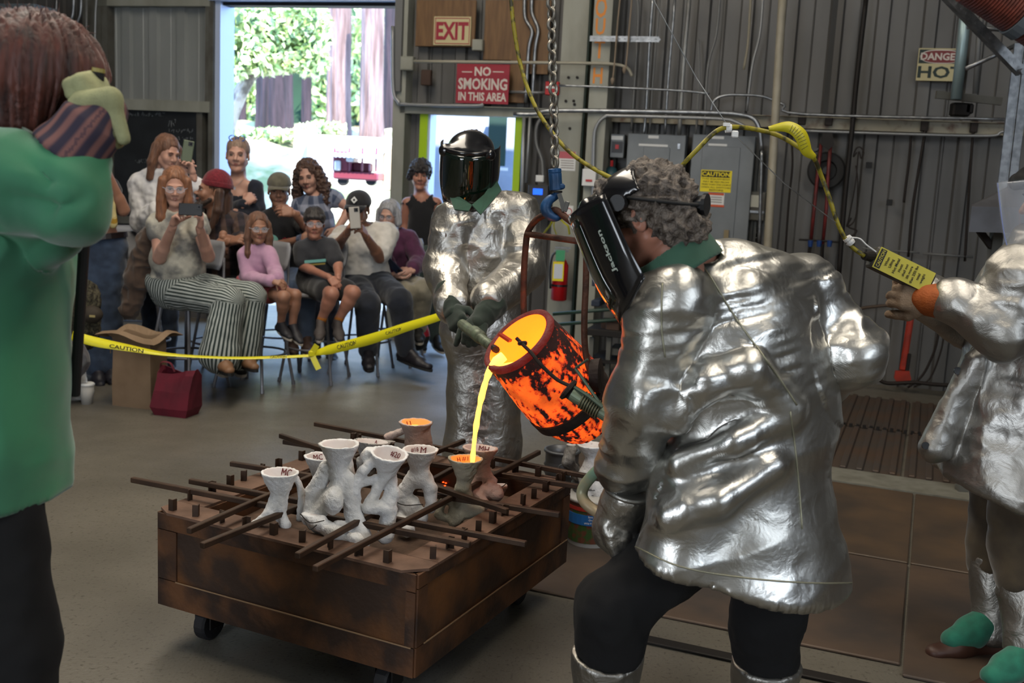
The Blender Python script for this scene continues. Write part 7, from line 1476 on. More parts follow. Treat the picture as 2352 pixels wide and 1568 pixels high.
# ---- silver man behind the cart
Y = 4.5
p = Person(dict(head=(1080, 374, Y), neck=(1098, 470, Y+.05), sa=(1046, 508, Y-.02), sb=(1190, 492, Y+.08), ea=(1022, 610, Y-.06), wa=(1040, 705, Y-.25), eb=(1205, 620, Y-.05), wb=(1122, 690, Y-.30), pv=(1112, 760, Y+.06),
                ha=(1085, 780, Y+.05), hb=(1135, 780, Y+.05), ka=(1080, 950, Y), kb=(1135, 955, Y), aa=(1078, 1120, Y+.05), ab=(1135, 1120, Y+.05), ta=(1070, 1150, Y-.12), tb=(1128, 1150, Y-.1)), 1.0, look=nz((-.12, -.93, -.25)), up=(.05, 0, 1))
p.root('standing foundry worker in a long silver coat and black face shield, holding the rear handle')
p.body(SK4, legs=True); p.face(); p.hair(HD, cap=1.0, curly=True, amp=.008, back=.06)
visor(p, r=.142, z0=-.19, z1=.085)
S = SDF(*p.bounds(['neck', 'sa', 'sb', 'pv', 'ea', 'eb', 'wa', 'wb', 'ka', 'kb'], .20), .0075); p.torso(S, .035)
S.cone(p.J['pv']+UP*.15, P(1108, 1030, Y+.04), .155, .165, .05, flat=(p.fwd, .75)); S.cone(P(1108, 1030, Y+.04), P(1105, 1110, Y+.04), .165, .17, .03, flat=(p.fwd, .75))
for q_ in 'ab': p.arm(S, q_, .030, .97, r=(.058, .050, .042), k=.02)
S.cone(p.J['neck'], p.J['neck']+p.up*.15, .075, .09, .005, sub=True); S.cut(P(1105, 1085, Y), -UP)
V, Q = S.mesh(); N = vnormals(V, Q); arm_ = np.minimum(*[np.linalg.norm(np.cross(V-p.J['s'+a], nz(p.J['w'+a]-p.J['s'+a])), axis=1) for a in 'ab']) < .13
rot = np.array([[1, 0, .25], [0, 1, 0], [-.25, 0, 1]]); d = ridge(V@rot.T/np.array([.18, .18, .26]), 3)*.010+ridge(V/np.array([.11, .11, .05]), 5)*np.where(arm_, .007, .002)+vnoise(V/.03, 8)*.0015
mkmesh('silver_coat', V+N*d[:, None], Q, M_foil2, p.t, True)
S = SDF(*bnd(1010, 400, 1190, 550, Y-.22, Y+.15), .005); nk = p.J['neck']
S.cone(nk-p.up*.02, nk+p.up*.045, .085, .078, .02); p.finish('collar', S, M_collar, p.t, amp=.004, sc=.05)
for fl_ in ([(1138, 408, -.02), (1152, 436, -.08), (1104, 492, -.20), (1084, 470, -.18), (1112, 446, -.12)], [(1032, 450, -.08), (1044, 480, -.15), (1076, 484, -.19), (1084, 470, -.18), (1056, 452, -.12)]): q = MB(); q.prism([P(x, y, Y+dy) for x, y, dy in fl_], CF*.008-UP*.004); q.build('collar_flap', M_collar, p.t)
for (cu, w_, h_, q_) in (((1030, 672, Y-.22), (1040, 712, Y-.30), (1062, 775, Y-.45), 'a'), ((1132, 700, Y-.30), (1100, 735, Y-.38), (1082, 790, Y-.48), 'b')):
    W0 = P(*w_); d = nz(P(*h_)-W0); V, Q = join([hand_mesh(W0, d, nz((.1, .8, .2)), 1 if q_ == 'b' else -1, 1.05, 1.0, .005, fat=1.35)]); 
    S = SDF(np.minimum(P(*cu), W0)-.09, np.maximum(P(*cu), W0)+.09, .005); S.cone(P(*cu), W0+d*.02, .058, .038, .02); S.cone(P(*cu)-nz(W0-P(*cu))*.04, P(*cu)+nz(W0-P(*cu))*.02, .052, .05, .003, sub=True); V2, Q2 = S.mesh(); V2 = V2+vnormals(V2, Q2)*(ridge(V2/.035, 4)*.004)[:, None]; V, Q = join([(V, Q), (V2, Q2)]); mkmesh('welding_glove', V, Q, M_glove, p.t, True)
p.shoes(M_blackr, name='boot'); 
for (x, y) in ((1030, 540), (1028, 612)): q = MB(); q.box(P(x, y, Y-.12), (.03, .01, .022), bev=.003); q.build('snap_tab', mat('brown_leather', '4f3a30', .6), p.t)
q = MB(); q.bar(P(1068, 818, Y-.14), P(1130, 808, Y-.15), .012, .004); q.build('pocket_edge', M_foil3, p.t)

# ---- bent worker in the silver jacket, nearest the camera
Y = 2.55
p = Person(dict(head=(1484, 502, Y-.03), neck=(1585, 600, Y+.02), sa=(1545, 692, Y-.10), sb=(1838, 655, Y+.16), ea=(1475, 905, Y-.10), wa=(1438, 1120, Y+.05), eb=(1945, 800, Y+.10), wb=(1790, 920, Y+.42), pv=(1728, 1140, Y+.05),
                ha=(1660, 1180, Y+.05), hb=(1785, 1180, Y+.10), ka=(1408, 1395, Y-.02), kb=(1768, 1425, Y+.08), aa=(1375, 1690, Y+.06), ab=(1745, 1690, Y+.12), ta=(1300, 1720, Y+.10), tb=(1690, 1720, Y+.15)), 1.05, look=nz((-.78, .42, -.46)), up=(-.35, .2, .9), headk=.93)
p.fwd = nz((-.45, .85, -.1)); p.root('bent foundry worker with curly hair in a crumpled silver jacket, gripping the near handle')
p.body(SK5, vox=.008); p.face(); 
# curly grey brown hair
p.hair(mat('hair_curly_grey', '71675d', .5, 0, '352d27', 55, .35, .65, bump=.9, bscale=150, bdist=.008), cap=1.0, curly=True, amp=.013, vox=.0036, back=.06, front=.01, locks=[[(-.04, .06, .09, .03, 'h'), (.04, .06, .09, .03, 'h')], [(0, -.09, .02, .04, 'h'), (0, -.095, -.05, .045, 'h')]])
vz, vg = visor(p, r=.15, z0=-.225, z1=.075, fwd=.03, amax=92, band=1.04, bt=.62)
hl = lambda *a: p.H+p.M@np.array(a, float)
q = MB(); c = hl(0, -.12, -.02); q.cyl(c, hl(0, -.15, -.03), .022, n=16); q.cyl(hl(0, -.147, -.028), hl(0, -.155, -.032), .026, n=12); q.build('ratchet_knob', M_black, vz)
sgn = -1
Xd, Yd = nz(p.M[:, 2]), None
o_ = vg[8][3]; n_ = nz(np.cross(vg[8][4]-vg[8][2], vg[9][3]-vg[7][3])); n_ = n_ if n_@(o_-p.H) > 0 else -n_
xr = nz(p.M[:, 2]*1.0); xr = nz(xr-n_*(xr@n_)); yr = np.cross(n_, xr)
text('lettering', 'Jackson', mat('pale_lettering', '9fa89f', .5), vz, o_+n_*.003-xr*.02, xr, yr, .012, .105, .001, bold=.02)
# jacket
wx = lambda x, y, dy=0: P(x, y, Y+dy)
S = SDF(*bnd(1380, 530, 2040, 1370, Y-.38, Y+.40), .0068)
ax = nz(wx(1850, 700)-wx(1550, 720)); sd = (p.side, p.fwd, UP)
S.cone(wx(1622, 665, .03), wx(1665, 770, .03), .105, .17, .04, flat=(p.fwd, .85)); S.ell(wx(1700, 790, .06), (.215, .165, .20), k=.06, ax=(p.side, p.fwd, p.up)); S.ell(wx(1728, 980, .05), (.215, .165, .22), k=.08, ax=(p.side, p.fwd, p.up))
S.cone(wx(1728, 1060, .05), wx(1722, 1345, .03), .20, .282, .06, flat=(p.fwd, .74)); S.cone(wx(1600, 1120, -.05), wx(1545, 1290, -.08), .11, .10, .05)
S.cone(wx(1610, 680, -.02), wx(1545, 705, -.08), .07, .085, .05); S.cone(wx(1700, 630, .08), wx(1850, 665, .16), .085, .088, .06)
# left arm and sleeve
S.cone(p.J['sa'], p.J['ea'], .084, .076, .03); S.cone(p.J['ea'], wx(1442, 1080, .03), .076, .068, .03)
# right arm
S.cone(p.J['sb'], p.J['eb'], .092, .070, .03); S.ell(wx(1962, 815, .08), (.07, .09, .072), k=.04); S.cone(p.J['eb'], p.J['wb'], .082, .07, .03)
# big folds: pouches and pinched valleys across the flank
for pts, r_ in (([(1550, 960, -.13), (1620, 880, -.155), (1720, 850, -.15), (1820, 940, -.10)], .026), ([(1560, 1060, -.13), (1680, 1015, -.155), (1810, 960, -.11)], .016), ([(1530, 1180, -.16), (1650, 1150, -.17), (1780, 1070, -.13)], .022), ([(1600, 690, -.08), (1720, 665, -.06), (1850, 690, .04)], .012)):
    Pp = [wx(*a) for a in pts]
    for a, b in zip(Pp[:-1], Pp[1:]): S.cone(a, b, r_, r_*.9, .05)
for pts, r_ in (([(1610, 945, -.235), (1700, 925, -.245), (1770, 950, -.215)], .035), ([(1580, 1110, -.25), (1690, 1080, -.25), (1780, 1020, -.22)], .035), ([(1535, 760, -.23), (1528, 880, -.22), (1532, 1000, -.22)], .026)):
    Pp = [wx(*a) for a in pts]
    for a, b in zip(Pp[:-1], Pp[1:]): S.cone(a, b, r_, r_*.8, .05, sub=True)
S.cone(p.J['neck']-p.up*.0, p.J['neck']+p.up*.12+CR*-.02, .078, .10, .01, sub=True)
h0, h1 = wx(1462, 1262, -.1), wx(1985, 1345, .05); hd_ = nz(h1-h0); S.cut((h0+h1)/2-np.array([0, 0, .004]), nz(np.cross(hd_, (.15, 1, .12))) if np.cross(hd_, (.15, 1, .12))[2] < 0 else -nz(np.cross(hd_, (.15, 1, .12))))
V, Q = S.mesh(); N = vnormals(V, Q); e1 = nz(ax+UP*.12); e3 = nz(UP-e1*(UP@e1)); e2 = np.cross(e3, e1); L_ = np.stack([V@e1, V@e2, V@e3], 1)
upm = np.clip((V[:, 2]-P(1700, 930, Y)[2])/.12, 0, 1); sh_ = np.stack([L_[:, 0]*.8+L_[:, 2]*.6, L_[:, 1], L_[:, 2]*.8-L_[:, 0]*.6], 1); d = ridge(sh_/np.array([.30, .3, .20]), 11)*.013+ridge(L_/np.array([.17, .17, .11]), 12)*(.003+.004*(1-upm))+vnoise(L_/np.array([.13, .05, .013]), 13)*.0042*upm+vnoise(sh_/np.array([.05, .06, .04]), 14)*.0012
arm_ = np.linalg.norm(np.cross(V-p.J['ea'], nz(p.J['wa']-p.J['sa'])), axis=1) < .12; d += np.where(arm_, ridge(V/np.array([.12, .12, .06]), 21)*.007, 0)+np.where(np.linalg.norm(V-p.J['eb'], axis=1) < .2, ridge(V/np.array([.09, .1, .07]), 22)*.008, 0)
jk = mkmesh('silver_jacket', V+N*d[:, None], Q, M_foil, p.t, True)
# seams laid on the jacket
from mathutils.bvhtree import BVHTree
def on_surface(o, pts2, Y0, off=.0015):
    bpy.context.view_layer.update(); M = wmat(o); bv = BVHTree.FromPolygons([M@v.co for v in o.data.vertices], [tuple(f.vertices) for f in o.data.polygons]); out = []
    for (x, y) in pts2:
        h = bv.ray_cast(Vector(CC.tolist()), Vector(nz(ray(x, y)).tolist()))
        if h[0] is not None: out.append(np.array(h[0])+np.array(h[1])*off)
    return out
for pts in ([(1600, 590), (1640, 650), (1690, 730), (1740, 800), (1790, 870), (1830, 930)], [(1815, 945), (1825, 1020), (1835, 1120), (1842, 1215)], [(1522, 650), (1520, 700), (1520, 760), (1528, 820)], [(1460, 1255), (1560, 1300), (1700, 1325), (1850, 1338), (1975, 1338)]):
    a = spline([np.array([x, y, 0.]) for x, y in pts], 6); Pp = on_surface(jk, [(v[0], v[1]) for v in a], Y)
    if len(Pp) > 2: q = MB(); q.tube(Pp, .0022, 6); q.build('seam', mat('seam_thread', '8d8b78', .5, .6), p.t, smooth=True)
# standing green collar
n_ax = nz(p.J['neck']-p.J['pv']); S = SDF(*bnd(1440, 490, 1720, 690, Y-.15, Y+.18), .005); cN = wx(1552, 606, -.03); ca = nz(-.52*CR+.83*CU+.05*CF)
S.frust(cN-ca*.035, cN+ca*.035, .113, .104, .01); S.frust(cN-ca*.08, cN+ca*.09, .104, .094, .004, sub=True); S.cut(cN+ca*.05, ca); V, Q = S.mesh(); mkmesh('green_collar', V+vnormals(V, Q)*(vnoise(V/.05, 3)*.003)[:, None], Q, M_collar, p.t, True)
# silver gauntlet over the crank handle
S = SDF(*bnd(1350, 1070, 1490, 1320, Y-.12, Y+.2), .005); S.cone(wx(1440, 1135, .04), wx(1415, 1215, .08), .062, .058, .02); S.cone(wx(1415, 1215, .08), wx(1440, 1262, .08), .055, .040, .02)
for i, (a, b) in enumerate((((1398, 1205, .03), (1402, 1248, .02)), ((1412, 1225, .02), (1416, 1268, .02)), ((1430, 1235, .02), (1438, 1278, .03)), ((1450, 1235, .04), (1456, 1272, .05)), ((1395, 1180, .08), (1380, 1215, .12)))): S.cone(wx(*a), wx(*b), .022, .016, .006)
S.cone(wx(1448, 1120, .03), wx(1444, 1137, .04), .054, .052, .003, sub=True)
V, Q = S.mesh(); mkmesh('silver_glove', V+vnormals(V, Q)*(ridge(V/.05, 6)*.004)[:, None], Q, M_foil2, p.t, True)
q = MB(); cg = wx(1447, 1122, .03); axg = nz(wx(1440, 1135, .04)-wx(1450, 1090, .03)); q.lathe(cg, axg, [(0, .060), (0, .0655), (.01, .0655), (.01, .060)], 28); q.build('glove_trim', M_foil3, p.t, smooth=True)
pants(p, mat('cloth_black_wool', '050506', .95, 0, '08080a', 9, bump=.3, bscale=300, bdist=.002), g=.018, r=(.098, .072, .060), amp=.010, sc=.09, waist=.04, t=.63)
M_foild = foil('scuffed_silver_spat', '8f8d88', .42, .7)
for q_, top_ in (('a', (1378, 1500)), ('b', (1752, 1490))):
    A_ = p.J['a'+q_]; K_ = p.J['k'+q_]; t0 = A_+(K_-A_)*.66; S = SDF(np.minimum(A_, t0)-.16, np.maximum(A_, t0)+.15, .006); S.cone(t0, A_, .092, .070, .01); S.cone(A_, A_+nz(p.J['t'+q_]-A_)*.10-UP*.03, .066, .06, .03)
    S.cone(t0+(K_-A_)*.1, t0-(K_-A_)*.06, .086, .078, .003, sub=True); S.cut(t0+p.side*.0, nz(K_-A_)); S.cut(np.array([0, 0, .02]), -UP); V, Q = S.mesh(); mkmesh('silver_spat', V+vnormals(V, Q)*(ridge(V/.07, 7)*.005)[:, None], Q, M_foild, p.t, True)
J = p.J; J['aa'] = J['aa']*np.array([1, 1, 0])+UP*.085; J['ab'] = J['ab']*np.array([1, 1, 0])+UP*.085; J['ta'] = J['aa']+np.array([-.2, .12, 0]); J['tb'] = J['ab']+np.array([-.2, .1, 0]); p.shoes(mat('scuffed_boot', '2c211b', .6), sole=M_blackr, name='boot')

# ---- right hand worker with the pendant
Y = 3.3
p = Person(dict(head=(2432, 455, Y), neck=(2415, 560, Y+.03), sa=(2340, 640, Y-.16), sb=(2345, 625, Y+.20), ea=(2300, 755, Y-.16), wa=(2185, 688, Y-.10), eb=(2240, 745, Y+.18), wb=(2128, 682, Y+.08), pv=(2345, 960, Y+.02),
                ha=(2345, 1010, Y-.08), hb=(2320, 1010, Y+.10), ka=(2345, 1260, Y-.08), kb=(2285, 1245, Y+.12), aa=(2362, 1545, Y-.18), ab=(2275, 1462, Y+.06), ta=(2250, 1585, Y-.25), tb=(2130, 1490, Y+.0)), 1.0, look=nz((-.93, .2, -.2)))
p.fwd = nz((-1, -.05, .1)); p.side = nz(np.cross(p.up, p.fwd))*-1
p.root('foundry worker in a woven silver coat and clear face shield working the pendant control')
p.body(SK4, vox=.008); p.face(); p.hair(HD)
cv, cg_ = visor(p, r=.155, z0=-.20, z1=.075, amax=95, gl=False, clear=mat('clear_visor', 'cfd8e6', .05, alpha=.16, coat=1), fwd=.015)
q = MB(); q.tube([cg_[j][2] for j in range(15)], .003, 6); q.tube([cg_[j][-3] for j in range(15)], .003, 6); q.tube([cg_[j][14] for j in range(15)], .0022, 6); q.build('visor_rim', mat('visor_edge', '7f8fc4', .2, .2), cv)
wx = lambda x, y, dy=0: P(x, y, Y+dy)
S = SDF(*bnd(2080, 560, 2560, 1200, Y-.3, Y+.35), .0075)
S.ell(wx(2365, 720, .02), (.16, .20, .22), k=.06); S.cone(wx(2372, 790, .02), wx(2310, 1140, .02), .175, .235, .06, flat=((0, 1, 0), 1.15)); S.cone(wx(2390, 570, .03), wx(2370, 700, .02), .085, .15, .04)
for q_ in 'ab': S.cone(p.J['neck']-UP*.03, p.J['s'+q_], .07, .075, .03); p.arm(S, q_, .030, .94, r=(.062, .055, .036), k=.02)
S.cone(wx(2230, 830, -.05), wx(2150, 1030, -.05), .03, .045, .06)
S.cone(p.J['neck']+UP*.02, p.J['neck']+UP*.15, .075, .09, .005, sub=True); a_, b_ = wx(2090, 1062, -.1), wx(2350, 1165, -.1); hd_ = nz(b_-a_); nn = nz(np.cross(hd_, (0, 1, 0))); S.cut(a_, nn if nn[2] < 0 else -nn)
V, Q = S.mesh(); N = vnormals(V, Q); d = ridge(V/np.array([.14, .14, .26]), 31)*.014+ridge(V/np.array([.09, .09, .05]), 32)*.005+vnoise(V/.03, 33)*.002; ck = mkmesh('silver_coat', V+N*d[:, None], Q, M_foil3, p.t, True)
S = SDF(*bnd(2330, 520, 2520, 640, Y-.2, Y+.2), .006); S.cone(p.J['neck']-UP*.04, p.J['neck']+UP*.02, .10, .085, .02); p.finish('collar', S, M_collar, p.t)
for (x, y) in ((2200, 852), (2126, 1023)):
    Pp = on_surface(ck, [(x, y)], Y, .003)
    if Pp: q = MB(); q.cyl(Pp[0], Pp[0]-CF*.006, .012, n=12); q.build('snap_button', M_black, p.t)
pants(p, cloth('olive_trousers', '453a29', '352c20'), g=.024, r=(.085, .066, .055), amp=.008, t=.60)
for q_ in 'ab':
    A_ = p.J['a'+q_]; K_ = p.J['k'+q_]; t0 = A_+(K_-A_)*.86; S = SDF(np.minimum(A_, t0)-.14, np.maximum(A_, t0)+.15, .006); S.cone(t0, A_+UP*.02, .084, .064, .01); S.cut(t0, nz(K_-A_)); S.cut(A_+UP*-.01, -UP); V, Q = S.mesh(); mkmesh('silver_legging', V+vnormals(V, Q)*(ridge(V/.08, 9)*.006)[:, None], Q, M_foild, p.t, True)
    d = nz(p.J['t'+q_]-A_); d = nz(d*np.array([1, 1, 0])); p.J['a'+q_] = np.array([A_[0], A_[1], .085]); p.J['t'+q_] = p.J['a'+q_]+d*.2
    S = SDF(p.J['a'+q_]-.14+d*.08, p.J['a'+q_]+.14+d*.08, .005); a0 = p.J['a'+q_]; S.cone(a0+UP*.035, a0+d*.08-UP*.005, .058, .050, .03); S.cone(a0+d*.08-UP*.005, a0+d*.15-UP*.025, .050, .036, .02); S.cut(a0-UP*.045, -UP); V, Q = S.mesh(); mkmesh('green_spat', V+vnormals(V, Q)*(vnoise(V/.03, 9)*.003)[:, None], Q, cloth('green_suede', '1f6b55', '195645', 20), p.t, True)
p.shoes(mat('brown_leather_boot', '3b241b', .5), sole=M_blackr, L=.29, name='boot')
# leather gloves gripping the pendant
M_suede = mat('tan_suede', '8a7662', .9, 0, '6d5b49', 20, bump=.3, bscale=200); M_orl = mat('orange_leather', '9a4c14', .7, 0, '7e3c10', 14, bump=.3, bscale=150)
for (w_, h_, cu, sd_, nm) in (((2146, 694, -.07), (2070, 672, -.06), (2176, 694, -.10), 1, 'leather_glove'), ((2118, 660, .10), (2030, 625, .05), (2145, 690, .10), 1, 'leather_glove')):
    W0 = wx(*w_); d = nz(wx(*h_)-W0); V, Q = hand_mesh(W0, d, nz(CF*1.0 if nm and w_[2] < 0 else -CF), -1 if w_[2] < 0 else 1, 1.12, .75, .0045, fat=1.35); g_ = mkmesh(nm, V, Q, M_suede, p.t, True)
    S = SDF(np.minimum(W0, wx(*cu))-.08, np.maximum(W0, wx(*cu))+.08, .005); S.cone(W0+d*.04, wx(*cu), .044, .060, .02); V, Q = S.mesh(); mkmesh('glove_cuff', V+vnormals(V, Q)*(vnoise(V/.03, 2)*.004)[:, None], Q, M_orl, g_, True)

# ---- person in the green jacket at the left edge
Y = 2.0
p = Person(dict(head=(103, 222, Y), neck=(50, 315, Y), sa=(-75, 400, Y+.16), sb=(45, 400, Y-.14), ea=(-90, 640, Y+.18), wa=(-20, 800, Y+.1), eb=(172, 462, Y-.16), wb=(160, 362, Y-.14), pv=(-15, 1000, Y),
                ha=(-30, 1050, Y+.08), hb=(-15, 1050, Y-.06), ka=(-5, 1480, Y+.09), kb=(25, 1480, Y-.08), aa=(-20, 1900, Y+.1), ab=(10, 1900, Y-.1), ta=(60, 1950, Y+.1), tb=(90, 1950, Y-.1)), 1.0, look=nz((.80, .62, -.10)))
p.fwd = nz((.97, .2, 0)); p.side = np.array([-.2, .97, 0.])*-1
p.root('person with short auburn hair in a green work jacket holding up a long dark rod')
p.body(SK5, vox=.008); p.face()
Rr = p.M/p.hk; hl = lambda *a: p.H+p.M@np.array(a, float)
M_aub = mat('hair_auburn', '552415', .62, 0, '220d0a', 60, .3, .7, bump=.5, bscale=160, bdist=.003, stretch=(1, 1, .12), sheen=.2)
S = SDF(p.H-.22, p.H+.2, .0045); S.ell(hl(0, -.02, .045), (.112, .13, .108), k=.01, ax=Rr.T); S.cone(hl(0, -.045, .0), hl(0, -.055, -.085), .100, .075, .03); S.cone(hl(-.07, .03, .02), hl(-.07, .05, -.05), .035, .02, .02); S.cone(hl(.06, .05, .05), hl(.088, .055, -.045), .035, .018, .02)
S.cone(hl(0, .14, -.02), hl(0, .14, -.2), .075, .075, .01, sub=True); S.cut(hl(0, 0, -.088), -Rr[:, 2]); V, Q = S.mesh(); L_ = (V-p.H)@Rr; ang = np.arctan2(L_[:, 0], L_[:, 1]+.02)
V = V+vnormals(V, Q)*((vnoise(np.stack([ang*20, L_[:, 2]*6, L_[:, 1]*5], 1), 4)*.007+vnoise(np.stack([ang*52, L_[:, 2]*9, L_[:, 1]*9], 1), 6)*.0035)[:, None]); mkmesh('hair', V, Q, M_aub, p.t, True)
q = MB(); rs = np.random.RandomState(5)
for k in range(60):
    a = rs.uniform(-3.1, 3.1); e = rs.uniform(.2, 1.4); b_ = hl(.110*math.sin(a)*math.cos(e), -.02+.128*math.cos(a)*math.cos(e), .045+.106*math.sin(e)); v_ = nz((b_-p.H)+rs.randn(3)*.03); q.tube([b_, b_+v_*.008, b_+v_*.016+rs.randn(3)*.004], [.0012, .0009, .0004], 4)
q.build('loose_strands', M_aub, p.t)
wx = lambda x, y, dy=0: P(x, y, Y+dy)
M_gj = mat('cloth_green_canvas', '2f7650', .75, 0, '266045', 5, .35, .65, bump=.2, bscale=500, bdist=.001, sheen=.3)
S = SDF(*bnd(-200, 260, 280, 1150, Y-.28, Y+.32), .0066)
S.ell(wx(-15, 560, .0), (.125, .19, .22), k=.05); S.cone(wx(-22, 640, 0), wx(-28, 1135, 0), .130, .145, .05, flat=((0, 1, 0), 1.42)); S.cone(wx(35, 320, 0), wx(15, 430, 0), .088, .125, .04)
S.cone(p.J['sb']-CR*.02, p.J['eb'], .082, .060, .03); S.cone(p.J['eb'], wx(160, 375, -.13), .060, .055, .02); S.cone(wx(160, 478, -.15), wx(242, 446, -.13), .050, .010, .015); [S.cone(wx(*a, -.23), wx(*b, -.215), .016, .010, .02, sub=True) for a, b in (((20, 330), (120, 420)), ((95, 500), (190, 455)), ((30, 450), (130, 470)), ((150, 420), (215, 440)))]; S.cone(wx(60, 430, -.08), wx(125, 545, -.08), .085, .045, .04); p.arm(S, 'a', .03, .95, r=(.06, .055, .045))
S.cone(p.J['neck']+UP*.0, p.J['neck']+UP*.15+CR*.02, .072, .09, .006, sub=True); S.cut(wx(0, 1122, 0), -UP)
V, Q = S.mesh(); N = vnormals(V, Q); armm = np.clip((V[:, 2]-wx(0, 640)[2])/.05, 0, 1); d = ridge(V/np.array([.10, .12, .11]), 41)*(.004+.012*armm)+ridge(V/.065, 45)*.006*armm+ridge(V/np.array([.2, .2, .5]), 42)*.006+vnoise(V/.05, 43)*.002; mkmesh('green_jacket', V+N*d[:, None], Q, M_gj, p.t, True)
S = SDF(*bnd(-60, 270, 130, 400, Y-.15, Y+.15), .005); c_ = wx(42, 312, 0); S.cone(c_-UP*.035, c_+UP*.03+CR*.01, .098, .082, .01); S.cone(c_-UP*.08, c_+UP*.08, .083, .076, .004, sub=True); S.cut(c_+UP*.026, UP); V, Q = S.mesh(); mkmesh('jacket_collar', V, Q, M_gj, p.t, True)
q = MB(); q.tube(spline([wx(5, 285, -.05), wx(40, 290, -.09), wx(80, 312, -.10), wx(115, 352, -.08)], 5), .0035, 6); q.build('neck_strap', mat('pale_cord', '7f8c80', .8), p.t, smooth=True)
pants(p, MATS['cloth_black_wool'], g=.002, r=(.082, .084, .078), amp=.006, waist=-.03)
J = p.J; 
for q_ in 'ab': J['a'+q_] = np.array([J['a'+q_][0], J['a'+q_][1], .085]); J['t'+q_] = J['a'+q_]+p.fwd*.2
p.shoes(M_blackr, name='boot')
# striped cuff glove
M_gcuff = stripes('cloth_striped_glove', '2a2434', '6d4a46', 'u', 60, .55, soft=.2); M_gpale = mat('cloth_pale_glove', '95976f', .9, 0, '7c7d5c', 18, bump=.3, bscale=300)
S = SDF(*bnd(70, 180, 320, 430, Y-.24, Y-.02), .0045); S.frust(wx(152, 362, -.14), wx(212, 285, -.13), .067, .052, .01); S.cone(wx(212, 285, -.13), wx(236, 258, -.12), .050, .042, .02); S.frust(wx(140, 376, -.14), wx(158, 354, -.14), .063, .060, .003, sub=True)
V, Q = S.mesh(); V = V+vnormals(V, Q)*(vnoise(V/.03, 2)*.003)[:, None]; axc = nz(wx(236, 258, -.12)-wx(152, 362, -.14)); L_ = V-wx(152, 362, -.14); r_ = L_-np.outer(L_@axc, axc); x_, y_, _ = frame(axc); gl_ = mkmesh('striped_glove', V, Q, M_gcuff, p.t, True, attrs={'u': np.arctan2(r_@y_, r_@x_)*.07+2, 'v': L_@axc+2})
V, Q = hand_mesh(wx(245, 278, -.12), nz(wx(212, 200, -.11)-wx(245, 278, -.12)), nz((-.5, .1, -.2)), 1, .95, 1.2, .0042, fat=1.35); mkmesh('glove_fingers', V, Q, M_gpale, gl_, True)
S = SDF(*bnd(150, 180, 310, 340, Y-.24, Y-.0), .0045); S.cone(wx(172, 248, -.14), wx(208, 200, -.12), .016, .013, .01); S.cone(wx(255, 232, -.14), wx(284, 318, -.14), .017, .012, .02); S.cone(wx(195, 235, -.15), wx(252, 225, -.14), .02, .018, .02); V, Q = S.mesh(); mkmesh('glove_back', V, Q, M_gpale, gl_, True)
q = MB(); q.tube([wx(226, 165, -.10), wx(222, 270, -.09), wx(196, 520, -.02), wx(172, 905, .10)], .0105, 12); rod_ = q.build('rod', M_blackr)
tag(rod_, 'long dark steel rod with a pale tip held upright by the gloved hand', 'rod'); q = MB(); q.cyl(wx(226, 166, -.10), wx(227, 157, -.10), .0115, n=12); q.build('rod_tip', mat('brass_tip', '8a7f45', .5), rod_)
# ------------------------------------------------------------------ tape, bags, cups on the floor
M_tape = mat('caution_tape', 'c9c21c', .4, trans=0)
tpv = [(165, 770, 6.0), (220, 785, 6.0), (300, 800, 6.0), (370, 812, 6.05), (440, 818, 6.1), (540, 822, 6.15), (640, 820, 6.2), (715, 816, 6.25), (722, 812, 6.25)]
def tape(pts, wd, tw, nm, par, lab=None):
    c_ = spline([P(*a) for a in pts], 6); n = len(c_); g = []
    for i, q0_ in enumerate(c_):
        t = i/(n-1); d = nz(c_[min(i+1, n-1)]-c_[max(i-1, 0)]); w_ = np.interp(t, np.linspace(0, 1, len(wd)), wd)/2; a = np.interp(t, np.linspace(0, 1, len(tw)), tw)
        v = nz(np.cross(d, CF)); v = v if v[2] > 0 else -v; s_ = nz(v*math.cos(a)+CF*math.sin(a)); g.append([q0_-s_*w_, q0_+CF*.002, q0_+s_*w_])
    q = MB(); q.sheet(g); o = q.build(nm, M_tape, par, smooth=True); md = o.modifiers.new('thick', 'SOLIDIFY'); md.thickness = .001; return o, g
tt = thing('caution_tape', 'yellow caution tape strung low across the hall in front of the seated crowd', 'tape', P(720, 818, 6.25))
s1_, g1_ = tape(tpv, [.055, .06, .05, .035, .03, .03, .03, .03], [.2, .5, .9, 1.1, 1.1, 1.0, 1.0, 1.0], 'tape_run', tt)
s2_, g2_ = tape([(718, 812, 6.25), (760, 802, 6.2), (850, 779, 6.05), (930, 752, 5.9), (1000, 730, 5.75), (1060, 708, 5.6)], [.03, .06, .062, .055, .05, .045], [.6, .2, .1, .3, .4, .4], 'tape_run', tt)
q = MB(); c = P(718, 812, 6.24); q.box(c, (.05, .03, .05), rz=.4, bev=.012); q.build('knot', M_tape, tt)
for a, b in (((718, 808, 6.23), (728, 792, 6.22)), ((718, 818, 6.23), (732, 848, 6.22))): q = MB(); q.bar(P(*a), P(*b), .035, .002, up=CF); q.build('tail', M_tape, tt)
def tword(body, x, y, Y_, x2, y2, h, w_):
    o = P(x, y, Y_)-CF*.012; X = nz(P(x2, y2, Y_)-P(x, y, Y_)); Yv = nz(np.cross(np.cross(X, UP), X)); Yv = Yv if Yv[2] > 0 else -Yv; text('tape_word', body, M_ink, tt, o, X, Yv, h, w_, .0008, bold=.02)
tword('CAUTION', 292, 800, 5.99, 330, 806, .022, .20); tword('CAUTION', 797, 792, 6.12, 830, 783, .026, .12); tword('CAUTION', 905, 760, 5.93, 940, 749, .018, .10); tword('CAUTION', 640, 819.5, 6.18, 680, 818.5, .012, .1)
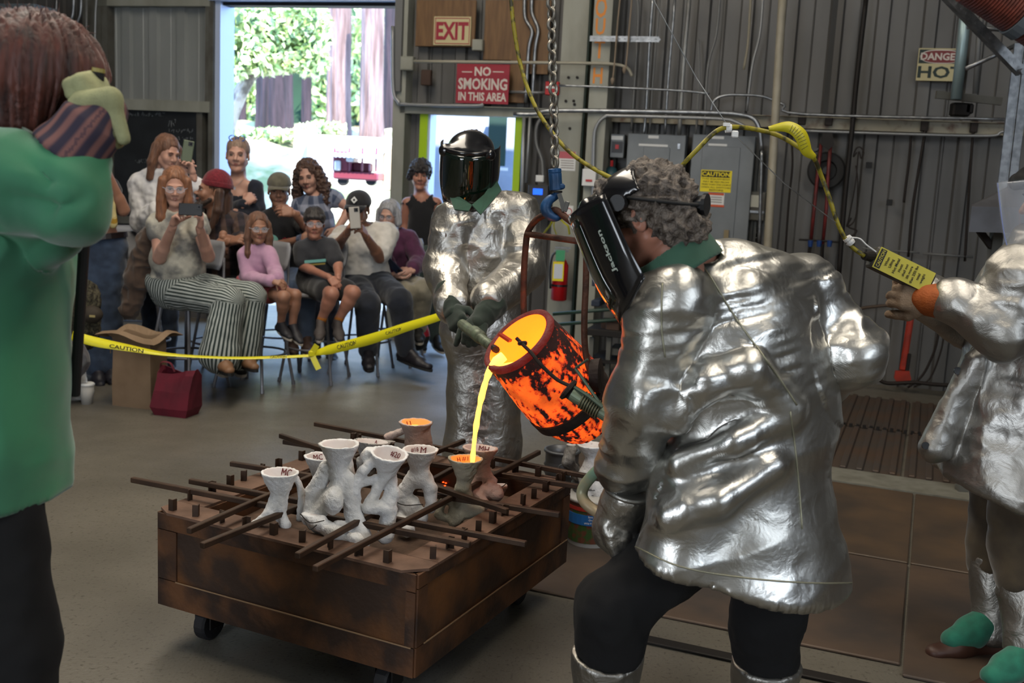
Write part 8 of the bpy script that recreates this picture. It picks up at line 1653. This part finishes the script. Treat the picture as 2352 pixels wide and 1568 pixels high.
# paper bag
pbg = P(322, 925, 6.35); pbg[2] = 0; bag = thing('paper_bag', 'tall brown paper grocery bag with a flared folded top behind the tape', 'bag', pbg)
M_kraft = mat('kraft_paper', '7b6650', .85, 0, '6e5a45', 6, bump=.25, bscale=25, bdist=.004)
g = []; hgt = .44; ex1 = nz((1, -.25, 0)); ey1 = nz((.25, 1, 0))
def ringp(w_, d_, z, n=32, flare=0, ph=0):
    out = []
    for k in range(n):
        a = 2*math.pi*k/n; c_, s_ = math.cos(a), math.sin(a); m_ = max(abs(c_), abs(s_)); x, y = c_/m_, s_/m_; out.append(pbg+ex1*x*w_+ey1*y*d_+UP*(z+flare*math.sin(a*3+ph)*.5))
    return out
rings = [ringp(.135, .09, 0), ringp(.135, .092, .15), ringp(.13, .088, .3), ringp(.128, .085, hgt-.03, flare=.02), ringp(.135, .092, hgt, flare=.03), ringp(.17, .13, hgt+.022, flare=.035, ph=1), ringp(.205, .16, hgt+.0, flare=.05, ph=1)]
V = [v for r_ in rings for v in r_]; n = 32; Fa = [(i*n+k, i*n+(k+1) % n, (i+1)*n+(k+1) % n, (i+1)*n+k) for i in range(len(rings)-1) for k in range(n)]+[tuple(range(n-1, -1, -1))]
q = MB(); q.add(V, Fa); o = q.build('bag_body', M_kraft, bag); md = o.modifiers.new('thick', 'SOLIDIFY'); md.thickness = .0015
q = MB(); q.tube(spline([pbg+ex1*-.15+ey1*-.02+UP*(hgt-.02), pbg+ex1*-.175+ey1*-.04+UP*(hgt-.09), pbg+ex1*-.165+ey1*-.06+UP*(hgt-.12)], 4), .004, 6); q.build('handle', M_kraft, bag)
# red tote
rb = P(405, 938, 6.15); rb[2] = 0; tb_ = thing('tote_bag', 'small dark red tote bag slumped beside the paper bag', 'bag', rb); M_tote = mat('dark_red_canvas', '5e0f22', .8, 0, '4c0c1c', 8, bump=.2, bscale=30, bdist=.004)
rings = []; rs = np.random.RandomState(3)
for (w_, d_, z, sx) in ((.105, .07, 0, .0), (.125, .085, .05, .0), (.12, .07, .15, .01), (.118, .05, .24, .02), (.125, .035, .27, .02)):
    rings.append([rb+ex1*((math.cos(a)/max(abs(math.cos(a)), abs(math.sin(a))))*w_+sx)+ey1*(math.sin(a)/max(abs(math.cos(a)), abs(math.sin(a))))*d_+UP*(z+(.02*math.cos(a*2+1) if z > .2 else 0)+rs.uniform(-.004, .004) if z > 0 else z) for a in np.linspace(0, 2*math.pi, 24, False)])
V = np.array([v for r_ in rings for v in r_]); V = V+np.stack([vnoise(V/.06, 1), vnoise(V/.06, 2), vnoise(V/.06, 3)*.3], 1)*.008*(V[:, 2:3] > .01); n = 24; Fa = [(i*n+k, i*n+(k+1) % n, (i+1)*n+(k+1) % n, (i+1)*n+k) for i in range(4) for k in range(n)]+[tuple(range(n-1, -1, -1))]
q = MB(); q.add(V, Fa); o = q.build('bag_body', M_tote, tb_); md = o.modifiers.new('thick', 'SOLIDIFY'); md.thickness = .003
q = MB(); c = rb+UP*.26-ex1*.06; q.tube(spline([c-ex1*.05, c-ex1*.04+UP*.05, c+ex1*.02+UP*.05, c+ex1*.05], 4), .009, 6, flat=.3); q.build('handle', M_tote, tb_)
# cups and plastic bag at the left
for i, (x, y, lab) in enumerate(((200, 925, 'white paper cup with a lid and straw on the floor beside the plastic bag'),)):
    c = P(x, y, 6.3); c[2] = 0; cu_ = thing('paper_cup', lab, 'cup', c); q = MB(); q.lathe(c, UP, [(0, .032), (.12, .044)], 20); q.build('cup', mat('paper_white', '9c9a95', .7), cu_, smooth=True); q = MB(); q.lathe(c+UP*.12, UP, [(0, .047), (.008, .047), (.014, .04)], 20); q.build('lid', M_white, cu_); q = MB(); q.tube([c+UP*.13, c+UP*.21+ex1*-.01], .004, 6); q.build('straw', M_white, cu_)
c = P(178, 912, 6.4); c[2] = .06; S = SDF(c-.14, c+.16, .006); S.ell(c, (.09, .08, .06), k=.02); S.ell(c+np.array([.0, 0, .06]), (.05, .05, .05), k=.03); S.cut(np.array([0, 0, .0]), -UP); V, Q = S.mesh(); V = V+vnormals(V, Q)*(ridge(V/.05, 3)*.012)[:, None]; V[:, 2] = np.maximum(V[:, 2], 0.001); tag(mkmesh('plastic_bag', V, Q, mat('white_plastic', 'a9a9a6', .4), None, True), 'crumpled white plastic bag on the floor by the paper cup', 'bag')
# shaggy bag with fringe hanging by the jeans
c = P(196, 690, 6.55); fb = thing('fringed_bag', 'shaggy olive fringed bag hanging beside the blue jeans', 'bag', P(196, 800, 6.55)); S = SDF(c-np.array([.15, .15, .4]), c+np.array([.15, .15, .25]), .006); S.ell(c, (.09, .07, .13), k=.03); S.ell(c-UP*.15, (.085, .07, .16), k=.03); V, Q = S.mesh(); V = V+vnormals(V, Q)*(ridge(V/np.array([.02, .02, .05]), 5)*.012)[:, None]; mkmesh('fringe', V, Q, mat('shaggy_olive', '4b4635', .95, 0, '1f1d16', 70, .4, .6, bump=1, bscale=120), fb, True)
S = SDF(P(205, 725, 6.5)-.12, P(205, 725, 6.5)+.12, .005); S.ell(P(210, 722, 6.46), (.07, .06, .055), k=.01); V, Q = S.mesh(); cp_ = mkmesh('brown_cap', V, Q, mat('brown_suede', '2b241b', .8), fb, True)
q = MB(); q.box(P(212, 726, 6.395), (.035, .004, .014)); q.build('buckle', mat('brass_buckle', '9a8a5a', .4, .6), cp_)
# arm and knee of a further guest, cut by the green jacket
Yk = 6.25; S = SDF(P(150, 880, Yk)-.12, P(215, 760, Yk)+.12, .007); S.ell(P(172, 822, Yk), (.085, .09, .10), k=.03); S.cone(P(165, 840, Yk), P(150, 900, Yk), .07, .05, .03); V, Q = S.mesh(); V = V+vnormals(V, Q)*(ridge(V/.06, 3)*.008)[:, None]; tag(mkmesh('guest_arm_knee', V, Q, cloth('grey_purple_coat', '5c6362', '3a2b3c', 6), None, True), 'grey and purple coated arm and knee of a guest half hidden by the green jacket', 'coat')
# red backpack
c = P(958, 740, 8.0); bp = thing('backpack', 'red and black backpack hanging from the stool beside the man in navy trousers', 'bag', P(958, 800, 8.0)); S = SDF(c-.3, c+.3, .007); S.ell(P(955, 725, 8.0), (.075, .08, .16), k=.03); S.ell(P(962, 770, 8.0), (.085, .09, .12), k=.04); V, Q = S.mesh(); fi = (V[Q].mean(1)[:, 2] < P(960, 770, 8.0)[2]).astype(np.int32); mkmesh('pack', V+vnormals(V, Q)*(vnoise(V/.05, 3)*.006)[:, None], Q, [mat('pack_red', '8f1226', .6), M_blackr], bp, True, mi=fi)
q = MB(); q.tube(spline([P(940, 695, 7.95), P(936, 660, 7.95), P(950, 655, 8.0), P(960, 690, 8.0)], 4), .012, 6, flat=.4); q.build('strap', M_blackr, bp)
# more mould legs and floor scraps
q = MB(); q.prism([Zp(1262, 1308, .001), Zp(1300, 1303, .001), Zp(1312, 1310, .001), Zp(1275, 1314, .001)], UP*.003); tag(q.build('metal_scrap', M_galvd), 'thin bent metal scrap on the floor beside the cart', 'scrap')
